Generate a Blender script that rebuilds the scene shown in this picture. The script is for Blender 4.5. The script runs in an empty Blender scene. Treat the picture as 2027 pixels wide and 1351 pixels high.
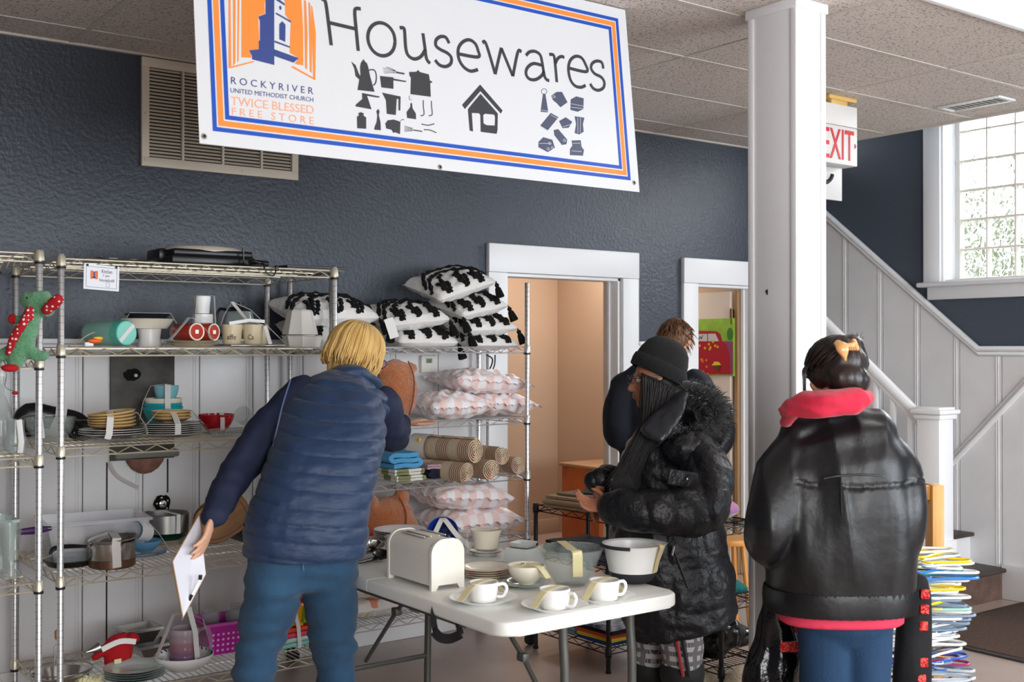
import bpy, bmesh, math, random
from mathutils import Vector, Matrix, noise
random.seed(7)
R = math.radians
sc = bpy.context.scene
COL = sc.collection
# ------------------------------------------------------------------ camera
F = 2254.0
YAW, PIT = R(36.6), math.atan(14.5 / F)
CAM = Vector((0, 0, 1.58))
cd = bpy.data.cameras.new('camera'); cam = bpy.data.objects.new('camera', cd); COL.objects.link(cam)
cam.location = CAM; cam.rotation_euler = (R(90) + PIT, 0, -YAW)
cd.sensor_width = 36; cd.lens = F / 2027 * 36; cd.clip_end = 100
cd.dof.use_dof = True; cd.dof.focus_distance = 5.2; cd.dof.aperture_fstop = 4.0
sc.camera = cam
# ------------------------------------------------------------------ view + world
sc.view_settings.view_transform = 'Standard'; sc.view_settings.look = 'None'
sc.view_settings.gamma = 1; sc.view_settings.use_curve_mapping = False
sc.view_settings.exposure = 0.08
sc.cycles.use_denoising = True
sc.cycles.max_bounces = 8; sc.cycles.diffuse_bounces = 4; sc.cycles.glossy_bounces = 4
sc.cycles.transmission_bounces = 8; sc.cycles.transparent_max_bounces = 16
sc.cycles.caustics_reflective = False; sc.cycles.caustics_refractive = False
sc.cycles.sample_clamp_indirect = 4
w = bpy.data.worlds.new('sky'); sc.world = w; w.use_nodes = True
w.node_tree.nodes['Background'].inputs[0].default_value = (0.86, 0.93, 1.0, 1)
w.node_tree.nodes['Background'].inputs[1].default_value = 4.4

def area(name, loc, target, sx, sy, power, col=(1, 1, 1)):
    l = bpy.data.lights.new(name, 'AREA'); l.shape = 'RECTANGLE'; l.size = sx; l.size_y = sy
    l.energy = power; l.color = col
    o = bpy.data.objects.new(name, l); COL.objects.link(o); o.location = loc
    o.rotation_euler = (Vector(target) - Vector(loc)).to_track_quat('-Z', 'Y').to_euler()
    return o
area('daylight_stair_window', (7.7, 3.6, 3.5), (4.0, 3.4, 1.0), 2.2, 1.4, 640, (0.95, 0.97, 1.0))
area('daylight_shop_window', (5.0, -2.3, 1.75), (3.6, 4.0, 1.2), 3.2, 1.9, 165, (0.88, 0.94, 1.0))
area('fill_left_behind_camera', (0.4, -2.5, 1.8), (1.8, 4.0, 1.1), 2.4, 1.8, 130, (1.0, 0.985, 0.96))  # added fill from left behind the camera, brightens wainscot, left shelves and column
area('back_room_lamp', (5.6, 6.7, 2.7), (5.3, 6.6, 0), 0.6, 0.6, 30, (1.0, 0.9, 0.8))

# ------------------------------------------------------------------ projection helpers (metres from a pixel and a real distance)
fwd = Vector((math.sin(YAW) * math.cos(PIT), math.cos(YAW) * math.cos(PIT), math.sin(PIT)))
rgt = Vector((math.cos(YAW), -math.sin(YAW), 0)); upv = rgt.cross(fwd)
def ray(px, py): return fwd + rgt * ((px - 1013.5) / F) + upv * ((675.5 - py) / F)
def W(px, py, z): return CAM + ray(px, py) * z
def WY(px, py, Y): d = ray(px, py); return CAM + d * (Y / d.y)
def WX(px, py, X): d = ray(px, py); return CAM + d * (X / d.x)
def WZ(px, py, Z): d = ray(px, py); return CAM + d * ((Z - CAM.z) / d.z)
def on(px, Y, z): p = WY(px, 690, Y); return Vector((p.x, Y, z))
FL = Vector((fwd.x, fwd.y, 0)).normalized()   # view direction on the floor
RT = rgt.copy()

# ------------------------------------------------------------------ materials
def lin(c):
    if isinstance(c, str):
        c = c.lstrip('#'); c = [int(c[i:i + 2], 16) / 255 for i in (0, 2, 4)]
    return tuple((x / 12.92 if x <= 0.04045 else ((x + 0.055) / 1.055) ** 2.4) for x in c) + (1,)
MATS = {}
def mat(name, col, rough=0.6, metal=0.0, bump=0.0, bscale=60, var=0.0, vscale=8, col2=None, trans=0.0, ior=1.45, alpha=1.0,
        sheen=0.0, coat=0.0, stretch=(1, 1, 1), emit=0, spec=0.5, detail=3):
    if name in MATS: return MATS[name]
    m = bpy.data.materials.new(name); m.use_nodes = True; nt = m.node_tree; N = nt.nodes; L = nt.links
    b = N['Principled BSDF']; c = lin(col)
    b.inputs['Base Color'].default_value = c; b.inputs['Roughness'].default_value = rough
    b.inputs['Metallic'].default_value = metal; b.inputs['IOR'].default_value = ior
    b.inputs['Transmission Weight'].default_value = trans; b.inputs['Alpha'].default_value = alpha
    b.inputs['Sheen Weight'].default_value = sheen; b.inputs['Coat Weight'].default_value = coat
    b.inputs['Specular IOR Level'].default_value = spec
    if emit: b.inputs['Emission Color'].default_value = c; b.inputs['Emission Strength'].default_value = emit
    tc = N.new('ShaderNodeTexCoord'); mp = N.new('ShaderNodeMapping'); L.new(tc.outputs['Object'], mp.inputs[0])
    mp.inputs['Scale'].default_value = stretch
    if var > 0 or col2:
        n = N.new('ShaderNodeTexNoise'); n.inputs['Scale'].default_value = vscale; n.inputs['Detail'].default_value = 4
        L.new(mp.outputs[0], n.inputs[0]); r = N.new('ShaderNodeValToRGB'); L.new(n.outputs[0], r.inputs[0])
        r.color_ramp.elements[0].position = 0.35; r.color_ramp.elements[1].position = 0.65
        if col2: c2 = lin(col2); r.color_ramp.elements[0].color = c; r.color_ramp.elements[1].color = c2
        else:
            r.color_ramp.elements[0].color = tuple(x * (1 - var) for x in c[:3]) + (1,)
            r.color_ramp.elements[1].color = tuple(min(1, x * (1 + var)) for x in c[:3]) + (1,)
        L.new(r.outputs[0], b.inputs['Base Color'])
    if bump:
        n = N.new('ShaderNodeTexNoise'); n.inputs['Scale'].default_value = bscale; n.inputs['Detail'].default_value = detail
        L.new(mp.outputs[0], n.inputs[0]); bp = N.new('ShaderNodeBump'); bp.inputs['Strength'].default_value = min(1, bump)
        bp.inputs['Distance'].default_value = 0.01; L.new(n.outputs[0], bp.inputs['Height']); L.new(bp.outputs[0], b.inputs['Normal'])
    MATS[name] = m
    return m
def nodes(m): return m.node_tree.nodes, m.node_tree.links, m.node_tree.nodes['Principled BSDF']
def mat_fn(name, base, fn, **k):
    """material whose base colour comes from fn(N, L, object-coordinate socket) -> colour socket"""
    if name in MATS: return MATS[name]
    m = mat(name, base, **k); N, L, b = nodes(m); tc = N.new('ShaderNodeTexCoord')
    L.new(fn(N, L, tc.outputs['Object']), b.inputs['Base Color']); return m
def sep(N, L, v):
    s = N.new('ShaderNodeSeparateXYZ'); L.new(v, s.inputs[0]); return s.outputs
def math_n(N, L, op, a, b=None):
    n = N.new('ShaderNodeMath'); n.operation = op
    for i, x in enumerate((a, b)):
        if x is None: continue
        if isinstance(x, (int, float)): n.inputs[i].default_value = x
        else: L.new(x, n.inputs[i])
    return n.outputs[0]
def mixc(N, L, f, a, b):
    n = N.new('ShaderNodeMix'); n.data_type = 'RGBA'; L.new(f, n.inputs[0])
    for i, x in ((6, a), (7, b)):
        if isinstance(x, (str, tuple)): n.inputs[i].default_value = lin(x) if isinstance(x, str) else x
        else: L.new(x, n.inputs[i])
    return n.outputs[2]
def stripes(axis, bands, base, period=None):
    """bands = [(start, end, colour)] along an object axis in metres"""
    def fn(N, L, v):
        x = sep(N, L, v)[axis]
        if period: x = math_n(N, L, 'PINGPONG', x, period)
        c = None
        for a, e, cc in bands:
            f = math_n(N, L, 'MULTIPLY', math_n(N, L, 'GREATER_THAN', x, a), math_n(N, L, 'LESS_THAN', x, e))
            c = mixc(N, L, f, c if c is not None else base, cc)
        return c
    return fn
def checks(c1, c2, scale, axes=(0, 1)):
    def fn(N, L, v):
        s = sep(N, L, v)
        a = math_n(N, L, 'GREATER_THAN', math_n(N, L, 'SINE', math_n(N, L, 'MULTIPLY', s[axes[0]], scale)), 0.0)
        b = math_n(N, L, 'GREATER_THAN', math_n(N, L, 'SINE', math_n(N, L, 'MULTIPLY', s[axes[1]], scale)), 0.0)
        f = math_n(N, L, 'ABSOLUTE', math_n(N, L, 'SUBTRACT', a, b)); return mixc(N, L, f, c1, c2)
    return fn

# ------------------------------------------------------------------ mesh helpers
def B(): return bmesh.new()
def ob(name, bm, m, parent=None, loc=None, ang=40, smooth=True, rot=None):
    bmesh.ops.recalc_face_normals(bm, faces=bm.faces)
    me = bpy.data.meshes.new(name); bm.to_mesh(me); bm.free()
    for x in (m if isinstance(m, (list, tuple)) else [m]): me.materials.append(x)
    if smooth:
        me.polygons.foreach_set('use_smooth', [True] * len(me.polygons)); me.set_sharp_from_angle(angle=R(ang))
    o = bpy.data.objects.new(name, me); COL.objects.link(o)
    if parent: o.parent = parent
    if loc is not None: o.location = loc
    if rot is not None: o.rotation_euler = rot
    return o
def tag(o, label, cat, group=None, kind=None):
    o['label'] = label; o['category'] = cat
    if group: o['group'] = group
    if kind: o['kind'] = kind
    return o
def struct(name, bm, m, parent=None, **k):
    o = ob(name, bm, m, parent, **k)
    if not parent: o['kind'] = 'structure'
    return o
def thing(name, label, cat, loc=(0, 0, 0), rotz=0, group=None, rot=None):
    o = bpy.data.objects.new(name, None); COL.objects.link(o); o.empty_display_size = 0.05
    o.location = loc; o.rotation_euler = rot if rot is not None else (0, 0, rotz)
    return tag(o, label, cat, group)
def dup(o, loc=None, rotz=None, label=None, parent=None, rot=None):
    c = o.copy(); COL.objects.link(c)
    if parent: c.parent = parent
    if loc is not None: c.location = loc
    if rotz is not None: c.rotation_euler = (0, 0, rotz)
    if rot is not None: c.rotation_euler = rot
    if label: c['label'] = label
    for ch in list(o.children): dup(ch, parent=c)
    return c
def setm(bm, n0, mi):
    bm.faces.ensure_lookup_table()
    for f in bm.faces[n0:]: f.material_index = mi
def box(bm, c, s, rz=0, bev=0, seg=2, mi=0, M=None):
    r = bmesh.ops.create_cube(bm, size=1); vs = r['verts']
    T = Matrix.Translation(Vector(c)) @ Matrix.Rotation(rz, 4, 'Z') @ Matrix.Diagonal((*s, 1))
    if M is not None: T = M @ T
    bmesh.ops.transform(bm, matrix=T, verts=vs)
    fs = set(f for v in vs for f in v.link_faces)
    for f in fs: f.material_index = mi
    if bev:
        es = list(set(e for v in vs for e in v.link_edges))
        bmesh.ops.bevel(bm, geom=es, offset=bev, segments=seg, affect='EDGES', profile=0.5, material=mi)
def rings(bm, rs, closed=True, cap=True, mi=0, loop=False):
    V = [[bm.verts.new(p) for p in r] for r in rs]; n = len(V[0])
    m = len(V)
    for i in range(m if loop else m - 1):
        a, b = V[i], V[(i + 1) % m]
        for j in range(n if closed else n - 1):
            k = (j + 1) % n
            try: bm.faces.new((a[j], a[k], b[k], b[j])).material_index = mi
            except ValueError: pass
    if cap and closed and not loop:
        for r in (V[0], V[-1]):
            try: bm.faces.new(r).material_index = mi
            except ValueError: pass
    return V
def frame(t, side=None):
    t = t.normalized()
    s = Vector(side) if side is not None else (Vector((0, 0, 1)) if abs(t.z) < 0.9 else Vector((1, 0, 0)))
    s = (s - t * s.dot(t))
    if s.length < 1e-5: s = t.orthogonal()
    s.normalize(); return s, t.cross(s)
def tube(bm, pts, r, n=8, loop=False, mi=0, side=None, dome=False):
    pts = [Vector(p) for p in pts]; m = len(pts); rs = []
    prev = None
    for i, p in enumerate(pts):
        a = pts[(i - 1) % m] if (loop or i > 0) else p; b = pts[(i + 1) % m] if (loop or i < m - 1) else p
        t = (b - a)
        if t.length < 1e-9: t = Vector((0, 0, 1))
        s, u = frame(t, prev if prev is not None else side); prev = s
        rr = r[i] if isinstance(r, (list, tuple)) else r
        rs.append([p + (s * math.cos(2 * math.pi * k / n) + u * math.sin(2 * math.pi * k / n)) * rr for k in range(n)])
    rings(bm, rs, loop=loop, mi=mi)
def limb(bm, pts, rad, side=(1, 0, 0), n=20, mi=0, sub=4, dome=True, power=2.0):
    """tapering organic limb: rad = (a, b) half-widths along side and across, rounded ends"""
    P = [Vector(p) for p in pts]; Q = []; m = len(P)
    rad = [(r, r) if isinstance(r, (int, float)) else r for r in rad]
    for i in range(m - 1):
        p0, p1, p2, p3 = P[max(i - 1, 0)], P[i], P[i + 1], P[min(i + 2, m - 1)]
        for k in range(sub):
            t = k / sub
            q = 0.5 * ((2 * p1) + (p2 - p0) * t + (2 * p0 - 5 * p1 + 4 * p2 - p3) * t * t + (3 * p1 - p0 - 3 * p2 + p3) * t ** 3)
            s = t * t * (3 - 2 * t)
            Q.append((q, rad[i][0] * (1 - s) + rad[i + 1][0] * s, rad[i][1] * (1 - s) + rad[i + 1][1] * s))
    Q.append((P[-1], *rad[-1]))
    T = [(Q[min(i + 1, len(Q) - 1)][0] - Q[max(i - 1, 0)][0]).normalized() for i in range(len(Q))]
    full = []
    if dome:
        for e in (80, 50, 20):
            full.append((Q[0][0] - T[0] * min(Q[0][1], Q[0][2]) * math.sin(R(e)), Q[0][1] * math.cos(R(e)), Q[0][2] * math.cos(R(e)), T[0]))
    for (q, a, b), t in zip(Q, T): full.append((q, a, b, t))
    if dome:
        for e in (20, 50, 80):
            full.append((Q[-1][0] + T[-1] * min(Q[-1][1], Q[-1][2]) * math.sin(R(e)), Q[-1][1] * math.cos(R(e)), Q[-1][2] * math.cos(R(e)), T[-1]))
    rs = []
    for q, a, b, t in full:
        s, u = frame(t, side)
        def pw(x): return math.copysign(abs(x) ** (2 / power), x)
        rs.append([q + s * a * pw(math.cos(2 * math.pi * k / n)) + u * b * pw(math.sin(2 * math.pi * k / n)) for k in range(n)])
    rings(bm, rs, mi=mi)
def ell(bm, c, r, M=None, mi=0, u=24, v=14):
    n0 = len(bm.faces)
    g = bmesh.ops.create_uvsphere(bm, u_segments=u, v_segments=v, radius=1)
    T = Matrix.Translation(Vector(c)) @ (M.to_4x4() if M is not None else Matrix.Identity(4)) @ Matrix.Diagonal((*(r if not isinstance(r, (int, float)) else (r, r, r)), 1))
    bmesh.ops.transform(bm, matrix=T, verts=g['verts'])
    for v_ in g['verts']:
        for f in v_.link_faces: f.material_index = mi
def lathe(bm, prof, n=32, c=(0, 0, 0), M=None, mi=0, sx=1, sy=1, cap=True, fn=None):
    T = Matrix.Translation(Vector(c)) @ (M.to_4x4() if M is not None else Matrix.Identity(4)); rs = []
    for r, z in prof:
        rr = []
        for k in range(n):
            a = 2 * math.pi * k / n; q = fn(a, z) if fn else 1
            rr.append(T @ Vector((max(r, 1e-4) * q * math.cos(a) * sx, max(r, 1e-4) * q * math.sin(a) * sy, z)))
        rs.append(rr)
    rings(bm, rs, cap=cap, mi=mi)
def shell(prof, t):
    """closed wall profile for a vessel: outside up, inside down"""
    n = len(prof) - 1
    return list(prof) + [(max(r - t * 0.9, 0.0005), z + t * (min(1, 1.6 * i / n))) for i, (r, z) in enumerate(reversed(prof))]
def spline(P, sub=8, loop=False):
    P = [Vector(p) for p in P]; m = len(P); out = []
    for i in range(m if loop else m - 1):
        if loop: p0, p1, p2, p3 = P[(i - 1) % m], P[i], P[(i + 1) % m], P[(i + 2) % m]
        else: p0, p1, p2, p3 = P[max(i - 1, 0)], P[i], P[i + 1], P[min(i + 2, m - 1)]
        for k in range(sub):
            t = k / sub
            out.append(0.5 * ((2 * p1) + (p2 - p0) * t + (2 * p0 - 5 * p1 + 4 * p2 - p3) * t * t + (3 * p1 - p0 - 3 * p2 + p3) * t ** 3))
    if not loop: out.append(P[-1])
    return out
def ribbon(bm, pts, wdir, w_, t=0.001, mi=0):
    """flat tape: width w_ along wdir, swept through pts"""
    pts = [Vector(p) for p in pts]; wd = Vector(wdir).normalized(); rs = []
    for i, p in enumerate(pts):
        tg = (pts[min(i + 1, len(pts) - 1)] - pts[max(i - 1, 0)]).normalized()
        s = (wd - tg * wd.dot(tg)).normalized(); u = tg.cross(s)
        rs.append([p + s * w_ / 2 + u * t / 2, p - s * w_ / 2 + u * t / 2, p - s * w_ / 2 - u * t / 2, p + s * w_ / 2 - u * t / 2])
    rings(bm, rs, mi=mi)
def poly_prism(bm, pts, z0, z1, M=None, mi=0):
    T = M if M is not None else Matrix.Identity(4)
    a = [bm.verts.new(T @ Vector((x, y, z0))) for x, y in pts]; b = [bm.verts.new(T @ Vector((x, y, z1))) for x, y in pts]
    n = len(pts)
    for f in (a, list(reversed(b))):
        try: bm.faces.new(f).material_index = mi
        except ValueError: pass
    for i in range(n): bm.faces.new((a[i], a[(i + 1) % n], b[(i + 1) % n], b[i])).material_index = mi
def organic(name, bm, m, parent, voxel=0.01, it=6, fn=None, ang=180):
    """fuse the closed pieces of bm into one continuous surface, smooth it, then push every vertex by fn(co, no)"""
    me = bpy.data.meshes.new('tmp'); bm.to_mesh(me); bm.free()
    t = bpy.data.objects.new('tmp', me); COL.objects.link(t)
    r = t.modifiers.new('r', 'REMESH'); r.mode = 'VOXEL'; r.voxel_size = voxel
    s = t.modifiers.new('s', 'SMOOTH'); s.factor = 0.5; s.iterations = it
    dg = bpy.context.evaluated_depsgraph_get(); dg.update()
    me2 = bpy.data.meshes.new_from_object(t.evaluated_get(dg)); me2.name = name
    bpy.data.objects.remove(t)
    if fn:
        cs = [v.co.copy() for v in me2.vertices]; ns = [v.normal.copy() for v in me2.vertices]
        for v, c, n in zip(me2.vertices, cs, ns): v.co = c + n * fn(c, n)
        me2.update()
    me2.materials.clear()
    for x in (m if isinstance(m, (list, tuple)) else [m]): me2.materials.append(x)
    me2.polygons.foreach_set('use_smooth', [True] * len(me2.polygons))
    o = bpy.data.objects.new(name, me2); COL.objects.link(o); o.parent = parent
    return o
def nz(p, s, seed=0): return noise.noise(Vector(p) * s + Vector((seed, seed * 2.3, -seed)))
def text_mesh(txt, font_scale=1):
    c = bpy.data.curves.new('t', 'FONT'); c.body = txt; c.size = 1; c.resolution_u = 3
    o = bpy.data.objects.new('t', c); COL.objects.link(o)
    dg = bpy.context.evaluated_depsgraph_get(); dg.update()
    me = bpy.data.meshes.new_from_object(o.evaluated_get(dg)); bpy.data.objects.remove(o)
    return me
def text_into(bm, txt, fn, x0, x1, y0, y1, mi=0):
    """lay the text in the box x0..x1, y0..y1 and map every (x, y) through fn to 3-D"""
    me = text_mesh(txt); xs = [v.co.x for v in me.vertices]; ys = [v.co.y for v in me.vertices]
    ax, bx, ay, by = min(xs), max(xs), min(ys), max(ys)
    V = [bm.verts.new(fn(x0 + (v.co.x - ax) / (bx - ax) * (x1 - x0), y0 + (v.co.y - ay) / (by - ay) * (y1 - y0))) for v in me.vertices]
    for p in me.polygons:
        try: bm.faces.new([V[i] for i in p.vertices]).material_index = mi
        except ValueError: pass
    bpy.data.meshes.remove(me)
# ================================================================== STRUCTURE
CE = 2.97; WALLY = 5.35; SX = 6.8
m_blue = mat('blue_wall_paint', '#3b424d', rough=0.38, bump=0.42, bscale=52, var=0.05, vscale=3, detail=6)
m_blue2 = mat('blue_stair_wall_paint', '#49515d', rough=0.5, bump=0.1, bscale=60)
m_white = mat('white_trim_paint', '#eef0f2', rough=0.38, bump=0.03, bscale=20)
m_panel = mat('white_wainscot_paint', '#e2e1e2', rough=0.3, bump=0.06, bscale=9, var=0.03, vscale=5)
m_tan = mat('tan_wall_paint', '#c2a68e', rough=0.6, bump=0.05, bscale=30)
m_floor = mat('painted_concrete', '#a9978d', rough=0.28, bump=0.04, bscale=6, col2='#b8a69c', vscale=2.2, detail=5)
m_seam = mat('dark_gap', '#2a2622', rough=0.8)

def ceil_fn(N, L, v):
    n = N.new('ShaderNodeTexNoise'); n.inputs['Scale'].default_value = 90; n.inputs['Detail'].default_value = 4; L.new(v, n.inputs[0])
    r = N.new('ShaderNodeValToRGB'); L.new(n.outputs[0], r.inputs[0])
    r.color_ramp.elements[0].position = 0.34; r.color_ramp.elements[0].color = lin('#8d837b')
    r.color_ramp.elements[1].position = 0.46; r.color_ramp.elements[1].color = lin('#d9d0c8')
    return r.outputs[0]
m_ceil = mat_fn('ceiling_tile_mineral_fibre', '#d9d0c8', ceil_fn, rough=0.9, bump=0.25, bscale=90)
m_tbar = mat('ceiling_grid_bar', '#c9c3ba', rough=0.5)

bm = B(); box(bm, (2.2, 2.6, -0.05), (10.4, 11.6, 0.1)); struct('floor', bm, m_floor, smooth=False)
# ceiling: slab with a strip opening over the stairwell, tile grid as bars
bm = B(); box(bm, (1.655, 1.175, CE + 0.02), (9.31, 8.35, 0.04)); ceil = struct('ceiling', bm, m_ceil, smooth=False)
bm = B()
for k in range(-5, 6):
    x = 5.10 + (k - 4) * 1.21
    if -3 < x < 6.32: box(bm, (x, 1.175, CE - 0.001), (0.024, 8.33, 0.004))
for k in range(-10, 4):
    y = 3.86 + (k - 1) * 0.61
    if -3 < y < WALLY: box(bm, (1.655, y, CE - 0.0015), (9.28, 0.024, 0.004))
box(bm, (6.31, 1.175, CE + 0.0), (0.03, 8.33, 0.03)); box(bm, (1.655, WALLY - 0.012, CE - 0.004), (9.28, 0.022, 0.012))
struct('grid_bars', bm, m_tbar, ceil, smooth=False)
bm = B(); box(bm, (5.5, 2.4, 4.3), (5.0, 9.8, 0.1)); struct('trim_4', bm, m_white, smooth=False)      # unseen deck over the stairwell, added to keep light from leaking in
bm = B(); box(bm, (6.34, 1.2, 3.62), (0.04, 8.3, 1.26)); struct('trim_5', bm, m_blue2, smooth=False)     # unseen bulkhead added above the tiles to stop light leaks

D1 = (3.92, 4.82, 2.02); D2 = (5.49, 6.07, 2.01)
def wall_x(bm, segs, y, t):
    for x0, x1, z0, z1 in segs: box(bm, ((x0 + x1) / 2, y + t / 2, (z0 + z1) / 2), (x1 - x0, t, z1 - z0))
bm = B()
wall_x(bm, [(-3, D1[0], 0, 3.0), (D1[1], D2[0], 0, 3.0), (D2[1], 6.24, 0, 3.0), (D1[0], D1[1], D1[2], 3.0), (D2[0], D2[1], D2[2], 3.0)], WALLY, 0.14)
wb = struct('wall_back', bm, m_blue, smooth=False)
# wainscot boards with beads
CAPZ = 1.60
bm = B()
def boards(bm, x0, x1, y, z0, z1, step=0.275, ph=0.0):
    x = x0
    while x < x1 - 1e-4:
        xe = min(x + step, x1)
        box(bm, ((x + xe) / 2, y, (z0 + z1) / 2), (xe - x - 0.004, 0.016, z1 - z0), bev=0.003, seg=1)
        for d in (0.02, 0.032):
            if xe - d > x: box(bm, (xe - d, y - 0.0085, (z0 + z1) / 2), (0.006, 0.005, z1 - z0), bev=0.002, seg=1)
        x = xe
boards(bm, -1.5, D1[0] - 0.14, WALLY - 0.01, 0.16, CAPZ)
boards(bm, D1[1] + 0.13, D2[0] - 0.13, WALLY - 0.01, 0.16, CAPZ)
struct('wainscot', bm, m_panel, wb, ang=30)
bm = B()
for x0, x1 in ((-1.5, D1[0] - 0.14), (D1[1] + 0.13, D2[0] - 0.13)):
    box(bm, ((x0 + x1) / 2, WALLY - 0.025, CAPZ + 0.012), (x1 - x0, 0.05, 0.024), bev=0.006)
    box(bm, ((x0 + x1) / 2, WALLY - 0.018, CAPZ - 0.02), (x1 - x0, 0.03, 0.04), bev=0.006)
struct('trim_1', bm, m_white)
bm = B()
for x0, x1 in ((-1.5, D1[0] - 0.14), (D1[1] + 0.13, D2[0] - 0.13)):
    box(bm, ((x0 + x1) / 2, WALLY - 0.016, 0.08), (x1 - x0, 0.03, 0.16), bev=0.005)
struct('baseboard_back', bm, m_white)
# door casings
def casing(n, D, wl=0.135, head=0.165):
    bm = B(); x0, x1, zt = D
    box(bm, (x0 - wl / 2, WALLY - 0.016, zt / 2), (wl, 0.032, zt), bev=0.004)
    box(bm, (x1 + wl / 2, WALLY - 0.016, zt / 2), (wl, 0.032, zt), bev=0.004)
    box(bm, ((x0 + x1) / 2, WALLY - 0.018, zt + head / 2 + 0.001), (x1 - x0 + 2 * wl, 0.036, head), bev=0.005)
    for x in (x0 + 0.009, x1 - 0.009): box(bm, (x, WALLY + 0.07, zt / 2), (0.018, 0.14, zt), bev=0.002)
    for x, s in ((x0 + 0.024, 1), (x1 - 0.024, -1)): box(bm, (x, WALLY + 0.085, zt / 2), (0.012, 0.03, zt - 0.02), bev=0.002)
    box(bm, ((x0 + x1) / 2, WALLY + 0.07, zt - 0.009), (x1 - x0, 0.14, 0.018), bev=0.002)
    return struct(n, bm, m_white)
door1 = casing('door_1', D1); casing('door_2', D2)
bm = B(); p = WY(1197, 900, WALLY + 0.1)
box(bm, (D1[1] - 0.022, WALLY + 0.08, 1.0), (0.006, 0.03, 0.07), bev=0.002); struct('strike_plate', bm, mat('brass_dull', '#8d7a5c', rough=0.35, metal=1), door1)
# rooms beyond the doors
bm = B(); box(bm, (3.2, 6.6, 1.5), (0.1, 2.3, 3.0)); box(bm, (5.6, 7.7, 1.5), (5.0, 0.1, 3.0)); struct('wall_far', bm, m_tan, smooth=False)
bm = B(); box(bm, (6.2, 6.6, 1.5), (0.06, 2.2, 3.0)); struct('wall_passage', bm, m_tan, smooth=False)
bm = B(); box(bm, (5.6, 6.6, 2.99), (5.0, 2.3, 0.06)); struct('trim_6', bm, m_tan, smooth=False)
bm = B(); box(bm, (5.0, 7.64, 0.06), (4.0, 0.02, 0.12), bev=0.004); struct('baseboard_far', bm, m_tan)
# open door leaf in the second doorway
m_door = mat('cream_door_paint', '#d6c8ba', rough=0.45)
lf = thing('door_3', 'cream painted door standing open inside the second doorway, brass hinges', 'door', (D2[1] - 0.03, WALLY + 0.15, 0.015)); lf['kind'] = 'structure'
bm = B(); box(bm, (-0.02, 0.38, 0.985), (0.04, 0.74, 1.96), bev=0.003); ob('door_leaf', bm, m_door, lf)
m_hinge = mat('aged_brass_hinge', '#6e5334', rough=0.4, metal=0.9, var=0.2, vscale=40)
for z in (1.79, 0.98):
    bm = B()
    box(bm, (-0.023, -0.002, z), (0.046, 0.004, 0.1)); tube(bm, [(-0.046, -0.012, z - 0.055), (-0.046, -0.012, z + 0.055)], 0.008, 8)
    box(bm, (0.012, -0.004, z), (0.03, 0.004, 0.1))
    for dz in (-0.03, 0, 0.03):
        for x in (-0.033, -0.012): lathe(bm, [(0.004, 0), (0.003, 0.002)], 8, (x, -0.004, z + dz), Matrix.Rotation(R(90), 3, 'X'))
    ob('hinge', bm, m_hinge, lf)
bm = B(); box(bm, (-0.002, -0.03, 0.98), (0.045, 0.03, 1.98)); ob('bare_jamb_edge', bm, mat('bare_brown_wood', '#a3815d', rough=0.6, var=0.1, stretch=(8, 8, 0.6)), lf)
# room walls out of view
bm = B(); box(bm, (-3.0, 1.2, 1.5), (0.1, 8.4, 3.0)); struct('wall_left', bm, m_blue2, smooth=False)
bm = B()
wall_x(bm, [(-3, -0.7, 0, 3), (-0.7, 1.9, 0, 0.8), (-0.7, 1.9, 2.75, 3), (1.9, 3.2, 0, 3), (3.2, 6.75, 0, 0.6), (3.2, 6.75, 2.8, 3)], -3.0, 0.1)
struct('wall_front', bm, m_white, smooth=False)

# stair wall with window opening
WZ0, WY0, WY1 = 2.02, 1.9, 4.36
bm = B()
for y0, y1, z0, z1 in ((-3, WY0, 0, 4.3), (WY1, 8, 0, 4.3), (WY0, WY1, 0, WZ0), (WY0, WY1, 3.95, 4.3)):
    box(bm, (SX + 0.09, (y0 + y1) / 2, (z0 + z1) / 2), (0.18, y1 - y0, z1 - z0))
wr = struct('wall_right', bm, m_blue2, smooth=False)
# stair-side wainscot: top follows the flight
pa = WX(1648, 432, SX); pb = WX(1940, 692, SX); slope = (pa.z - pb.z) / (pa.y - pb.y)
def topz(y): return pb.z if y < pb.y else pb.z + (y - pb.y) * slope
def yz_prism(bm, pts, x0, x1, mi=0):
    a = [bm.verts.new((x0, y, z)) for y, z in pts]; b = [bm.verts.new((x1, y, z)) for y, z in pts]; n = len(pts)
    bm.faces.new(a).material_index = mi; bm.faces.new(list(reversed(b))).material_index = mi
    for i in range(n): bm.faces.new((a[i], a[(i + 1) % n], b[(i + 1) % n], b[i])).material_index = mi
bm = B(); y = 1.6
while y < 5.9:
    y1 = y + 0.292
    pts = [(y + 0.003, 0.0), (y1 - 0.003, 0.0), (y1 - 0.003, topz(y1))] + ([(pb.y, pb.z)] if y < pb.y < y1 else []) + [(y + 0.003, topz(y))]
    yz_prism(bm, pts, SX - 0.018, SX - 0.001)
    for d in (0.022, 0.036):
        tube(bm, [(SX - 0.019, y + d, 0), (SX - 0.019, y + d, topz(y + d))], 0.0045, 6)
    y = y1
struct('wainscot', bm, m_panel, wr, ang=30)
bm = B()
def cap_run(bm, P, r1=0.026):
    limb_pts = [Vector(p) for p in P]
    tube(bm, limb_pts, r1, 10)
cap_run(bm, [(SX - 0.022, 1.6, pb.z), (SX - 0.022, pb.y, pb.z), (SX - 0.022, 5.9, topz(5.9))], 0.022)
cap_run(bm, [(SX - 0.022, 1.6, pb.z - 0.03), (SX - 0.022, pb.y - 0.01, pb.z - 0.03), (SX - 0.022, 5.9, topz(5.9) - 0.04)], 0.015)
struct('trim_2', bm, m_white)
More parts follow.
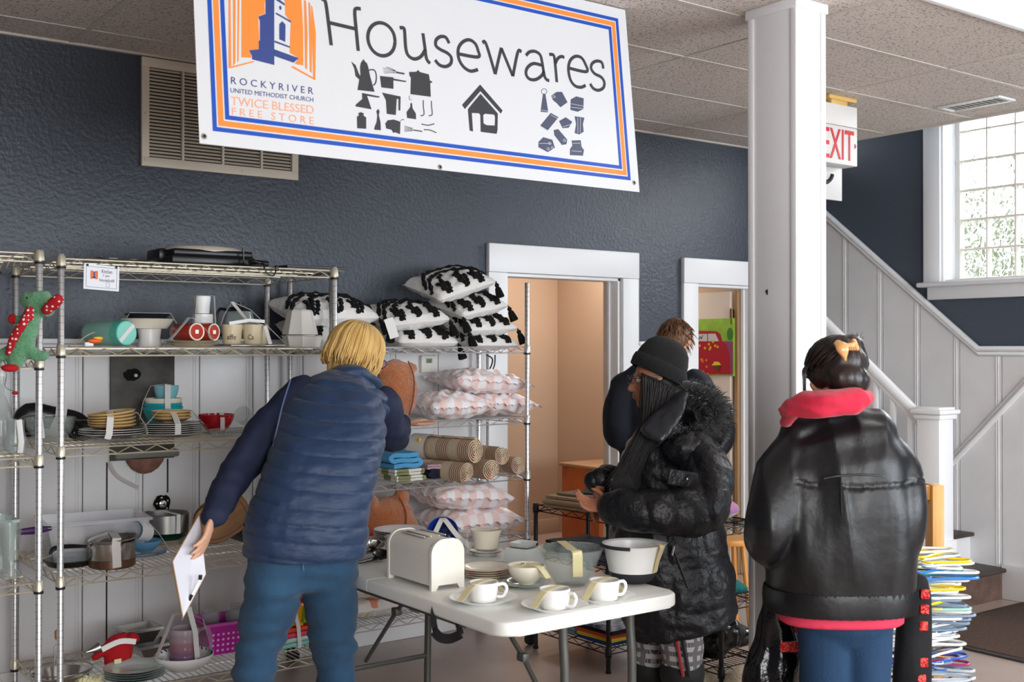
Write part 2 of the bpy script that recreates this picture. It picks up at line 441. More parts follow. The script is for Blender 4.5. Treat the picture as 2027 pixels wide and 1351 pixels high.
bm = B(); a = WX(1880, 928, SX); b = WX(2027, 772, SX); d = (b - a) * 2.2
tube(bm, [a + Vector((-0.03, 0, 0)), a + d + Vector((-0.03, 0, 0))], 0.02, 8); tube(bm, [a + Vector((-0.025, 0.02, 0.02)), a + d + Vector((-0.025, 0.02, 0.02))], 0.011, 8)
struct('trim_3', bm, m_panel)
pq = WX(1989, 1120, SX)
bm = B(); box(bm, (SX - 0.026, (1.6 + pq.y) / 2, 0.11), (0.03, pq.y - 1.6, 0.22), bev=0.006); struct('baseboard_right', bm, m_panel)
# window: casing, sill, glass blocks
bm = B()
box(bm, (SX - 0.02, WY1 + 0.06, (WZ0 + 4.0) / 2), (0.04, 0.125, 1.98), bev=0.006)
box(bm, (SX - 0.008, WY1 - 0.008, (WZ0 + 3.95) / 2), (0.03, 0.02, 1.93), bev=0.003)
box(bm, (SX + 0.09, WY1 - 0.01, (WZ0 + 3.95) / 2), (0.18, 0.02, 1.93), bev=0.003)
box(bm, (SX + 0.13, WY1 - 0.035, (WZ0 + 3.95) / 2), (0.03, 0.03, 1.93), bev=0.003)
win = struct('window_1', bm, m_white)
bm = B(); box(bm, (SX - 0.03, (WY0 + WY1) / 2 + 0.03, WZ0 - 0.018), (0.14, WY1 - WY0 + 0.22, 0.032), bev=0.012, seg=3)
box(bm, (SX - 0.025, (WY0 + WY1) / 2 + 0.03, WZ0 - 0.075), (0.04, WY1 - WY0 + 0.12, 0.085), bev=0.006)
box(bm, (SX + 0.09, (WY0 + WY1) / 2, WZ0 + 0.004), (0.18, WY1 - WY0, 0.02)); struct('window_sill', bm, m_white, win)
def glassblock():
    m = bpy.data.materials.new('wavy_glass_block'); m.use_nodes = True; N = m.node_tree.nodes; L = m.node_tree.links; N.clear()
    o = N.new('ShaderNodeOutputMaterial'); g = N.new('ShaderNodeBsdfGlass'); g.inputs['IOR'].default_value = 1.3; g.inputs['Roughness'].default_value = 0.02
    t = N.new('ShaderNodeBsdfTransparent'); mx = N.new('ShaderNodeMixShader'); mx.inputs[0].default_value = 0.65
    n = N.new('ShaderNodeTexNoise'); n.inputs['Scale'].default_value = 16; n.inputs['Detail'].default_value = 1; tc = N.new('ShaderNodeTexCoord')
    L.new(tc.outputs['Object'], n.inputs[0]); bp = N.new('ShaderNodeBump'); bp.inputs['Distance'].default_value = 0.06
    L.new(n.outputs[0], bp.inputs['Height']); L.new(bp.outputs[0], g.inputs['Normal'])
    L.new(t.outputs[0], mx.inputs[1]); L.new(g.outputs[0], mx.inputs[2]); L.new(mx.outputs[0], o.inputs[0]); return m
bm = B(); P_ = 0.196; mo = B()
ny = 12; nzb = 10
for j in range(ny):
    for k in range(nzb):
        y = WY1 - 0.055 - P_ * (j + 0.5); z = WZ0 + 0.02 + P_ * (k + 0.5)
        box(bm, (SX + 0.13, y, z), (0.02, P_ - 0.012, P_ - 0.012), bev=0.006)
for j in range(ny + 1): box(mo, (SX + 0.13, WY1 - 0.055 - P_ * j, WZ0 + 0.98), (0.05, 0.011, 1.94))
for k in range(nzb): box(mo, (SX + 0.13, (WY0 + WY1) / 2, WZ0 + 0.02 + P_ * k), (0.048, WY1 - WY0 - 0.06, 0.011))
struct('glass_blocks', bm, glassblock(), win); struct('mortar', mo, mat('mortar', '#efe9dc', rough=0.7), win)

# column
m_colw = mat('column_white_paint', '#e6e8ea', rough=0.35, bump=0.05, bscale=14)
c0 = Vector((3.58, 2.94)); wx, wy = 0.172, 0.235
bm = B(); box(bm, (c0.x + wx / 2, c0.y + wy / 2, CE / 2), (wx, wy, CE), bev=0.004)
for x in (c0.x, c0.x + wx):
    for y in (c0.y, c0.y + wy):
        sx_, sy_ = (1 if x == c0.x else -1), (1 if y == c0.y else -1)
        box(bm, (x - sx_ * 0.004 + sx_ * 0.011, y - sy_ * 0.004 + sy_ * 0.011, CE / 2 - 0.01), (0.03, 0.03, CE - 0.02), bev=0.005)
for z, h, e in ((CE - 0.02, 0.04, 0.03), (0.08, 0.16, 0.03)):
    box(bm, (c0.x + wx / 2, c0.y + wy / 2, z), (wx + e, wy + e, h), bev=0.005)
colm = ob('column', bm, m_colw); tag(colm, 'white boxed wooden column standing on the floor in front of the right doorway', 'column')
bm = B(); box(bm, (c0.x + wx + 0.012, c0.y + 0.13, 1.85), (0.0015, 0.2, 0.27)); o = ob('paper_notice', bm, mat('white_paper', '#eef3f6', rough=0.7))
tag(o, 'blank white paper notice fixed on the side of the white column', 'paper')
bm = B(); q = WX(1520, 573, c0.x - 0.002)
poly_prism(bm, [(0, 0), (0.012, 0.006), (0.004, 0.022), (0, 0.022)], 0, 0.002, Matrix.Translation(q) @ Matrix.Rotation(R(-90), 4, 'Y').to_4x4() @ Matrix.Rotation(R(90), 4, 'Z'))
tag(ob('chip_mark', bm, m_seam), 'small black chip mark on the left face of the white column', 'mark')

# staircase
st = thing('staircase', 'painted stairs with dark rubber treads rising beside the panelled wall', 'stairs', (6.5, 3.92, 0))
m_tread = mat('dark_rubber_tread', '#3a322c', rough=0.55, bump=0.1, bscale=50, col2='#4a4038')
m_riser = mat('scuffed_riser', '#54423a', rough=0.6, col2='#6b5348', vscale=12)
for i in range(9):
    y0 = 0.232 * i; z1 = 0.195 * (i + 1)
    bm = B(); box(bm, (0, y0 + 0.12, z1 - 0.195 + 0.085), (0.585, 0.23, 0.17)); ob('riser', bm, m_riser if i == 0 else m_panel, st, smooth=False)
    bm = B(); box(bm, (0, y0 + 0.11, z1 - 0.012), (0.588, 0.27, 0.026), bev=0.01, seg=3); ob('tread', bm, m_tread, st)
bm = B(); nx, nyy = -0.3, 0.11
box(bm, (nx, nyy, 0.595), (0.15, 0.15, 1.19), bev=0.004); box(bm, (nx, nyy, 0.21), (0.18, 0.18, 0.42), bev=0.006)
box(bm, (nx, nyy, 1.165), (0.185, 0.185, 0.03), bev=0.01); box(bm, (nx, nyy, 1.195), (0.215, 0.215, 0.03), bev=0.012, seg=3); box(bm, (nx, nyy, 1.215), (0.17, 0.17, 0.02), bev=0.008)
ob('newel_post', bm, m_white, st)
bm = B(); rs = 0.195 / 0.232
a = Vector((nx, nyy + 0.06, 1.12)); e = Vector((nx, nyy + 1.3, 1.12 + 1.24 * rs))
tube(bm, [a, e], 0.034, 10); tube(bm, [a + Vector((0, 0, -0.045)), e + Vector((0, 0, -0.045))], 0.022, 8); ob('handrail', bm, m_white, st)
bm = B(); tube(bm, [a + Vector((0, 0, -0.75)), e + Vector((0, 0, -0.75))], 0.03, 4); ob('bottom_rail', bm, m_white, st)
for k in range(9):
    y = nyy + 0.17 + k * 0.125
    bm = B(); z = 1.12 + (y - nyy - 0.06) * rs; box(bm, (nx, y, z - 0.4), (0.03, 0.03, 0.72), bev=0.004); ob('baluster', bm, m_white, st)
# entrance mat
bm = B(); box(bm, (6.1, 3.42, 0.006), (1.27, 0.72, 0.012), bev=0.003); mt = thing('floor_mat', 'dark brown entrance mat lying on the floor at the foot of the stairs', 'mat', (0, 0, 0.0))
ob('border', bm, mat('black_rubber', '#2c2a29', rough=0.6), mt)
bm = B(); box(bm, (6.1, 3.42, 0.012), (1.2, 0.66, 0.012), bev=0.003); ob('pile', bm, mat('brown_carpet_pile', '#4a382f', rough=1, bump=0.8, bscale=160, col2='#5b473c', vscale=60), mt)

# ceiling lights
m_diff = mat('lit_diffuser', '#fffdf8', rough=0.5, emit=5)
def troffer(x, y, label):
    t = thing('ceiling_light', label, 'ceiling light', (x, y, CE), 0, 'recessed ceiling lights')
    bm = B()
    for dx, dy, sx_, sy_ in ((0, 0.29, 1.2, 0.03), (0, -0.29, 1.2, 0.03), (0.585, 0, 0.03, 0.55), (-0.585, 0, 0.03, 0.55)): box(bm, (dx, dy, -0.008), (sx_, sy_, 0.016), bev=0.003)
    ob('frame', bm, m_white, t)
    bm = B(); box(bm, (0, 0, -0.006), (1.14, 0.55, 0.006)); ob('diffuser', bm, m_diff, t, smooth=False); return t
t0 = troffer(4.495, 2.335, 'lit rectangular ceiling light at top right, beside the column')
for x, y, lb in ((4.495, -0.105, 'lit ceiling light over the shop floor, near the right window'), (2.075, -1.935, 'lit ceiling light near the shop window')):
    dup(t0, (x, y, CE), label=lb)
# ceiling vent
t = thing('ceiling_vent', 'white slotted air vent set in the ceiling tiles near the stair window', 'vent', (5.94, 3.6, CE)); cv = t
bm = B()
for dx, dy, sx_, sy_ in ((0.075, 0, 0.025, 0.38), (-0.075, 0, 0.025, 0.38), (0, 0.18, 0.15, 0.025), (0, -0.18, 0.15, 0.025)): box(bm, (dx, dy, -0.007), (sx_, sy_, 0.012), bev=0.004)
ob('frame', bm, m_white, t)
for k in range(10):
    bm = B(); box(bm, (0, -0.15 + k * 0.033, -0.004), (0.13, 0.004, 0.016), M=None); ob('louvre', bm, mat('grey_louvre', '#9b9a90', rough=0.5), t)
bm = B(); box(bm, (0, 0, -0.0025), (0.14, 0.34, 0.002)); ob('backing', bm, m_seam, t)
# wall grille
t = thing('wall_grille', 'large cream louvred return air grille high on the dark blue wall', 'vent', (1.79, WALLY, 2.44)); GW, GH = 0.805, 0.515
m_gr = mat('cream_metal_grille', '#ddd3c2', rough=0.45)
bm = B()
for c, s in (((GW / 2, -0.012, 0.022), (GW, 0.024, 0.044)), ((GW / 2, -0.012, GH - 0.022), (GW, 0.024, 0.044)), ((0.018, -0.0125, GH / 2), (0.036, 0.023, GH - 0.086)), ((GW - 0.018, -0.0125, GH / 2), (0.036, 0.023, GH - 0.086)),
             ((0.20, -0.012, GH / 2), (0.012, 0.022, GH - 0.06)), ((0.402, -0.012, GH / 2), (0.012, 0.022, GH - 0.06)), ((0.605, -0.012, GH / 2), (0.012, 0.022, GH - 0.06))):
    box(bm, c, s, bev=0.003)
ob('frame', bm, m_gr, t)
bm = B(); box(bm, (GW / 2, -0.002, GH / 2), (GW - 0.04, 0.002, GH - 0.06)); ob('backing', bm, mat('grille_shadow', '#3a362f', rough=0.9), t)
for k in range(26):
    bm = B(); box(bm, (GW / 2, -0.011, 0.055 + k * 0.0163), (GW - 0.06, 0.002, 0.012), M=None)
    bmesh.ops.rotate(bm, cent=(0, -0.011, 0.055 + k * 0.0163), matrix=Matrix.Rotation(R(-38), 3, 'X'), verts=bm.verts); ob('louvre', bm, m_gr, t)
for x, z in ((0.016, 0.25), (0.27, GH - 0.02), (0.5, 0.02), (GW - 0.016, 0.25), (0.016, 0.03)):
    bm = B(); lathe(bm, [(0.006, 0), (0.004, 0.003)], 10, (x, -0.024, z), Matrix.Rotation(R(90), 3, 'X')); ob('screw', bm, m_gr, t)
# exit sign
ex = W(1697, 213, 6.33); t = thing('exit_sign', 'white EXIT sign with red letters hanging from the ceiling beyond the column', 'sign', (ex.x, ex.y, 2.54))
m_sign = mat('sign_white_plastic', '#dddbd8', rough=0.5); m_red = mat('exit_red', '#c8242c', rough=0.4)
bm = B(); box(bm, (-0.16, 0.05, 0.32), (0.32, 0.1, 0.115), bev=0.004); box(bm, (-0.16, 0.05, 0.155), (0.32, 0.1, 0.21), bev=0.004); ob('housing', bm, m_sign, t)
bm = B(); text_into(bm, 'EXIT', lambda x, y: Vector((x, -0.004, y)), -0.30, -0.035, 0.075, 0.24)
g = bmesh.ops.extrude_face_region(bm, geom=bm.faces[:]); bmesh.ops.translate(bm, vec=(0, 0.003, 0), verts=[v for v in g['geom'] if isinstance(v, bmesh.types.BMVert)])
poly_prism(bm, [(-0.026, 0.145), (-0.026, 0.175), (-0.012, 0.16)], 0.001, 0.004, Matrix.Rotation(R(90), 4, 'X')); ob('lettering', bm, m_red, t, smooth=False)
bm = B(); box(bm, (-0.17, 0.115, -0.0), (0.36, 0.012, 0.26), bev=0.005); ob('lower_plate', bm, mat('grey_plate', '#c4c4c2', rough=0.5), t)
bm = B(); tube(bm, [(-0.07 + 0.06 * math.cos(R(a)) - 0.07, 0.107, 0.03 + 0.065 * math.sin(R(a))) for a in range(200, 350, 12)], 0.012, 6); ob('arrow_mark', bm, m_seam, t)
for c, s in (((-0.13, 0.05, 0.395), (0.14, 0.06, 0.035)), ((-0.11, 0.05, 0.418), (0.24, 0.08, 0.022))):
    bm = B(); box(bm, c, s, bev=0.003); ob('wood_block', bm, mat('pine_block', '#d9b26a', rough=0.55, var=0.1, stretch=(1, 12, 12)), t)
# orange cabinet in the far room
p = W(1160, 1000, 8.9); t = thing('cabinet', 'orange-brown wooden cabinet in the room beyond the left doorway', 'cabinet', (p.x, p.y, 0), 0)
m_or = mat('orange_stained_wood', '#b8602a', rough=0.4, var=0.12, vscale=5, stretch=(1, 1, 0.3))
bm = B(); box(bm, (0.15, 0, 0.33), (0.42, 0.45, 0.64), bev=0.004); ob('body', bm, m_or, t)
bm = B(); box(bm, (0.15, 0, 0.66), (0.45, 0.49, 0.025), bev=0.004); ob('top', bm, mat('worn_tan_top', '#b08b68', rough=0.5), t)
# painting on the open door
t = thing('canvas_painting', 'colourful canvas of a red truck with flowers hanging on the open cream door', 'painting', (0, 0, 0))
PXX = D2[1] - 0.03 - 0.043
def pp(px, py, off=0): v = WX(px, py, PXX); return Vector((PXX - off, v.y, v.z))
a = pp(1453, 630); b = pp(1374, 743); b.y += 0.10
bm = B(); box(bm, (PXX + 0.001, (a.y + b.y) / 2, (a.z + b.z) / 2), (0.018, b.y - a.y, a.z - b.z), bev=0.002); ob('canvas', bm, mat('painted_canvas_green', '#7fa32a', rough=0.6, col2='#8fb53a', vscale=14), t)
def flat(name, pts, col, off, par=t, conv=pp, rough=0.6):
    bm = B(); f = [bm.verts.new(conv(x, y, off)) for x, y in pts]; bm.faces.new(f)
    g = bmesh.ops.extrude_face_region(bm, geom=bm.faces[:]); d = (conv(pts[0][0], pts[0][1], off + 0.0006) - conv(pts[0][0], pts[0][1], off))
    bmesh.ops.translate(bm, vec=d, verts=[v for v in g['geom'] if isinstance(v, bmesh.types.BMVert)])
    return ob(name, bm, mat('paint_' + col.strip('#'), col, rough=rough), par, smooth=False)
def circ(cx, cy, rx, ry=None, n=12): ry = ry or rx; return [(cx + rx * math.cos(2 * math.pi * i / n), cy + ry * math.sin(2 * math.pi * i / n)) for i in range(n)]
flat('painted_field', [(1425, 676), (1453, 676), (1453, 742), (1425, 742)], '#8c4468', 0.0085)
flat('painted_tree', circ(1447, 662, 6.5, 13), '#3f7a2e', 0.0085)
flat('painted_truck', [(1368, 742), (1368, 658), (1380, 655), (1420, 656), (1428, 662), (1431, 676), (1440, 683), (1446, 702), (1448, 741)], '#a8142c', 0.009)
flat('painted_window', [(1374, 662), (1418, 661), (1425, 676), (1374, 676)], '#c9c6c4', 0.0097)
for x in (1379, 1402): flat('painted_post', [(x, 661), (x + 1.2, 661), (x + 1.2, 676), (x, 676)], '#3c3a3a', 0.0104)
bm = B()
for seg in (((1383, 664), (1385.5, 672)), ((1385.5, 672), (1388, 666)), ((1388, 666), (1390.5, 672)), ((1390.5, 672), (1393, 664))): ribbon(bm, [pp(*seg[0], 0.0106), pp(*seg[1], 0.0106)], (0, 1, 0.2), 0.005, 0.0008)
ob('painted_letter', bm, m_seam, t)
rng = random.Random(3)
for k in range(34):
    x, y, c = rng.choice([(rng.uniform(1378, 1424), rng.uniform(677, 692), '#e8b01c'), (rng.uniform(1388, 1406), rng.uniform(708, 742), '#e8761c'), (rng.uniform(1374, 1384), rng.uniform(692, 706), '#e0521c'), (rng.uniform(1376, 1386), rng.uniform(712, 740), '#6d3b5e')])
    n = 10; pts = [(x + (2.9 if i % 2 else 1.6) * math.cos(2 * math.pi * i / n), y + (3.4 if i % 2 else 1.9) * math.sin(2 * math.pi * i / n)) for i in range(n)]
    flat('painted_flower', pts, c, 0.0104 + 0.00002 * k)
flat('painted_pot', [(1413, 724), (1429, 724), (1426, 732), (1420, 735), (1415, 731)], '#6b3a1c', 0.0112); flat('painted_bloom', [(1411, 724), (1417, 716), (1425, 717), (1430, 723)], '#e3cf33', 0.0113)
# wall remains behind the shelves
bm = B(); a = WY(214, 700, WALLY); b = WY(340, 905, WALLY); box(bm, ((a.x + b.x) / 2, WALLY - 0.03, (a.z + b.z) / 2), (b.x - a.x, 0.014, a.z - b.z), bev=0.002)
t = thing('slate_backplate', 'mottled dark slate plate with a rough hole on the white panelling', 'plate', (0, 0, 0)); ob('plate', bm, mat('mottled_slate', '#3d3b38', rough=0.6, bump=0.3, bscale=18, col2='#5a5853', vscale=9, detail=6), t)
c = WY(262, 742, WALLY - 0.038); bm = B(); V = [bm.verts.new((c.x + (0.042 + 0.012 * nz((i, 0, 0), 0.9)) * math.cos(i * math.pi / 9), WALLY - 0.0375, c.z + (0.03 + 0.014 * nz((0, i, 5), 0.9)) * math.sin(i * math.pi / 9))) for i in range(18)]; bm.faces.new(V); ob('hole', bm, mat('black_void', '#0b0a09', rough=1), t, smooth=False)
bm = B(); tube(bm, [(c.x + 0.01, WALLY - 0.06, c.z - 0.004), (c.x + 0.01, WALLY - 0.035, c.z - 0.004)], 0.008, 10); ob('pipe_stub', bm, mat('grey_pipe', '#9a968f', rough=0.4, metal=0.6), t)
bm = B(); c = WY(283, 906, WALLY)
prof = [(0.002, -0.075), (0.03, -0.07), (0.062, -0.05), (0.085, -0.02), (0.092, 0.0)]
lathe(bm, prof, 24, (c.x, WALLY - 0.03, c.z), sy=0.5); t = thing('drain_remnant', 'rusty half round basin remnant under a metal ledge on the panelling', 'basin', (0, 0, 0)); ob('basin', bm, mat('rust_brown', '#7a5446', rough=0.7, col2='#94695a', vscale=20), t)
bm = B(); box(bm, (c.x, WALLY - 0.045, c.z + 0.02), (0.30, 0.07, 0.035), bev=0.01); ob('ledge', bm, mat('grey_green_metal', '#7d8078', rough=0.5), t)
c = WY(320, 998, WALLY - 0.02); bm = B(); t = thing('pipe_hole', 'ragged hole with a bolted flange in the white panelling', 'fixture', (0, 0, 0))
V = [bm.verts.new((c.x + (0.04 + 0.014 * nz((i, 3, 0), 0.8)) * math.cos(i * math.pi / 9), WALLY - 0.0245, c.z + (0.045 + 0.012 * nz((4, i, 5), 0.8)) * math.sin(i * math.pi / 9))) for i in range(18)]; bm.faces.new(V); ob('hole', bm, MATS['black_void'], t, smooth=False)
m_chrome = mat('chrome', '#c9c7c2', rough=0.22, metal=1); bm = B()
lathe(bm, [(0.018, 0), (0.018, 0.012), (0.009, 0.016)], 16, (c.x, WALLY - 0.025, c.z), Matrix.Rotation(R(90), 3, 'X')); ob('flange', bm, m_chrome, t)
for k in range(5):
    bm = B(); ell(bm, (c.x + 0.027 * math.cos(k * 1.256 + 0.5), WALLY - 0.032, c.z + 0.03 * math.sin(k * 1.256 + 0.5)), 0.006, u=10, v=8); ob('bolt', bm, m_chrome, t)
for px, y0, y1 in ((209, 915, 1290), (329, 908, 975)):
    a = WY(px, y0, WALLY); b = WY(px, y1, WALLY); bm = B(); box(bm, (a.x, WALLY - 0.020, (a.z + b.z) / 2), (0.006, 0.004, a.z - b.z)); o = struct('dark_gap', bm, m_seam, wb)
bm = B(); a = WY(215, 915, WALLY - 0.03); b = WY(275, 966, WALLY - 0.03); ribbon(bm, spline([a, a.lerp(b, 0.3) + Vector((0, 0, -0.03)), b], 6), (0.3, 0, 1), 0.016); tag(ob('tape_strip', bm, mat('dull_tape', '#c3b8b4', rough=0.5)), 'loose strip of pale tape stuck on the panelling below the metal ledge', 'tape')
# thermostat
c = WY(845, 721, WALLY - 0.02); t = thing('thermostat', 'white wall thermostat with a small grey screen behind the pink pillows', 'thermostat', (c.x, WALLY - 0.018, c.z))
bm = B(); box(bm, (0, -0.014, 0), (0.1, 0.028, 0.095), bev=0.006); ob('body', bm, mat('ivory_plastic', '#e8e4dc', rough=0.45), t)
bm = B(); box(bm, (-0.002, -0.0285, 0.018), (0.04, 0.002, 0.026)); ob('screen', bm, mat('lcd_grey', '#8c9a86', rough=0.2), t)
bm = B(); text_into(bm, '68', lambda x, y: Vector((x, -0.0298, y)), -0.012, 0.008, 0.009, 0.026); ob('digits', bm, m_seam, t, smooth=False)
# tree outside
t = thing('tree', 'leafless tree with green ivy seen outside through the glass blocks', 'tree', (9.6, 5.6, 0)); bm = B()
rng = random.Random(5)
def branch(p, d, r, l, k):
    q = p + d * l; tube(bm, [p, p.lerp(q, 0.5) + Vector((0, rng.uniform(-.05, .05), 0)), q], [r, r * 0.85, r * 0.7], 6)
    if k: 
        for _ in range(3): branch(q, (d + Vector((rng.uniform(-.6, .6), rng.uniform(-.9, .9), rng.uniform(-.3, .6)))).normalized(), r * 0.6, l * 0.72, k - 1)
branch(Vector((0, 0, 0)), Vector((0, 0.05, 1)), 0.14, 1.5, 4); ob('branches', bm, mat('bark', '#a09488', rough=0.9), t)
bm = B()
for k in range(700):
    p = Vector((rng.uniform(-.6, .6), rng.gauss(0, 0.9), rng.gauss(2.5, 0.35))); a = rng.uniform(0, 6)
    V = [bm.verts.new(p + Vector((0.02 * math.cos(a + i * 1.57), 0.07 * math.cos(i * 1.57 + a), 0.07 * math.sin(i * 1.57 + a)))) for i in range(4)]; bm.faces.new(V)
ob('foliage', bm, mat('ivy_green', '#a3ab84', rough=0.8), t)
bm = B(); box(bm, (12, 4, -0.05), (10.2, 14, 0.1)); struct('ground', bm, mat('outdoor_ground', '#8a8578', rough=0.9), smooth=False)
# ================================================================== SHELVING
m_chr = mat('chrome_wire', '#d9d1bd', rough=0.4, metal=0.7)
m_chrb = mat('bright_chrome', '#dcdcdd', rough=0.3, metal=0.8)
def post_fn(c1, c2):
    def fn(N, L, v):
        z = sep(N, L, v)[2]; f = math_n(N, L, 'FRACT', math_n(N, L, 'MULTIPLY', z, 1 / 0.0254)); return mixc(N, L, math_n(N, L, 'LESS_THAN', f, 0.07), c1, c2)
    return fn
m_post = mat_fn('grooved_chrome_post', '#c8c9cc', post_fn('#dcdcdc', '#9c9c9e'), rough=0.34, metal=0.85)
m_blk = mat('black_epoxy_wire', '#1b1b1d', rough=0.4)
m_blkrub = mat('black_rubber_clip', '#161616', rough=0.6)
def shelf_mesh(w_, d_, m, r=0.0032, step=0.026):
    bm = B()
    for z in (-0.003, -0.034):
        tube(bm, [(-w_ / 2, -d_ / 2, z), (w_ / 2, -d_ / 2, z), (w_ / 2, d_ / 2, z), (-w_ / 2, d_ / 2, z)], r, 5, loop=True)
    def zig(a, b):
        a, b = Vector(a), Vector(b); n = max(4, int((b - a).length / 0.052)); n += n % 2
        tube(bm, [a.lerp(b, i / n) + Vector((0, 0, -0.006 if i % 2 else -0.032)) for i in range(n + 1)], 0.0027, 4)
    y = d_ / 2 - 0.002; x = w_ / 2 - 0.002
    zig((-x, -y, 0), (x, -y, 0)); zig((-x, y, 0), (x, y, 0)); zig((-x, -y, 0), (-x, y, 0)); zig((x, -y, 0), (x, y, 0))
    n = int(w_ / step)
    for i in range(1, n): xx = -w_ / 2 + w_ * i / n; box(bm, (xx, 0, -0.0015), (0.0028, d_, 0.0028))
    for k in range(3): box(bm, (0, -d_ / 4 + k * d_ / 4, -0.006), (w_, 0.005, 0.005))
    return bm
def rack(name, label, x0, x1, y0, y1, top, shelves, ms, mp, grp=None, pr=0.0127, casters=False, foot=0.0, glide=True):
    t = thing(name, label, 'shelf', ((x0 + x1) / 2, (y0 + y1) / 2, 0), 0, grp); w_, d_ = x1 - x0, y1 - y0
    first = None; fc = None
    for z in shelves:
        if first is None: first = ob('wire_shelf', shelf_mesh(w_ - 0.02, d_ - 0.02, ms), ms, t, (0, 0, z), ang=30)
        else: c = first.copy(); COL.objects.link(c); c.location = (0, 0, z)
    for sx_ in (-1, 1):
        for sy_ in (-1, 1):
            bm = B(); z0 = 0.12 if casters else 0.012
            lathe(bm, [(pr, z0), (pr, top - 0.004), (pr * 0.8, top)], 12, (sx_ * w_ / 2, sy_ * d_ / 2, 0)); po = ob('post', bm, mp, t)
            for z in shelves:
                if fc is None:
                    bm = B(); lathe(bm, [(pr + 0.0005, -0.032), (pr + 0.0065, -0.03), (pr + 0.0035, 0.004), (pr + 0.0005, 0.008)], 14); fc = ob('collar', bm, ms, po, (sx_ * w_ / 2, sy_ * d_ / 2, z))
                    bm = B(); lathe(bm, [(pr + 0.001, -0.042), (pr + 0.005, -0.042), (pr + 0.005, -0.034), (pr + 0.001, -0.034)], 14); fk = ob('clip', bm, m_blkrub, po, (sx_ * w_ / 2, sy_ * d_ / 2, z))
                else:
                    for s in (fc, fk): c = s.copy(); COL.objects.link(c); c.parent = po; c.location = (sx_ * w_ / 2, sy_ * d_ / 2, z)
            bm = B()
            if casters:
                lathe(bm, [(0.027, -0.013), (0.032, -0.01), (0.032, 0.01), (0.027, 0.013)], 20, (sx_ * w_ / 2 + 0.02, sy_ * d_ / 2, 0.032), Matrix.Rotation(R(90), 3, 'X'))
                box(bm, (sx_ * w_ / 2 + 0.01, sy_ * d_ / 2, 0.078), (0.03, 0.036, 0.035), bev=0.004); tube(bm, [(sx_ * w_ / 2, sy_ * d_ / 2, 0.08), (sx_ * w_ / 2, sy_ * d_ / 2, 0.13)], 0.008, 8)
                ob('caster', bm, m_blkrub, t)
            else:
                lathe(bm, [(0.014, 0), (0.014, 0.01), (0.008, 0.016), (0.008, 0.02)], 12, (sx_ * w_ / 2, sy_ * d_ / 2, 0)); ob('foot', bm, m_blkrub, t)
    return t
S1 = [1.926, 1.585, 1.200, 0.706, 0.236]; S0 = [1.934, 1.541, 1.180, 0.717, 0.236]; S2 = [1.589, 1.216, 0.918, 0.598, 0.25]
rack('wire_shelving_unit', 'chrome wire shelving unit of dishes behind the woman in the blue vest', 1.205, 2.365, 4.50, 5.20, 1.94, S1, m_chr, m_post, 'chrome wire shelving units')
rack('wire_shelving_unit', 'chrome wire shelving unit cut off at the left edge, green plush toy on it', 0.02, 1.105, 4.415, 5.10, 1.945, S0, m_chr, m_post, 'chrome wire shelving units')
rack('wire_shelving_unit', 'chrome wire shelving unit of pillows and rolled rugs beside the left doorway', 2.52, 3.68, 4.82, 5.27, 1.93, S2, m_chrb, m_post, 'chrome wire shelving units', casters=True)
rack('wire_rack', 'low black wire rack holding folded beige leggings beside the left doorway', 3.68, 4.04, 4.17, 4.745, 0.765, [0.757, 0.50, 0.12], m_blk, m_blk, 'low black wire racks', pr=0.0115)
rack('wire_rack', 'low black wire rack holding the purple plush and green cloth behind the women', 3.86, 4.20, 3.60, 4.13, 0.765, [0.757, 0.41, 0.12], m_blk, m_blk, 'low black wire racks', pr=0.0115)

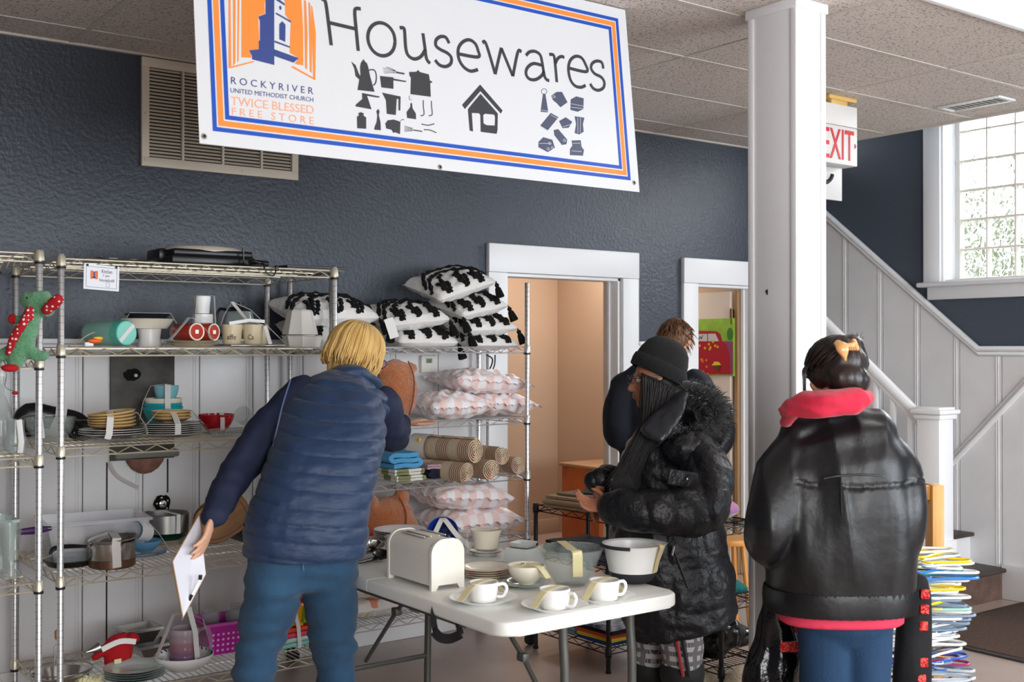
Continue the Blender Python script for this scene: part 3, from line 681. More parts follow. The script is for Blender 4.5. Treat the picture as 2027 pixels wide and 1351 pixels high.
# ================================================================== FOLDING TABLE
TZ = 0.745; TX0, TX1, TY0, TY1 = 2.03, 2.79, 2.78, 4.44
m_tab = mat('white_plastic_tabletop', '#e8e9e4', rough=0.42, bump=0.02, bscale=80)
m_leg = mat('grey_steel_leg', '#5a5a56', rough=0.4, metal=0.3)
t = thing('folding_table', 'white plastic folding table crowded with dishes in the foreground', 'table', ((TX0 + TX1) / 2, (TY0 + TY1) / 2, 0)); tw, tl = TX1 - TX0, TY1 - TY0
for s in (-1, 1):
    bm = B(); pts = []
    rr = 0.06; y_out, y_in = s * tl / 2, s * 0.003
    P = [(-tw / 2, y_in)] + [(-tw / 2 + rr - rr * math.cos(R(a)), y_out - s * (rr - rr * math.sin(R(a)))) for a in range(0, 91, 15)] + [(tw / 2 - rr + rr * math.sin(R(a)), y_out - s * (rr - rr * math.cos(R(a)))) for a in range(0, 91, 15)] + [(tw / 2, y_in)]
    poly_prism(bm, P, TZ - 0.045, TZ)
    es = [e for e in bm.edges if abs(e.verts[0].co.z - e.verts[1].co.z) < 1e-5 and not (abs(e.verts[0].co.y - y_in) < 1e-5 and abs(e.verts[1].co.y - y_in) < 1e-5)]
    bmesh.ops.bevel(bm, geom=es, offset=0.009, segments=3, affect='EDGES', profile=0.5); ob('tabletop', bm, m_tab, t)
    yy = s * (tl / 2 - 0.26)
    bm = B(); tube(bm, [(-tw / 2 + 0.1, yy, TZ - 0.055), (tw / 2 - 0.1, yy, TZ - 0.055)], 0.0125, 10); ob('leg_pivot_bar', bm, m_leg, t)
    yb = s * (tl / 2 - 0.16)
    for x, xf in ((-0.015, -0.015), (0.285, 0.285)) if s < 0 else ((-0.24, -0.12), (0.24, 0.3)):
        bm = B(); ys = yb if s < 0 else yb - 0.1
        tube(bm, spline([(x, ys, TZ - 0.03), (x, ys, 0.62), (xf, yb - 0.01, 0.45), (xf, yb, 0.015)], 6), 0.0155, 10)
        lg = ob('leg', bm, m_leg, t); bm = B(); lathe(bm, [(0.019, 0), (0.019, 0.03), (0.015, 0.035)], 12, (xf, yb, 0)); ob('foot_cap', bm, m_blkrub, lg)
    xa, xb = (-0.015, 0.285) if s < 0 else (-0.12, 0.3)
    bm = B(); tube(bm, [(xa, yb, 0.22), (xb, yb, 0.22)], 0.011, 8); ob('leg_crossbar', bm, m_leg, t)
    bm = B(); tube(bm, [(0, s * (tl / 2 - 0.145), 0.24), (0, s * (tl / 2 - 0.4), 0.5), (0, s * 0.2, TZ - 0.06)], 0.009, 8); box(bm, (0, s * (tl / 2 - 0.4), 0.5), (0.03, 0.04, 0.03), bev=0.005); ob('folding_brace', bm, m_leg, t)
for s_ in (-1, 1): bm = B(); box(bm, (s_ * (tw / 2 - 0.05), 0, TZ - 0.056), (0.03, tl - 0.5, 0.02)); ob('side_rail', bm, m_leg, t)
# carrying strap hanging from the table edge
a = W(862, 1210, 3.74); t = thing('carrying_strap', 'black webbing handle hanging below the left edge of the white table', 'strap', (0, 0, 0)); m_web = mat('black_webbing', '#151516', rough=0.8, bump=0.3, bscale=300)
bm = B(); ribbon(bm, spline([W(862, 1196, 3.76), W(858, 1225, 3.74), W(862, 1250, 3.73)], 6), RT, 0.02, 0.004); ribbon(bm, spline([W(900, 1214, 3.70), W(907, 1236, 3.69), W(912, 1256, 3.69)], 6), RT, 0.02, 0.004); ob('webbing', bm, m_web, t)
bm = B(); ribbon(bm, spline([W(859, 1250, 3.72), W(872, 1263, 3.71), W(892, 1265, 3.7), W(912, 1256, 3.68)], 8), (0, 0, 1), 0.03, 0.01); ob('grip', bm, m_web, t)

# ================================================================== GOODS: builders
def mp(px, Y): d = ray(px, 690); return (Y / d.y) / F      # metres per pixel at depth plane Y
m_cer = mat('white_glazed_ceramic', '#f6f6f4', rough=0.3); m_cream = mat('cream_glaze', '#ece4d2', rough=0.2)
m_tape = mat('cream_masking_tape', '#e9dfae', rough=0.6); m_tapew = mat('clear_white_tape', '#dedddb', rough=0.35)
m_steel = mat('brushed_steel', '#bdbbb6', rough=0.22, metal=1); m_glass = mat('clear_glass', '#b4c0bd', rough=0.03, alpha=0.2, spec=1.0)
m_black = mat('black_plastic', '#141415', rough=0.35); m_tin = mat('dull_aluminium', '#a9a8a4', rough=0.35, metal=1)
def part(name, par, m, fn, **k): bm = B(); fn(bm); return ob(name, bm, m, par, **k)
def bowl_prof(r, h, foot=0.45, t=0.004, p=2.0):
    out = [(0.001, 0.004), (r * foot * 0.95, 0.0), (r * foot, 0.004)]
    for i in range(1, 9): s = i / 8; out.append((r * (foot + (1 - foot) * math.sin(s * math.pi / 2) ** (1 / p * 1.6)), 0.004 + (h - 0.004) * s))
    return shell(out, t)
def plate_prof(r, h=0.018, t=0.003): return shell([(0.001, 0.0), (r * 0.58, 0), (r * 0.62, 0.002), (r * 0.7, h * 0.4), (r * 0.97, h * 0.93), (r, h)], t)
def bowl(name, label, cat, p, r, h, m, **k):
    bm = B(); lathe(bm, bowl_prof(r, h, **k), 36); o = ob(name, bm, m, None, p); return tag(o, label, cat)
def plate(p, r, m, label=None, h=0.018, par=None, cat='plate', grp=None, name='plate'):
    bm = B(); lathe(bm, plate_prof(r, h), 40); o = ob(name, bm, m, par, p)
    if label: tag(o, label, cat, grp)
    return o
def cup_prof(r0, r1, h, t=0.003, n=6): return shell([(0.001, 0)] + [(r0 + (r1 - r0) * math.sin(i / n * math.pi / 2), h * i / n) for i in range(n + 1)], t)
def handle(bm, r, z0, z1, out, th=0.005, ang=0, top=None):
    c, s = math.cos(ang), math.sin(ang)
    P = [(r * 0.95, z1), (r + out * 0.7, z1 + 0.002), (r + out, (z0 + z1) / 2 + 0.004), (r + out * 0.6, z0), (r * 0.93, z0 - 0.001)]
    tube(bm, spline([(x * c, x * s, z) for x, z in P], 6), th, 8)
def tape_over(name, par, pts, wdir, w_=0.024, m=None, t=0.0008): 
    bm = B(); ribbon(bm, spline(pts, 5), wdir, w_, t); return ob(name, bm, m or m_tape, par)

# ---- on the folding table
def cup_set(px, py, rp, rc, hc, ang, label, grp):
    p = WZ(px, py, TZ); t = thing('cup_and_saucer', label, 'cup and saucer', p, 0, grp)
    plate((0, 0, 0), rp, m_cer, par=t, h=0.02, name='saucer')
    bm = B(); lathe(bm, cup_prof(rc * 0.86, rc, hc), 36, (0, 0, 0.006)); c = ob('cup', bm, m_cer, t)
    bm = B(); handle(bm, rc, 0.018, 0.006 + hc * 0.8, 0.03, 0.0055, ang); ob('handle', bm, m_cer, c)
    d = (-RT * 0.72 - FL * 0.7).normalized(); z = 0.008 + hc; E_ = (RT * 0.7 - FL * 0.72)
    tape_over('tape', t, [d * rp * 0.95 + Vector((0, 0, 0.021)), d * rp * 0.8 + Vector((0, 0, 0.03)), d * (rc + 0.008) + Vector((0, 0, z * 0.85)), d * rc * 0.55 + Vector((0, 0, z)), -d * rc * 0.85 + Vector((0, 0, z)), -d * (rc + 0.012) + Vector((0, 0, z * 0.7)), -d * rp * 0.78 + Vector((0, 0, 0.02))], E_, 0.028)
    return t
G = 'taped white cups on saucers'
cup_set(957, 1193, 0.112, 0.048, 0.062, R(-25), 'taped white cup and saucer nearest the toaster', G)
cup_set(1098, 1207, 0.108, 0.049, 0.062, R(-70), 'taped white cup and saucer nearest the front edge of the table', G)
cup_set(1196, 1190, 0.105, 0.05, 0.064, R(-15), 'taped white cup and saucer in front of the white mixing bowl', G)
# toaster
p = WZ(846, 1172, TZ); t = thing('toaster', 'cream two-slice toaster standing on the white folding table', 'toaster', p, R(0)); m_toast = mat('cream_toaster_plastic', '#ebe7dc', rough=0.35)
LX, LY, HH = 0.13, 0.285, 0.172
t.location = (2.178, 3.455, TZ)
def toaster_body(bm):
    rr = 0.05; prof = [(-LX / 2, 0.016)] + [(-LX / 2 + rr * (1 - math.cos(R(a))), HH - rr + rr * math.sin(R(a))) for a in range(0, 91, 10)] + [(LX / 2 - rr * (1 - math.sin(R(a))), HH - rr + rr * math.cos(R(a))) for a in range(0, 91, 10)] + [(LX / 2, 0.016)]
    n = len(prof); a = [bm.verts.new((x, -LY / 2, z)) for x, z in prof]; b = [bm.verts.new((x, LY / 2, z)) for x, z in prof]
    bm.faces.new(a); bm.faces.new(b[::-1])
    for i in range(n): bm.faces.new((a[i], a[(i + 1) % n], b[(i + 1) % n], b[i]))
part('body', t, m_toast, toaster_body)
def endcap(bm, y):
    rr = 0.052; L2 = LX + 0.006; H2 = HH + 0.003
    prof = [(-L2 / 2, 0.0), (-L2 / 2, H2 - rr)] + [(-L2 / 2 + rr * (1 - math.cos(R(a))), H2 - rr + rr * math.sin(R(a))) for a in range(10, 91, 10)] + [(L2 / 2 - rr * (1 - math.sin(R(a))), H2 - rr + rr * math.cos(R(a))) for a in range(0, 91, 10)] + [(L2 / 2, 0.0), (L2 / 2 - 0.02, 0.0), (L2 / 2 - 0.03, 0.016), (-L2 / 2 + 0.03, 0.016), (-L2 / 2 + 0.02, 0)]
    if 1:
        a = [bm.verts.new((x, y, z)) for x, z in prof]; b = [bm.verts.new((x, y + 0.014, z)) for x, z in prof]; n = len(prof)
        bm.faces.new(a); bm.faces.new(b[::-1])
        for i in range(n): bm.faces.new((a[i], a[(i + 1) % n], b[(i + 1) % n], b[i]))
for y_ in (-LY / 2 - 0.008, LY / 2 - 0.006): part('end_panel', t, m_toast, lambda bm: endcap(bm, y_))
for x in (-0.03, 0.03):
    part('bread_slot', t, mat('slot_dark', '#6b6258', rough=0.6), lambda bm: box(bm, (x, 0.01, HH + 0.0005), (0.02, 0.15, 0.002), bev=0.0009))
    part('slot_rim', t, m_toast, lambda bm: (box(bm, (x + 0.013, 0.01, HH + 0.0015), (0.004, 0.16, 0.004), bev=0.001), box(bm, (x - 0.013, 0.01, HH + 0.0015), (0.004, 0.16, 0.004), bev=0.001)))
part('lever', t, m_black, lambda bm: box(bm, (0.0, LY / 2 + 0.014, 0.13), (0.04, 0.02, 0.014), bev=0.004))
# stacked plates (cream, gold rim) right of the toaster
m_plc = mat('ivory_china', '#f1eddc', rough=0.18); m_gold = mat('pinkish_rim', '#c9a995', rough=0.3)
def plate_stack(name, label, cat, p, n, r, m, dz=0.008, grp=None, h=0.016, rimm=None, jit=0.002):
    t = thing(name, label, cat, p, 0, grp)
    for i in range(n):
        o = plate((random.uniform(-jit, jit), random.uniform(-jit, jit), i * dz), r, m, par=t, h=h)
        if rimm: bm = B(); lathe(bm, [(r - 0.0015, h - 0.002), (r + 0.0006, h - 0.001), (r + 0.0006, h + 0.0006), (r - 0.003, h + 0.0008)], 40, cap=False); ob('rim', bm, rimm, o)
    return t
def plates_each(label_f, p, n, r, m, dz, grp, h=0.016, rimm=None, jit=0.002):
    pos = ['bottom', 'second lowest', 'third', 'fourth', 'fifth', 'sixth']
    for i in range(n):
        nm = 'topmost' if i == n - 1 else pos[min(i, 5)]
        o = plate(Vector(p) + Vector((random.uniform(-jit, jit), random.uniform(-jit, jit), i * dz)), r, m, label_f % nm, h, grp=grp)
        if rimm: bm = B(); lathe(bm, [(r - 0.0015, h - 0.002), (r + 0.0006, h - 0.001), (r + 0.0006, h + 0.0006), (r - 0.003, h + 0.0008)], 40, cap=False); ob('rim', bm, rimm, o)
plates_each('ivory plate with a pinkish rim beside the toaster, %s of its stack', WZ(962, 1142, TZ), 4, 0.098, m_plc, 0.0075, 'ivory plates beside the toaster', rimm=m_gold)
# glass plate + cream bowl taped
pg = WZ(1042, 1160, TZ); o = plate(pg, 0.092, mat('green_tint_glass', '#e3efe6', rough=0.03, trans=0.3, ior=1.4), 'clear glass plate under the small cream bowl on the table', 0.014)
t = thing('bowl', 'small cream bowl with tape across it, on a glass plate', 'bowl', pg + Vector((0, 0, 0.006)))
part('vessel', t, m_cream, lambda bm: lathe(bm, bowl_prof(0.067, 0.068, 0.42), 36))
tape_over('tape', t, [RT * -0.03 - FL * 0.04 + Vector((0, 0, 0.072)), Vector((0, 0, 0.071)), RT * 0.045 - FL * 0.05 + Vector((0, 0, 0.069)), RT * 0.075 - FL * 0.075 + Vector((0, 0, 0.035))], RT * 0.6 + FL * 0.8, 0.03)
# wide cream cup on saucer behind
pg = WZ(962, 1100, TZ); plates_each('white side plate under the wide cream cup, %s of two', pg, 2, 0.068, m_cer, 0.008, 'white side plates under the cream cup')
t = thing('cup', 'wide flared cream cup with tape on white side plates, behind the toaster', 'cup', pg + Vector((0, 0, 0.026)))
part('vessel', t, m_cream, lambda bm: lathe(bm, shell([(0.001, 0), (0.042, 0), (0.05, 0.006), (0.052, 0.03), (0.056, 0.055), (0.066, 0.08)], 0.003), 36)); 
tape_over('tape', t, [RT * -0.072 - FL * 0.02 + Vector((0, 0, -0.01)), RT * -0.07 - FL * 0.01 + Vector((0, 0, 0.078)), RT * -0.02 + Vector((0, 0, 0.083)), RT * 0.05 + Vector((0, 0, 0.083))], FL, 0.03, m_tapew)
# two faceted frosted square dishes
m_frost = mat('frosted_pale_glass', '#e8efee', rough=0.3, trans=0.15, ior=1.3)
p = WZ(1036, 1122, TZ)
def sq(bm, w0, w1, h, th, n=32):
    def rr(a, z): return 1.0 / max(abs(math.cos(a)), abs(math.sin(a))) ** 0.75
    lathe(bm, shell([(0.001, 0), (w0, 0), (w1, h)], th), n, fn=lambda a, z: rr(a, z))
t = thing('glass_dish', 'large square pale glass dish turned upside down on the table', 'dish', p, R(20)); part('body', t, m_frost, lambda bm: sq(bm, 0.07, 0.052, 0.075, 0.004))
t = thing('glass_dish', 'small square pale glass cup inside the larger square dish', 'dish', p - FL * 0.0 + Vector((0, 0, 0.078)) , R(20)); part('body', t, m_frost, lambda bm: sq(bm, 0.036, 0.044, 0.016, 0.004))
# big glass mixing bowl
p = WZ(1130, 1158, TZ); t = thing('glass_mixing_bowl', 'large clear glass mixing bowl with cream tape over its rim', 'bowl', p)
part('body', t, m_glass, lambda bm: lathe(bm, shell([(0.001, 0), (0.05, 0), (0.062, 0.01), (0.085, 0.055), (0.104, 0.1), (0.114, 0.13), (0.12, 0.132)], 0.004), 48))
tape_over('tape', t, [-FL * 0.088 + RT * 0.02 + Vector((0, 0, 0.045)), -FL * 0.108 + RT * 0.018 + Vector((0, 0, 0.09)), -FL * 0.121 + RT * 0.015 + Vector((0, 0, 0.136)), -FL * 0.07 + Vector((0, 0, 0.137)), FL * 0.0 - RT * 0.01 + Vector((0, 0, 0.136)), FL * 0.1 - RT * 0.03 + Vector((0, 0, 0.137))], RT, 0.034)
# white mixing bowl with black base
p = WZ(1253, 1152, TZ); t = thing('mixing_bowl', 'white plastic mixing bowl with a black base and spout at the table corner', 'bowl', p, YAW * -1)
part('base', t, mat('soft_black_rubber', '#2c2c30', rough=0.6), lambda bm: lathe(bm, [(0.001, 0), (0.05, 0), (0.068, 0.008), (0.082, 0.03), (0.086, 0.042)], 40))
m_wpl = mat('white_plastic', '#eeefee', rough=0.3)
part('body', t, m_wpl, lambda bm: lathe(bm, shell([(0.001, 0.04), (0.087, 0.041), (0.094, 0.075), (0.104, 0.13), (0.112, 0.138)], 0.004), 48, fn=lambda a, z: 1 + (0.13 * math.exp(-((abs(a - 2 * math.pi if a > math.pi else a)) / 0.25) ** 2) if z > 0.1 else 0)))
part('grip', t, MATS['soft_black_rubber'], lambda bm: tube(bm, [(0.115 * math.cos(R(a)), 0.115 * math.sin(R(a)), 0.134) for a in range(175, 262, 6)], 0.0065, 8))
tape_over('tape', t, [(0.07, -0.062, 0.045), (0.082, -0.072, 0.1), (0.092, -0.08, 0.142), (0.06, -0.04, 0.144)], (0.6, 0.8, 0), 0.024, mat('yellowed_tape', '#d9c690', rough=0.5))
# plates behind the toaster, butter tub, blue bowls in tape, plates
pb_ = WZ(800, 1062, TZ); plates_each('white dinner plate at the back of the table, %s of its stack', (2.60, 4.33, TZ), 4, 0.115, m_cer, 0.008, 'white dinner plates at the back of the table')
t = thing('lidded_box', 'small cream lidded tub wrapped in tape behind the toaster', 'box', (2.43, 4.0, TZ)); part('body', t, m_cream, lambda bm: box(bm, (0, 0, 0.038), (0.15, 0.09, 0.076), bev=0.012, seg=3)); 
part('tape', t, m_tape, lambda bm: (box(bm, (-0.02, 0, 0.0385), (0.028, 0.093, 0.079)), box(bm, (0.045, 0, 0.0385), (0.022, 0.093, 0.079)))); part('lid', t, m_cream, lambda bm: box(bm, (0, 0, 0.066), (0.155, 0.095, 0.01), bev=0.004))
m_bl = mat('cobalt_glaze', '#1f3f9e', rough=0.2)
t = thing('cobalt_bowl', 'cobalt blue bowl lying on its side with white tape looped over it', 'bowl', (2.58, 3.95, TZ + 0.052), 0)
Mx = (Matrix.Rotation(-YAW, 3, 'Z') @ Matrix.Rotation(R(68), 3, 'X'))
part('vessel', t, m_bl, lambda bm: lathe(bm, bowl_prof(0.065, 0.05, 0.4), 32, (0, 0, 0.012), Mx))
part('inner_cup', t, mat('navy_glaze', '#142552', rough=0.25), lambda bm: lathe(bm, bowl_prof(0.045, 0.035, 0.45), 28, (0.01, -0.02, 0.012), Mx))
for dx in (-0.035, 0.062): tape_over('tape', t, [RT * (dx * 2.2) - FL * 0.075 + Vector((0, 0, -0.04)), RT * dx - FL * 0.07 + Vector((0, 0, 0.02)), RT * 0.0 - FL * 0.03 + Vector((0, 0, 0.085)), RT * -dx * 0.6 + FL * 0.05 + Vector((0, 0, 0.05))], RT, 0.02, m_tapew)
plates_each('small white plate under the cobalt blue bowl, %s of its pile', (2.58, 3.93, TZ), 1, 0.085, m_cer, 0.008, None)
# utensils and pan at the left end
t = thing('ladle_set', 'black and steel ladles bundled beside the toaster', 'utensils', (2.14, 3.86, TZ)); 
for k, (a, m_) in enumerate(((R(200), m_black), (R(230), m_steel), (R(215), m_steel))):
    d = Vector((math.cos(a), math.sin(a), 0)); off = Vector((0.02 * k, 0.03 * k, 0.014 + 0.012 * k))
    ld = part('handle', t, m_black if k != 1 else m_steel, lambda bm: tube(bm, [off - d * 0.1, off, off + d * 0.14 + Vector((0, 0, 0.008))], [0.008, 0.006, 0.005], 8))
    part('spoon_bowl', t, m_, lambda bm: lathe(bm, bowl_prof(0.036, 0.026, 0.3, 0.002), 20, off - d * 0.12 + Vector((0, 0, -0.006)), Matrix.Rotation(R(20), 3, 'X')))
t = thing('steel_bowl', 'small steel mixing bowl holding a yellow-banded jar, left of the toaster', 'bowl', (2.2, 4.12, TZ)); part('vessel', t, m_steel, lambda bm: lathe(bm, bowl_prof(0.06, 0.05), 28))
t = thing('canister', 'white canister with a yellow lid band behind the toaster', 'canister', (2.2, 4.12, TZ + 0.012)); part('body', t, m_wpl, lambda bm: lathe(bm, [(0.001, 0), (0.036, 0), (0.036, 0.075), (0.001, 0.078)], 24)); part('band', t, mat('yellow_plastic', '#f2c51d', rough=0.4), lambda bm: lathe(bm, [(0.0365, 0.06), (0.038, 0.062), (0.038, 0.08), (0.001, 0.083)], 24))
# red cloth on unit 2 low shelf handled below

# ================================================================== GOODS: left shelving unit
mg = lambda n, px, Y, z: on(px, Y, z)
z1, z2, z3, z4, z5 = [s + 0.001 for s in S1]
# top shelf
t = thing('oval_platter', 'flat metal oval platter with small lids at the left of the top shelf', 'tray', on(238, 4.72, z1)); part('body', t, m_steel, lambda bm: lathe(bm, shell([(0.001, 0), (0.13, 0), (0.16, 0.012), (0.165, 0.013)], 0.002), 40, sy=0.62))
for dx, dy, r_, m_ in ((-0.03, 0, 0.032, m_cream), (0.06, 0.02, 0.026, m_cer), (-0.075, 0.02, 0.03, m_black)): part('loose_lid', t, m_, lambda bm: lathe(bm, [(0.001, 0.0), (r_, 0.0), (r_, 0.01), (r_ * 0.6, 0.02), (0.001, 0.022)], 20, (dx, dy, 0.003)))
t = thing('electric_grill', 'black electric contact grill with a cream lid on the top shelf', 'appliance', on(402, 4.82, z1))
part('base', t, m_black, lambda bm: box(bm, (0, 0, 0.03), (0.38, 0.26, 0.042), bev=0.012, seg=3)); part('upper_plate', t, m_black, lambda bm: box(bm, (0, 0, 0.062), (0.36, 0.25, 0.03), bev=0.01, seg=3))
part('lid', t, mat('cream_plastic_lid', '#cfc6b6', rough=0.35), lambda bm: lathe(bm, [(0.165, 0.068), (0.168, 0.076), (0.15, 0.092), (0.1, 0.099), (0.001, 0.101)], 40, sx=1.08, sy=0.75))
for s in (-1, 1): part('hinge_arm', t, m_black, lambda bm: box(bm, (s * 0.195, 0.03, 0.055), (0.04, 0.16, 0.05), bev=0.012))
[part('foot', t, m_tin, lambda bm: lathe(bm, [(0.02, 0), (0.02, 0.012)], 12, (x, y, 0))) for x in (-0.12, 0.13) for y in (-0.09, 0.09)]
t = thing('coiled_cable', 'coiled black power cable hanging over the front of the top shelf', 'cord', on(505, 4.62, z1 + 0.006)); 
def cord(bm):
    P = [(-0.03, 0.05, 0.0), (-0.01, -0.02, 0.0)]
    for i in range(40): a = i * 0.75; P.append((0.035 * math.cos(a) + 0.01 * math.sin(i), -0.03 + 0.03 * math.sin(a), 0.004 + 0.018 * abs(math.sin(a * 0.37))))
    P += [(-0.02, -0.12, 0.01), (-0.01, -0.135, -0.03), (0.02, -0.138, -0.045), (0.035, -0.136, -0.02)]
    tube(bm, spline(P, 4), 0.0035, 6)
part('cable', t, m_black, cord); part('plug', t, m_black, lambda bm: (box(bm, (0.038, -0.136, -0.012), (0.014, 0.014, 0.025), bev=0.003), tube(bm, [(-0.03, 0.05, 0.0), (-0.035, 0.05, 0.085)], 0.004, 6)))
t = thing('baking_tray', 'flat black baking tray lying at the right of the top shelf', 'tray', on(590, 4.84, z1)); part('body', t, m_black, lambda bm: (box(bm, (0, 0, 0.003), (0.27, 0.36, 0.004)), tube(bm, [(-0.14, -0.185, 0.02), (0.14, -0.185, 0.02), (0.14, 0.185, 0.02), (-0.14, 0.185, 0.02)], 0.005, 6, loop=True), *[box(bm, c, s) for c, s in (((0, -0.18, 0.01), (0.28, 0.004, 0.02)), ((0, 0.18, 0.01), (0.28, 0.004, 0.02)), ((0.137, 0, 0.01), (0.004, 0.36, 0.02)), ((-0.137, 0, 0.01), (0.004, 0.36, 0.02)))]))
# household sign card
cc = WY(201, 550, 4.488); t = thing('card_sign', 'white card sign reading Kitchen 1 per household clipped to the top shelf', 'sign', cc, 0, rot=(R(-6), R(3), R(0)))
part('card', t, mat('white_card', '#e9ebf2', rough=0.6), lambda bm: box(bm, (0, 0, 0), (0.135, 0.0015, 0.098)))
part('border_line', t, mat('pen_grey', '#4a4e66', rough=0.7), lambda bm: [box(bm, c, s) for c, s in (((0, -0.0012, 0.04), (0.118, 0.0006, 0.0012)), ((0, -0.0012, -0.04), (0.118, 0.0006, 0.0012)), ((0.058, -0.0012, 0), (0.0012, 0.0006, 0.08)), ((-0.058, -0.0012, 0), (0.0012, 0.0006, 0.08)))])
def sgn(bm):
    f = lambda x, y: Vector((x, -0.0016, y))
    text_into(bm, 'Kitchen', f, 0.0, 0.04, 0.018, 0.032); text_into(bm, '1 per', f, 0.006, 0.032, 0.001, 0.014); text_into(bm, 'household', f, -0.008, 0.048, -0.015, -0.003)
part('lettering', t, mat('card_ink', '#23252e', rough=0.7), sgn, smooth=False)
part('logo_orange', t, mat('logo_orange', '#e07434', rough=0.5), lambda bm: (box(bm, (-0.037, -0.0014, 0.008), (0.011, 0.0008, 0.032)), box(bm, (-0.02, -0.0014, 0.008), (0.011, 0.0008, 0.032)))); part('logo_tower', t, mat('logo_blue', '#2f4486', rough=0.5), lambda bm: (box(bm, (-0.0285, -0.0016, 0.008), (0.005, 0.0008, 0.026)), box(bm, (-0.0285, -0.0016, -0.002), (0.012, 0.0008, 0.006))))
part('device_mark', t, MATS['pen_grey'], lambda bm: [box(bm, c, s) for c, s in (((0.018, -0.0012, -0.027), (0.0008, 0.0006, 0.018)), ((0.03, -0.0012, -0.027), (0.0008, 0.0006, 0.018)), ((0.024, -0.0012, -0.018), (0.012, 0.0006, 0.0008)), ((0.024, -0.0012, -0.036), (0.012, 0.0006, 0.0008)))])
part('clip', t, m_blkrub, lambda bm: (box(bm, (0.055, -0.002, 0.045), (0.008, 0.004, 0.008)), box(bm, (-0.055, -0.002, 0.045), (0.008, 0.004, 0.008))))
# second shelf
m_teal = mat('mint_teal_ceramic', '#58b3a1', rough=0.35); p = on(222, 4.72, z2)
ax = (Vector((0.35, -0.94, 0))).normalized(); Mt = ax.to_track_quat('Z', 'Y').to_matrix()
t = thing('flower_pot', 'teal cylindrical pot lying on its side in a clear bag with an orange toy', 'pot', p + Vector((0, 0.02, 0.056)))
part('vessel', t, m_teal, lambda bm: lathe(bm, [(0.045, 0.0), (0.05, -0.11), (0.052, -0.112), (0.053, 0.09), (0.050, 0.1), (0.001, 0.1)], 36, (0, 0, 0), Mt))
part('drain_hole', t, m_blkrub, lambda bm: lathe(bm, [(0.006, 0.1005), (0.001, 0.1008)], 12, (0, 0, 0), Mt)); part('base_face', t, mat('pale_teal_base', '#86d2c4', rough=0.4), lambda bm: lathe(bm, [(0.047, 0.1), (0.046, 0.1015), (0.008, 0.1012)], 36, (0, 0, 0), Mt, cap=False))
part('tape', t, m_tapew, lambda bm: ribbon(bm, [Mt @ Vector((-0.033, -0.034, 0.1025)), Mt @ Vector((0.033, 0.034, 0.1025))], Mt @ Vector((1, -1, 0)), 0.018))
m_bag = mat('clear_bag_film', '#ffffff', rough=0.15, alpha=0.22)
part('bag', t, m_bag, lambda bm: lathe(bm, [(0.02, -0.16), (0.04, -0.14), (0.06, -0.1), (0.058, 0.0), (0.056, 0.06)], 20, (0, 0, 0.0), Mt, cap=False, fn=lambda a, z: 1 + 0.05 * math.sin(a * 5 + z * 60)))
t = thing('toy_fish', 'orange and yellow toy fish in the bag beside the teal pot', 'toy', p + Vector((-0.085, -0.055, 0.024))); part('body', t, mat('orange_plastic', '#f0682a', rough=0.4), lambda bm: ell(bm, (0, 0, 0), (0.028, 0.012, 0.011))); part('fin', t, MATS['yellow_plastic'], lambda bm: ell(bm, (0.012, 0, 0.01), (0.02, 0.008, 0.008)))
t = thing('power_strip', 'pale cable with a white plug lying at the left of the second shelf', 'cable', on(165, 4.68, z2)); part('plug', t, m_cer, lambda bm: box(bm, (0.02, 0, 0.01), (0.035, 0.025, 0.018), bev=0.004)); part('cable', t, mat('pale_cable', '#b9b2a6', rough=0.5), lambda bm: tube(bm, spline([(0, 0, 0.006), (-0.06, -0.03, 0.004), (-0.03, 0.04, 0.006), (0.03, 0.06, 0.045), (0.06, 0.05, 0.06)], 6), 0.003, 6))
p = on(296, 4.88, z2); t = thing('cake_stand', 'white fluted pedestal supporting a cream tray on the second shelf', 'stand', p); part('pedestal', t, m_cer, lambda bm: lathe(bm, shell([(0.052, 0), (0.05, 0.01), (0.044, 0.04), (0.05, 0.078)], 0.003), 48, fn=lambda a, z: 1 + 0.015 * math.cos(a * 24)))
tt = thing('serving_tray', 'shallow cream tray stacked on the white pedestal', 'tray', p + Vector((-0.01, 0, 0.079))); part('body', tt, m_cream, lambda bm: lathe(bm, shell([(0.001, 0), (0.085, 0), (0.112, 0.04), (0.118, 0.042)], 0.004), 40, sy=0.8))
t = thing('glass_platter', 'dark glass oval dish tied on top of the cream tray', 'dish', p + Vector((-0.01, 0, 0.123))); part('body', t, mat('smoky_glass', '#33363a', rough=0.06, trans=0.4), lambda bm: lathe(bm, shell([(0.001, 0), (0.08, 0), (0.1, 0.018), (0.104, 0.02)], 0.003), 40, sy=0.8)); 
part('tape', t, m_tapew, lambda bm: ribbon(bm, [(-0.1, -0.03, 0.0), (-0.085, -0.03, 0.023), (0.09, -0.03, 0.023), (0.128, -0.03, -0.035), (0.11, -0.03, -0.06), (0.05, -0.04, -0.12)], (0, 1, 0), 0.01))
pr = on(380, 4.66, z2); plates_each('cream plate under the red canisters, %s of two', pr, 2, 0.115, mat('tan_cream_plate', '#ddcfae', rough=0.3), 0.009, 'cream plates under the red canisters')
m_rc = mat('brick_red_ceramic', '#b43a2c', rough=0.25)
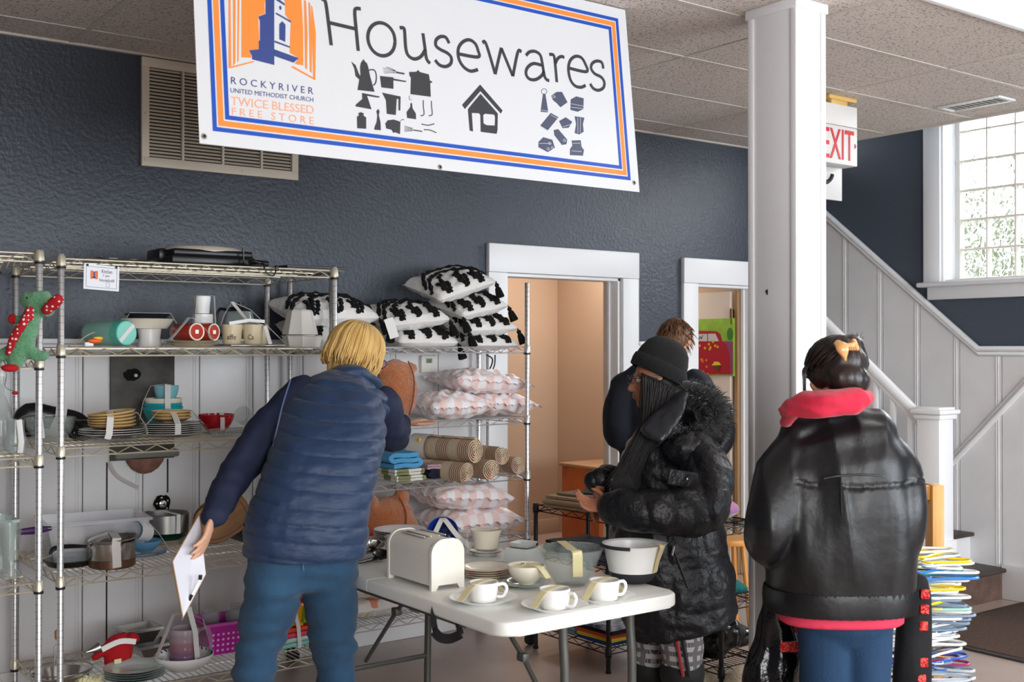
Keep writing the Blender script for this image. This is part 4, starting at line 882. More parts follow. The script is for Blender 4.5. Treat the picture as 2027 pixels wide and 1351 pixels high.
for k, (dx, dy, rz) in enumerate(((-0.025, -0.015, -8), (0.05, 0.02, 8))):
    Mk = Vector((math.sin(R(rz + 22)), -math.cos(R(rz + 22)), 0)).to_track_quat('Z', 'Y').to_matrix(); t = thing('canister', ('left', 'right')[k] + ' of two brick red canisters lying on cream plates', 'canister', pr + Vector((dx, dy, 0.063)), 0, 'red canisters lying on plates')
    part('body', t, m_rc, lambda bm: lathe(bm, [(0.001, -0.08), (0.033, -0.08), (0.036, -0.075), (0.036, 0.06), (0.034, 0.064)], 32, (0, 0, 0), Mk, cap=False)); part('rim', t, m_cream, lambda bm: lathe(bm, [(0.0345, 0.06), (0.037, 0.062), (0.0365, 0.067), (0.031, 0.066)], 32, (0, 0, 0), Mk, cap=False))
    part('base_disc', t, m_rc, lambda bm: lathe(bm, [(0.031, 0.065), (0.001, 0.064)], 32, (0, 0, 0), Mk)); part('price_label', t, m_cer, lambda bm: box(bm, Mk @ Vector((0, 0, 0.066)), (0.014, 0.003, 0.016), rz=R(rz)))
t = thing('tape_loop', 'white tape strip peaked over the two red canisters', 'tape', pr); part('strip', t, m_tapew, lambda bm: ribbon(bm, [(-0.115, -0.06, 0.03), (-0.06, -0.05, 0.09), (-0.03, -0.04, 0.122), (-0.01, -0.045, 0.12), (0.03, -0.07, 0.075), (0.055, -0.1, 0.025)], (0, 1, 0.3), 0.018))
pc = on(402, 4.90, z2 + 0.0); 
t = thing('mug', 'white mug at the bottom of the nested white cup tower', 'mug', pc + Vector((0.01, 0.03, 0))); part('vessel', t, m_cer, lambda bm: lathe(bm, shell([(0.001, 0), (0.05, 0.0), (0.053, 0.03), (0.053, 0.08), (0.048, 0.105)], 0.004), 36))
t = thing('mug', 'white ribbed mug standing in the middle of the cup tower', 'mug', pc + Vector((0.01, 0.03, 0.107))); part('vessel', t, m_cer, lambda bm: lathe(bm, [(0.001, 0), (0.046, 0.0), (0.045, 0.018), (0.046, 0.02), (0.045, 0.04), (0.001, 0.042)], 36))
t = thing('cup', 'small white cup upside down on top of the cup tower', 'cup', pc + Vector((0.008, 0.03, 0.15))); part('vessel', t, m_cer, lambda bm: lathe(bm, [(0.001, 0), (0.03, 0.0), (0.033, 0.03), (0.038, 0.076), (0.036, 0.078), (0.001, 0.078)], 32)); part('tape', t, m_tapew, lambda bm: (ribbon(bm, [(-0.05, -0.03, -0.06), (-0.041, -0.035, 0.079), (0.041, -0.035, 0.079), (0.05, -0.03, -0.06)], (0, 1, 0), 0.012)))
# glass carafe with black lid
pc = on(475, 4.86, z2 + 0.016); t = thing('glass_carafe', 'clear glass carafe with a black lid behind the cream mugs', 'carafe', pc); part('body', t, m_glass, lambda bm: lathe(bm, shell([(0.001, 0), (0.068, 0), (0.07, 0.08), (0.058, 0.135), (0.056, 0.15)], 0.003), 36)); part('lid', t, m_black, lambda bm: lathe(bm, [(0.058, 0.145), (0.06, 0.15), (0.055, 0.162), (0.012, 0.168), (0.014, 0.185), (0.001, 0.187)], 28))
part('handle', t, m_black, lambda bm: handle(bm, 0.06, 0.04, 0.15, 0.045, 0.007, R(150)))
pt = on(492, 4.68, z2); t = thing('serving_tray', 'silver rectangular tray under the three cream mugs', 'tray', pt); part('body', t, m_steel, lambda bm: box(bm, (0, 0, 0.006), (0.25, 0.22, 0.01), bev=0.004))
m_mug = mat('cream_stoneware', '#dccdae', rough=0.3)
for k, (dx, dy, a, txt, lab) in enumerate(((-0.085, -0.02, R(-25), 'affe', 'cream mug with dark script at the left of the silver tray'), (0.0, -0.045, R(170), 'Ca', 'cream mug with dark script at the front of the silver tray'), (0.055, 0.03, R(60), 'C', 'cream mug with dark script at the back right of the silver tray'))):
    t = thing('mug', lab, 'mug', pt + Vector((dx, dy, 0.0115)), 0, 'cream mugs with script')
    part('vessel', t, m_mug, lambda bm: lathe(bm, shell([(0.001, 0), (0.036, 0), (0.04, 0.008), (0.042, 0.05), (0.046, 0.085)], 0.003), 32)); part('handle', t, m_mug, lambda bm: handle(bm, 0.042, 0.02, 0.07, 0.025, 0.0045, a))
    fa = math.atan2(-pt.y, -pt.x)
    def wrap(x, y): ang = fa + (x / 0.043); r_ = 0.044; return Vector((r_ * math.cos(ang), r_ * math.sin(ang), y))
    part('script', t, mat('brown_script', '#38261c', rough=0.5), lambda bm: text_into(bm, txt, wrap, -0.02, 0.004 if k else 0.018, 0.02, 0.042), smooth=False)
t = thing('tape_loop', 'white tape drawn up over the carafe lid and down to the tray', 'tape', pt); part('strip', t, m_tapew, lambda bm: (ribbon(bm, [(-0.13, 0.0, 0.09), (-0.1, 0.03, 0.14), (-0.035, 0.1, 0.2), (0.045, 0.08, 0.165), (0.13, -0.1, 0.012)], (0, 1, 0), 0.009), ribbon(bm, [(-0.035, 0.1, 0.2), (0.0, 0.02, 0.12), (0.035, -0.095, 0.09), (0.05, -0.115, 0.012)], (1, 0.2, 0), 0.02), ribbon(bm, [(-0.12, -0.075, 0.10), (-0.03, -0.075, 0.115), (0.035, -0.09, 0.11)], (0, 0, 1), 0.014)))
# white square planters
p = on(598, 4.72, z2); m_pl = mat('matte_white_planter', '#dad6cf', rough=0.45)
t = thing('planter', 'low wide octagonal off-white planter at the right of the second shelf', 'planter', p, R(20)); part('vessel', t, m_pl, lambda bm: lathe(bm, shell([(0.001, 0), (0.08, 0), (0.09, 0.045), (0.096, 0.052)], 0.004), 8), ang=20)
t = thing('planter', 'tapered off-white planter upside down inside the low octagonal one', 'planter', p + Vector((-0.01, 0, 0.0565)), R(25)); part('vessel', t, m_pl, lambda bm: lathe(bm, [(0.08, 0), (0.08, 0.006), (0.057, 0.105), (0.05, 0.112), (0.001, 0.112)], 8), ang=20)
# third shelf
def sagbowl(r, h, m, lab, p, name='bowl', cat='bowl', grp=None, rimc=None):
    t = thing(name, lab, cat, p, 0, grp); part('vessel', t, m, lambda bm: lathe(bm, bowl_prof(r, h, 0.5), 32))
    if rimc: part('band', t, rimc, lambda bm: lathe(bm, [(r * 0.66, h * 0.25), (r * 0.74, h * 0.27), (r * 0.8, h * 0.4), (r * 0.72, h * 0.42)], 32, cap=False))
    return t
m_yel = mat('butter_yellow_glaze', '#e0c083', rough=0.3); m_dkp = mat('grey_brown_plate', '#6c6059', rough=0.3); m_mar = mat('maroon_band', '#8c2a2c', rough=0.4); m_plg = mat('pale_grey_plate', '#d5d3cf', rough=0.25)
mz = lambda px, py: WY(px, py, 5.03)
t = thing('baking_mould', 'black moulded ring baking pan lying on edge at the left end of the third shelf', 'baking pan', (0, 0, 0)); bm = B()
limb(bm, [mz(36, 850), mz(58, 822), mz(104, 828), mz(150, 838), mz(172, 858)], [(0.035, 0.03), (0.052, 0.036), (0.05, 0.036), (0.05, 0.036), (0.035, 0.03)], (0, 0, 1))
for px, py in ((56, 840), (158, 850)): tube(bm, [mz(px, py) + Vector((0.048 * math.cos(a * 0.3927), -0.02, 0.04 * math.sin(a * 0.3927))) for a in range(16)], 0.016, 8, loop=True)
organic('body', bm, mat('glossy_black_mould', '#161618', rough=0.22), t, 0.006, 3)
part('tape', t, m_tapew, lambda bm: ribbon(bm, [mz(96, 862) + Vector((0, -0.05, 0)), mz(112, 828) + Vector((0, -0.06, 0)), mz(122, 806) + Vector((0, -0.01, 0.01))], (1, 0, 0.3), 0.045))
t = thing('cut_glass_bowl', 'cut glass bowl in front of the black muffin pan', 'bowl', on(100, 4.84, z3)); part('vessel', t, m_glass, lambda bm: lathe(bm, shell([(0.001, 0), (0.05, 0), (0.075, 0.03), (0.09, 0.06), (0.096, 0.1)], 0.006), 48, fn=lambda a, z: 1 + 0.03 * math.cos(a * 16 + z * 40))); part('tape', t, m_tapew, lambda bm: ribbon(bm, [(-0.05, -0.08, 0.02), (-0.06, -0.085, 0.1), (-0.03, -0.02, 0.108), (0.06, 0.06, 0.104)], (1, 0, 0), 0.018))
pa_ = on(222, 4.68, z3); t = plate(pa_, 0.135, m_glass, 'clear glass plate under the left stack of plates on the third shelf', 0.02)
plates_each('dark plate with a pale rim in the left stack on the third shelf, %s', pa_ + Vector((0, 0, 0.02)), 3, 0.127, m_dkp, 0.009, 'dark plates in the left stack', rimm=m_plg)
for i in range(5): sagbowl(0.094, 0.022, m_yel, 'shallow yellow bowl in the left stack on the third shelf, ' + ('lowest', 'second', 'third', 'fourth', 'topmost')[i], pa_ + Vector((0, 0, 0.05 + i * 0.0125)), grp='yellow bowls in the left stack', rimc=m_mar if i == 0 else None).rotation_euler = (0, R(-1.5 * i), 0)
t = thing('tape_loop', 'white tape over the left stack of yellow bowls', 'tape', pa_); part('strip', t, m_tapew, lambda bm: (ribbon(bm, [(-0.055, -0.12, 0.02), (-0.05, -0.126, 0.04), (-0.035, -0.095, 0.105), (-0.01, 0.0, 0.128)], (1, 0, 0), 0.026), ribbon(bm, [(-0.01, 0.0, 0.128), (0.09, -0.05, 0.115), (0.11, -0.08, 0.06), (0.115, -0.085, 0.03)], (0, 1, 0), 0.024)))
pb2 = on(340, 4.82, z3); plates_each('pale-edged dinner plate in the right stack on the third shelf, %s', pb2, 6, 0.13, m_dkp, 0.0085, 'dinner plates in the right stack', rimm=m_plg)
for i in range(3): sagbowl(0.084, 0.024, m_yel, 'yellow bowl on the right stack of plates, ' + ('lowest', 'middle', 'topmost')[i], pb2 + Vector((0, 0, 0.062 + i * 0.013)), grp='yellow bowls on the right stack', rimc=m_mar if i == 0 else None)
t = thing('tape_loop', 'white tape over the right stack of yellow bowls', 'tape', pb2); part('strip', t, m_tapew, lambda bm: (ribbon(bm, [(-0.02, -0.13, 0.015), (-0.02, -0.131, 0.06), (-0.02, -0.085, 0.10), (-0.02, 0, 0.118)], (1, 0, 0), 0.026), ribbon(bm, [(-0.13, -0.03, 0.045), (-0.07, -0.04, 0.114), (0.07, -0.04, 0.114), (0.13, -0.03, 0.05)], (0, 1, 0), 0.01)))
pt2 = on(323, 5.1, z3); m_aq = mat('turquoise_plastic', '#1aa3ad', rough=0.3)
t = plate_stack('plate', 'pile of plates under the turquoise bowls at the back of the third shelf', 'plate', pt2, 1, 0.08, m_plg); 
for i, (r_, h_, m_, lab, dz) in enumerate(((0.088, 0.095, m_aq, 'turquoise bowl at the bottom of the turquoise and cream pile', 0.02), (0.084, 0.08, m_aq, 'turquoise bowl nested second in the turquoise pile', 0.052), (0.083, 0.07, m_cream, 'cream bowl nested in the turquoise pile', 0.083), (0.055, 0.085, mat('pale_blue_plastic', '#86c6d2', rough=0.3), 'pale blue small bowl on top of the turquoise pile', 0.125))): sagbowl(r_, h_, m_, lab, pt2 + Vector((0.0 if i < 3 else 0.015, 0, dz)))
t = thing('tape_loop', 'white tape running down the turquoise bowl pile', 'tape', pt2); part('strip', t, m_tapew, lambda bm: (ribbon(bm, [(-0.01, -0.08, 0.03), (-0.012, -0.096, 0.1), (-0.012, -0.092, 0.155), (0.0, -0.062, 0.215), (0.03, 0.02, 0.215)], (1, 0, 0), 0.026), ribbon(bm, [(-0.11, -0.01, 0.06), (-0.09, 0, 0.14), (-0.06, -0.01, 0.21), (0.0, -0.03, 0.218), (0.07, 0, 0.205)], (0, 1, 0), 0.008)))
pr3 = on(437, 4.86, z3); t = thing('spice_rack', 'low wire trivet under the red bowl', 'rack', pr3); part('wires', t, m_tin, lambda bm: [tube(bm, [(-0.07 + i * 0.02, -0.08, 0.004), (-0.07 + i * 0.02, 0.08, 0.004)], 0.003, 6) for i in range(8)])
t = sagbowl(0.078, 0.078, mat('crimson_glaze', '#a8141f', rough=0.12), 'deep red bowl with white tape on the third shelf', pr3 + Vector((-0.02, 0, 0.008))); part('tape', t, m_tapew, lambda bm: ribbon(bm, [(0.0, -0.07, 0.01), (-0.005, -0.083, 0.06), (0.0, -0.06, 0.083), (0.02, 0.02, 0.083)], (1, 0, 0), 0.02))
t = thing('glass_platter', 'clear rectangular glass dish at the front of the third shelf near the sleeve', 'dish', on(465, 4.66, z3)); part('body', t, m_glass, lambda bm: lathe(bm, shell([(0.001, 0), (0.1, 0), (0.12, 0.03), (0.128, 0.031)], 0.004), 40, sy=0.75, fn=lambda a, z: 1 + 0.01 * math.cos(30 * a)))
t = thing('glass_tumbler', 'ribbed glass tumbler lying tilted behind the red bowl', 'glass', on(492, 4.92, z3 + 0.05), 0, rot=(R(60), 0, R(-60))); part('body', t, m_glass, lambda bm: lathe(bm, shell([(0.001, -0.05), (0.032, -0.05), (0.034, 0.0), (0.042, 0.06)], 0.003), 40, fn=lambda a, z: 1 + 0.035 * math.cos(14 * a)))
# fourth shelf
p = on(185, 4.9, z4); m_clb = mat('hazy_clear_plastic', '#eceef6', rough=0.15, alpha=0.38)
t = thing('storage_box', 'clear plastic storage box lying on the fourth shelf among pans', 'box', p + Vector((-0.0, 0, 0.0)), R(-6))
def tub(bm, w0, d0, w1, d1, h, th=0.003):
    P = [[(-a / 2, -b / 2, z), (a / 2, -b / 2, z), (a / 2, b / 2, z), (-a / 2, b / 2, z)] for a, b, z in ((w0, d0, 0), (w1, d1, h), (w1 + 0.02, d1 + 0.02, h), (w1 + 0.02, d1 + 0.02, h + 0.012), (w1 - 2 * th, d1 - 2 * th, h + 0.012), (w0 - 2 * th, d0 - 2 * th, th))]
    rings(bm, [[Vector(q) for q in r] for r in P])
part('body', t, m_clb, lambda bm: tub(bm, 0.34, 0.24, 0.40, 0.29, 0.155), ang=20)
for k, (dx, dy, sx_, sy_, sz_, m_, lab) in enumerate(((-0.09, 0.05, 0.12, 0.1, 0.11, m_cream, 'cream'), (0.04, 0.05, 0.1, 0.1, 0.12, mat('tea_box_brown', '#8b7660', rough=0.6), 'brown'))):
    t = thing('carton', lab + ' carton standing in the clear storage box', 'box', p + Vector((dx, dy, 0.005)), R(-6)); part('body', t, m_, lambda bm: box(bm, (0, 0, sz_ / 2), (sx_, sy_, sz_), bev=0.004)); part('flap', t, m_cer, lambda bm: box(bm, (0, 0, sz_ + 0.001), (sx_ * 0.8, sy_ * 0.5, 0.002)))
t = thing('spatula', 'dark purple handled spatula resting across the clear storage box', 'utensil', on(62, 4.66, z4 + 0.165), R(4)); part('handle', t, mat('dark_purple_plastic', '#4a2a5e', rough=0.35), lambda bm: limb(bm, [(-0.045, 0, 0), (0.02, 0, 0.0), (0.075, 0, 0.002)], [(0.008, 0.012), (0.01, 0.015), (0.006, 0.009)], (0, 1, 0), 12)); part('shaft', t, m_clb, lambda bm: box(bm, (0.16, 0, 0.004), (0.2, 0.028, 0.005), bev=0.002))
p = on(223, 4.62, z4); t = thing('saucepan', 'steel saucepan with copper-brown base and tilted lid on the fourth shelf', 'pan', p); part('vessel', t, m_steel, lambda bm: lathe(bm, shell([(0.001, 0.03), (0.085, 0.03), (0.089, 0.035), (0.089, 0.1), (0.093, 0.104)], 0.002), 44)); part('base', t, mat('copper_base', '#7a5a4a', rough=0.35, metal=0.8), lambda bm: lathe(bm, [(0.001, 0), (0.083, 0), (0.0895, 0.005), (0.0895, 0.034)], 44))
part('lid', t, m_steel, lambda bm: lathe(bm, [(0.095, 0.0), (0.097, 0.008), (0.085, 0.014), (0.05, 0.022), (0.001, 0.026)], 44, (0.005, 0, 0.108), Matrix.Rotation(R(-5), 3, 'Y'))); part('tape', t, m_tapew, lambda bm: ribbon(bm, [(-0.01, -0.094, 0.01), (-0.015, -0.098, 0.1), (-0.01, -0.09, 0.125), (0.0, 0.0, 0.137), (0.03, 0.09, 0.12)], (1, 0, 0), 0.034))
part('handle', t, m_black, lambda bm: limb(bm, [(-0.10, 0.01, 0.088), (-0.16, 0.01, 0.095), (-0.22, 0.0, 0.095), (-0.24, -0.01, 0.08)], [(0.006, 0.008), (0.009, 0.013), (0.009, 0.014), (0.006, 0.006)], (0, 0, 1), 12)); part('handle_bracket', t, m_steel, lambda bm: tube(bm, [(-0.088, 0.01, 0.085), (-0.11, 0.01, 0.089)], 0.005, 8))
t = thing('frying_pan', 'shallow black-rimmed glass pan beneath the black saucepan handle', 'pan', on(140, 4.76, z4)); part('vessel', t, m_black, lambda bm: lathe(bm, shell([(0.001, 0), (0.085, 0), (0.1, 0.022), (0.104, 0.023)], 0.003), 40)); part('glass_lid', t, m_glass, lambda bm: lathe(bm, shell([(0.099, 0.025), (0.085, 0.035), (0.05, 0.046), (0.001, 0.05)], 0.003), 40))
t = thing('food_container', 'lidded plastic food container with a pale green seal on the fourth shelf', 'box', on(128, 4.98, z4), R(8)); t.location.z = z4; 
part('body', t, m_clb, lambda bm: box(bm, (0, 0, 0.03), (0.13, 0.09, 0.058), bev=0.01)); part('seal', t, mat('pale_green_seal', '#c0cf9c', rough=0.4), lambda bm: box(bm, (0, 0, 0.062), (0.136, 0.096, 0.008), bev=0.003)); bpy.data.objects.remove(t.children[0]) if False else None
pm = on(282, 4.76, z4); plates_each('white plate with a blue rim under the tilted mug, %s of two', pm, 2, 0.098, m_cer, 0.01, 'blue-rimmed plates under the mug', rimm=mat('blue_rim', '#4c78a8', rough=0.3))
sagbowl(0.07, 0.045, mat('steel_blue_glaze', '#5d93b8', rough=0.25), 'blue bowl on the blue-rimmed plates beside the saucepan', pm + Vector((0.01, 0, 0.022)))
t = thing('mug', 'white mug with a blue inside lying tilted on the blue bowl', 'mug', pm + Vector((-0.01, 0, 0.105)), 0, rot=(R(38), R(-72), 0)); part('vessel', t, m_cer, lambda bm: lathe(bm, [(0.001, -0.045), (0.04, -0.045), (0.042, 0.045)], 32, cap=False)); part('lining', t, mat('teal_blue_glaze', '#2f7d96', rough=0.3), lambda bm: lathe(bm, [(0.042, 0.045), (0.039, 0.046), (0.037, -0.03), (0.001, -0.035)], 32, cap=False)); part('handle', t, m_cer, lambda bm: handle(bm, 0.041, -0.025, 0.025, 0.022, 0.005, R(160)))
t = thing('tape_loop', 'white tape over the tilted blue and white mug', 'tape', pm); part('strip', t, m_tapew, lambda bm: ribbon(bm, [(-0.07, -0.02, 0.14), (0.01, -0.02, 0.155), (0.055, -0.04, 0.10), (0.1, -0.05, 0.02)], (0, 1, 0), 0.014))
pg2 = on(335, 4.95, z4); m_grn = mat('forest_green_plate', '#1f6a4c', rough=0.3)
plates_each('cream plate beneath the green plates under the round tin, %s', pg2, 3, 0.085, m_cream, 0.009, 'cream plates beneath the round tin')
plates_each('forest green plate under the round tin, %s of three', pg2 + Vector((0, 0, 0.03)), 3, 0.085, m_grn, 0.009, 'green plates beneath the round tin')
t = thing('cake_tin', 'round aluminium springform tin on the green plates', 'baking tin', pg2 + Vector((-0.015, 0, 0.066))); part('body', t, m_tin, lambda bm: lathe(bm, shell([(0.001, 0), (0.1, 0), (0.1, 0.078), (0.104, 0.082)], 0.003), 44)); part('tape', t, m_tapew, lambda bm: ribbon(bm, [(0.02, -0.101, 0.0), (0.02, -0.104, 0.083), (0.0, 0.0, 0.086), (-0.05, 0.09, 0.085)], (1, 0, 0), 0.018))
# wooden boards
m_wood = mat('maple_board', '#a5764b', rough=0.5, col2='#8d6440', vscale=7, stretch=(1, 8, 8))
for k, (dx, dy, tz_, lab) in enumerate(((0, 0, 0, 'front'), (0.012, 0.06, 0.008, 'rear'))):
    t = thing('cutting_board', lab + ' of two round-ended wooden cutting boards leaning beside the clipboard', 'board', on(440, 4.84 + dy, z4 + 0.112 + tz_), 0, 'leaning wooden cutting boards', rot=(R(64), R(-24), R(4)))
    n = 40; P = [(0.13 * math.copysign(abs(math.cos(2 * math.pi * i / n)) ** 0.75, math.cos(2 * math.pi * i / n)), 0.09 * math.copysign(abs(math.sin(2 * math.pi * i / n)) ** 0.75, math.sin(2 * math.pi * i / n))) for i in range(n)]
    part('board', t, m_wood, lambda bm: (poly_prism(bm, P, -0.009, 0.009), bmesh.ops.bevel(bm, geom=[e for e in bm.edges if abs(e.verts[0].co.z - e.verts[1].co.z) < 1e-5], offset=0.004, segments=2, affect='EDGES')))
    part('juice_groove', t, mat('groove_brown', '#6b4a30', rough=0.6), lambda bm: tube(bm, [(x * 0.86, y * 0.84, 0.0085) for x, y in P], 0.002, 6, loop=True))
plate(on(495, 4.9, z4 + 0.1), 0.09, m_plg, 'pale plate lying above dark pans at the right of the fourth shelf', 0.01); 
t = thing('pan_stack', 'dark roasting pan with white tape under the pale plate', 'pan', on(510, 4.9, z4)); part('body', t, m_black, lambda bm: box(bm, (0, 0, 0.048), (0.22, 0.2, 0.094), bev=0.01)); part('tape', t, m_tapew, lambda bm: box(bm, (-0.07, -0.1008, 0.05), (0.018, 0.002, 0.09)))
# fifth shelf
p = on(92, 4.72, z5); t = thing('strainer', 'wide steel pan at the lower left with a wire strainer rim', 'pan', p + Vector((0.06, 0.0, 0))); part('vessel', t, m_steel, lambda bm: lathe(bm, shell([(0.001, 0), (0.09, 0), (0.11, 0.05), (0.116, 0.052)], 0.002), 40)); part('mesh_rim', t, m_tin, lambda bm: (tube(bm, [(0.118 * math.cos(a * 0.2618), 0.118 * math.sin(a * 0.2618), 0.065) for a in range(24)], 0.0025, 6, loop=True), tube(bm, spline([(0.11, -0.03, 0.066), (0.14, -0.03, 0.075), (0.155, -0.03, 0.06)], 5), 0.003, 6)))
t = thing('egg_beater', 'wooden knobbed crank of an old beater standing in the lower left pan', 'utensil', p + Vector((0.045, 0, 0.012))); part('shaft', t, m_tin, lambda bm: tube(bm, spline([(-0.02, 0, 0), (-0.01, 0, 0.11), (-0.012, 0, 0.14), (0.008, 0, 0.165), (0.004, 0, 0.18)], 5), 0.003, 6)); part('knob', t, mat('amber_wood_knob', '#b87a34', rough=0.35), lambda bm: limb(bm, [(0.004, 0, 0.182), (0.004, 0, 0.2)], [0.015, 0.016], (1, 0, 0), 16))
t = thing('work_gloves', 'crumpled pale yellow rubber gloves at the front of the lowest shelf', 'gloves', on(175, 4.64, z5))
gl = B(); 
for k in range(9): a = k * 0.7; limb(gl, [(-0.06 + 0.012 * k, -0.02, 0.01), (-0.05 + 0.013 * k, 0.02 * math.cos(a), 0.03 + 0.01 * math.sin(a)), (-0.03 + 0.015 * k, 0.05, 0.012)], [0.009, 0.012, 0.007], (1, 0, 0), 8)
ob('gloves', gl, mat('pale_yellow_rubber', '#e3dcae', rough=0.5), t)
p = on(222, 4.78, z5); m_rf = mat('red_felt', '#b3121c', rough=0.9, bump=0.3, bscale=200)
t = thing('santa_mitt', 'red and white stuffed kitchen mitt lying on the lowest shelf', 'oven mitt', p); bm = B()
limb(bm, [(0.02, 0.0, 0.04), (0.03, 0, 0.08), (0.01, 0, 0.12)], [(0.055, 0.035), (0.06, 0.035), (0.05, 0.03)]); limb(bm, [(0.0, 0, 0.12), (0.06, 0, 0.135), (0.1, 0, 0.125)], [0.026, 0.026, 0.02]); limb(bm, [(-0.03, 0, 0.1), (-0.07, -0.01, 0.075)], [0.02, 0.014])
organic('body', bm, m_rf, t, 0.006, 4, lambda c, n: 0.004 * nz(c, 30)); part('white_trim', t, m_cer, lambda bm: ribbon(bm, spline([(-0.05, -0.035, 0.11), (0.02, -0.045, 0.135), (0.09, -0.03, 0.12)], 5), (0, 0, 1), 0.022, 0.006)); part('tip', t, m_tin, lambda bm: tube(bm, [(-0.055, -0.01, 0.115), (-0.11, -0.02, 0.105)], [0.022, 0.003], 10)); part('tag', t, m_tape, lambda bm: box(bm, (0.01, -0.05, 0.03), (0.03, 0.002, 0.07), rz=R(8)))
for k, (px, Y, dz, rx) in enumerate(((275, 5.0, 0.0, 0), (300, 4.96, 0.0, 0))):
    t = thing('loaf_pan', ('larger tilted', 'smaller flat')[k] + ' aluminium loaf pan on the lowest shelf behind the red mitt', 'baking pan', on(px, Y, z5 + (0.055 if k == 0 else 0.0)), R(5)); part('body', t, m_tin, lambda bm: tub(bm, 0.1, 0.09, 0.15, 0.13, 0.055 if k == 0 else 0.045), ang=20)
t = thing('cooling_rack', 'black wire cooling rack under the loaf pans', 'rack', on(262, 4.9, z5)); part('wires', t, m_black, lambda bm: [tube(bm, [(-0.03 + 0.012 * i, -0.12, 0.003), (-0.03 + 0.012 * i, 0.0, 0.003)], 0.002, 5) for i in range(14)]); t.location.y = 4.84
plates_each('clear bluish glass plate at the front of the lowest shelf, %s', on(268, 4.64, z5), 5, 0.12, mat('blue_tint_glass', '#dcebe8', rough=0.05, trans=0.2, ior=1.3), 0.009, 'glass plates on the lowest shelf')
p = on(366, 4.64, z5); t = thing('serving_bowl', 'white serving bowl with a navy leaf rim holding the measuring jug', 'bowl', p)
part('vessel', t, m_cer, lambda bm: lathe(bm, bowl_prof(0.12, 0.068, 0.45), 40)); m_navy = mat('navy_pattern', '#24305c', rough=0.4)
for k in range(26):
    a = k * math.pi / 13; part('leaf_mark', t, m_navy, lambda bm: tube(bm, [(0.108 * math.cos(a), 0.108 * math.sin(a), 0.0605), (0.1145 * math.cos(a + 0.06), 0.1145 * math.sin(a + 0.06), 0.0688)], 0.0028, 4))
t = thing('measuring_jug', 'ribbed clear measuring jug with red and blue tint standing in the white bowl', 'jug', p + Vector((0.0, 0.0, 0.008)))
def tint(N, L, v):
    z = sep(N, L, v)[2]; r = N.new('ShaderNodeValToRGB'); L.new(math_n(N, L, 'MULTIPLY', z, 5.0), r.inputs[0]); e = r.color_ramp.elements; e[0].color = lin('#5a6fae'); e[1].color = lin('#dfe3ea'); x = e.new(0.45); x.color = lin('#c08a9a'); return r.outputs[0]
part('vessel', t, mat_fn('tinted_clear_plastic', '#dfe3ea', tint, rough=0.15, trans=0.35, ior=1.25), lambda bm: lathe(bm, shell([(0.001, 0), (0.058, 0)] + [(0.06 + 0.002 * math.sin(i * 1.6), 0.006 + i * 0.0085) for i in range(20)], 0.003), 36)); part('handle', t, m_glass, lambda bm: handle(bm, 0.062, 0.03, 0.15, 0.05, 0.008, R(-8)))
t = thing('tape_loop', 'white tape drawn from the bowl rim up over the measuring jug', 'tape', p); part('strip', t, m_tapew, lambda bm: (ribbon(bm, [(-0.118, 0, 0.07), (-0.05, -0.01, 0.24), (-0.02, -0.02, 0.245)], (0, 1, 0), 0.03), ribbon(bm, [(0.0, -0.05, 0.27), (0.02, -0.068, 0.17), (0.03, -0.075, 0.035)], (1, 0, 0), 0.022), ribbon(bm, [(0.01, 0.0, 0.24), (0.08, 0, 0.2), (0.118, 0, 0.07)], (0, 1, 0), 0.01)))
p = on(448, 4.86, z5); m_mag = mat('magenta_plastic', '#b01a90', rough=0.3); t = thing('basket', 'magenta perforated plastic basket holding glasses on the lowest shelf', 'basket', p, R(-4)); part('body', t, m_mag, lambda bm: tub(bm, 0.2, 0.17, 0.25, 0.21, 0.13), ang=20)
for i in range(9):
    for j in range(4): part('perforation', t, mat('magenta_shade_hole', '#e3a8d4', rough=0.5), lambda bm: lathe(bm, [(0.006, 0), (0.001, 0.0006)], 8, (-0.09 + i * 0.0225, -0.0892 - 0.02 * (0.02 + j * 0.024) / 0.13, 0.02 + j * 0.024), Matrix.Rotation(R(98), 3, 'X')))
for k, (dx, dy) in enumerate(((-0.055, 0.0), (0.03, -0.02), (0.06, 0.04))): t = thing('drinking_glass', ('left', 'middle', 'right')[k] + ' clear glass standing in the magenta basket', 'glass', p + Vector((dx, dy, 0.006)), 0, 'glasses in the magenta basket', rot=(0, R(6 * (k - 1)), 0)); part('body', t, m_glass, lambda bm: lathe(bm, shell([(0.001, 0), (0.026, 0), (0.03, 0.09), (0.04, 0.15), (0.038, 0.175)], 0.002), 28))
# colourful containers
p = on(578, 4.74, z5); cols = [('#8fcfc6', 'mint'), ('#c9e3dd', 'pale mint'), ('#e8486a', 'coral pink'), ('#e2502a', 'orange red')]
for k, (c, nme) in enumerate(cols): t = thing('food_tub', nme + ' plastic tub in the colourful nested pile on the lowest shelf', 'tub', p + Vector((0, 0, 0.0 + 0.022 * k)), R(8)); part('body', t, mat('plastic_' + nme.replace(' ', '_'), c, rough=0.35), lambda bm: box(bm, (0, 0, 0.016), (0.2 - 0.006 * k, 0.14, 0.02), bev=0.009, seg=3))
for k, (c, nme, dx, tilt, w_) in enumerate((('#f2a22a', 'yellow orange', -0.015, 8, 0.075), ('#7fb81f', 'lime green', 0.015, 10, 0.018), ('#e21a6a', 'hot pink', 0.075, 6, 0.045))): t = thing('food_tub', nme + ' tub standing on edge on top of the colourful pile', 'tub', p + Vector((dx, 0.0 - 0.02 * (k == 1), 0.097)), R(8), rot=(0, R(tilt), R(8))); part('body', t, mat('plastic_' + nme.replace(' ', '_'), c, rough=0.35), lambda bm: box(bm, (0, 0, 0.05), (w_, 0.13, 0.1 if k != 1 else 0.075), bev=0.007, seg=3))
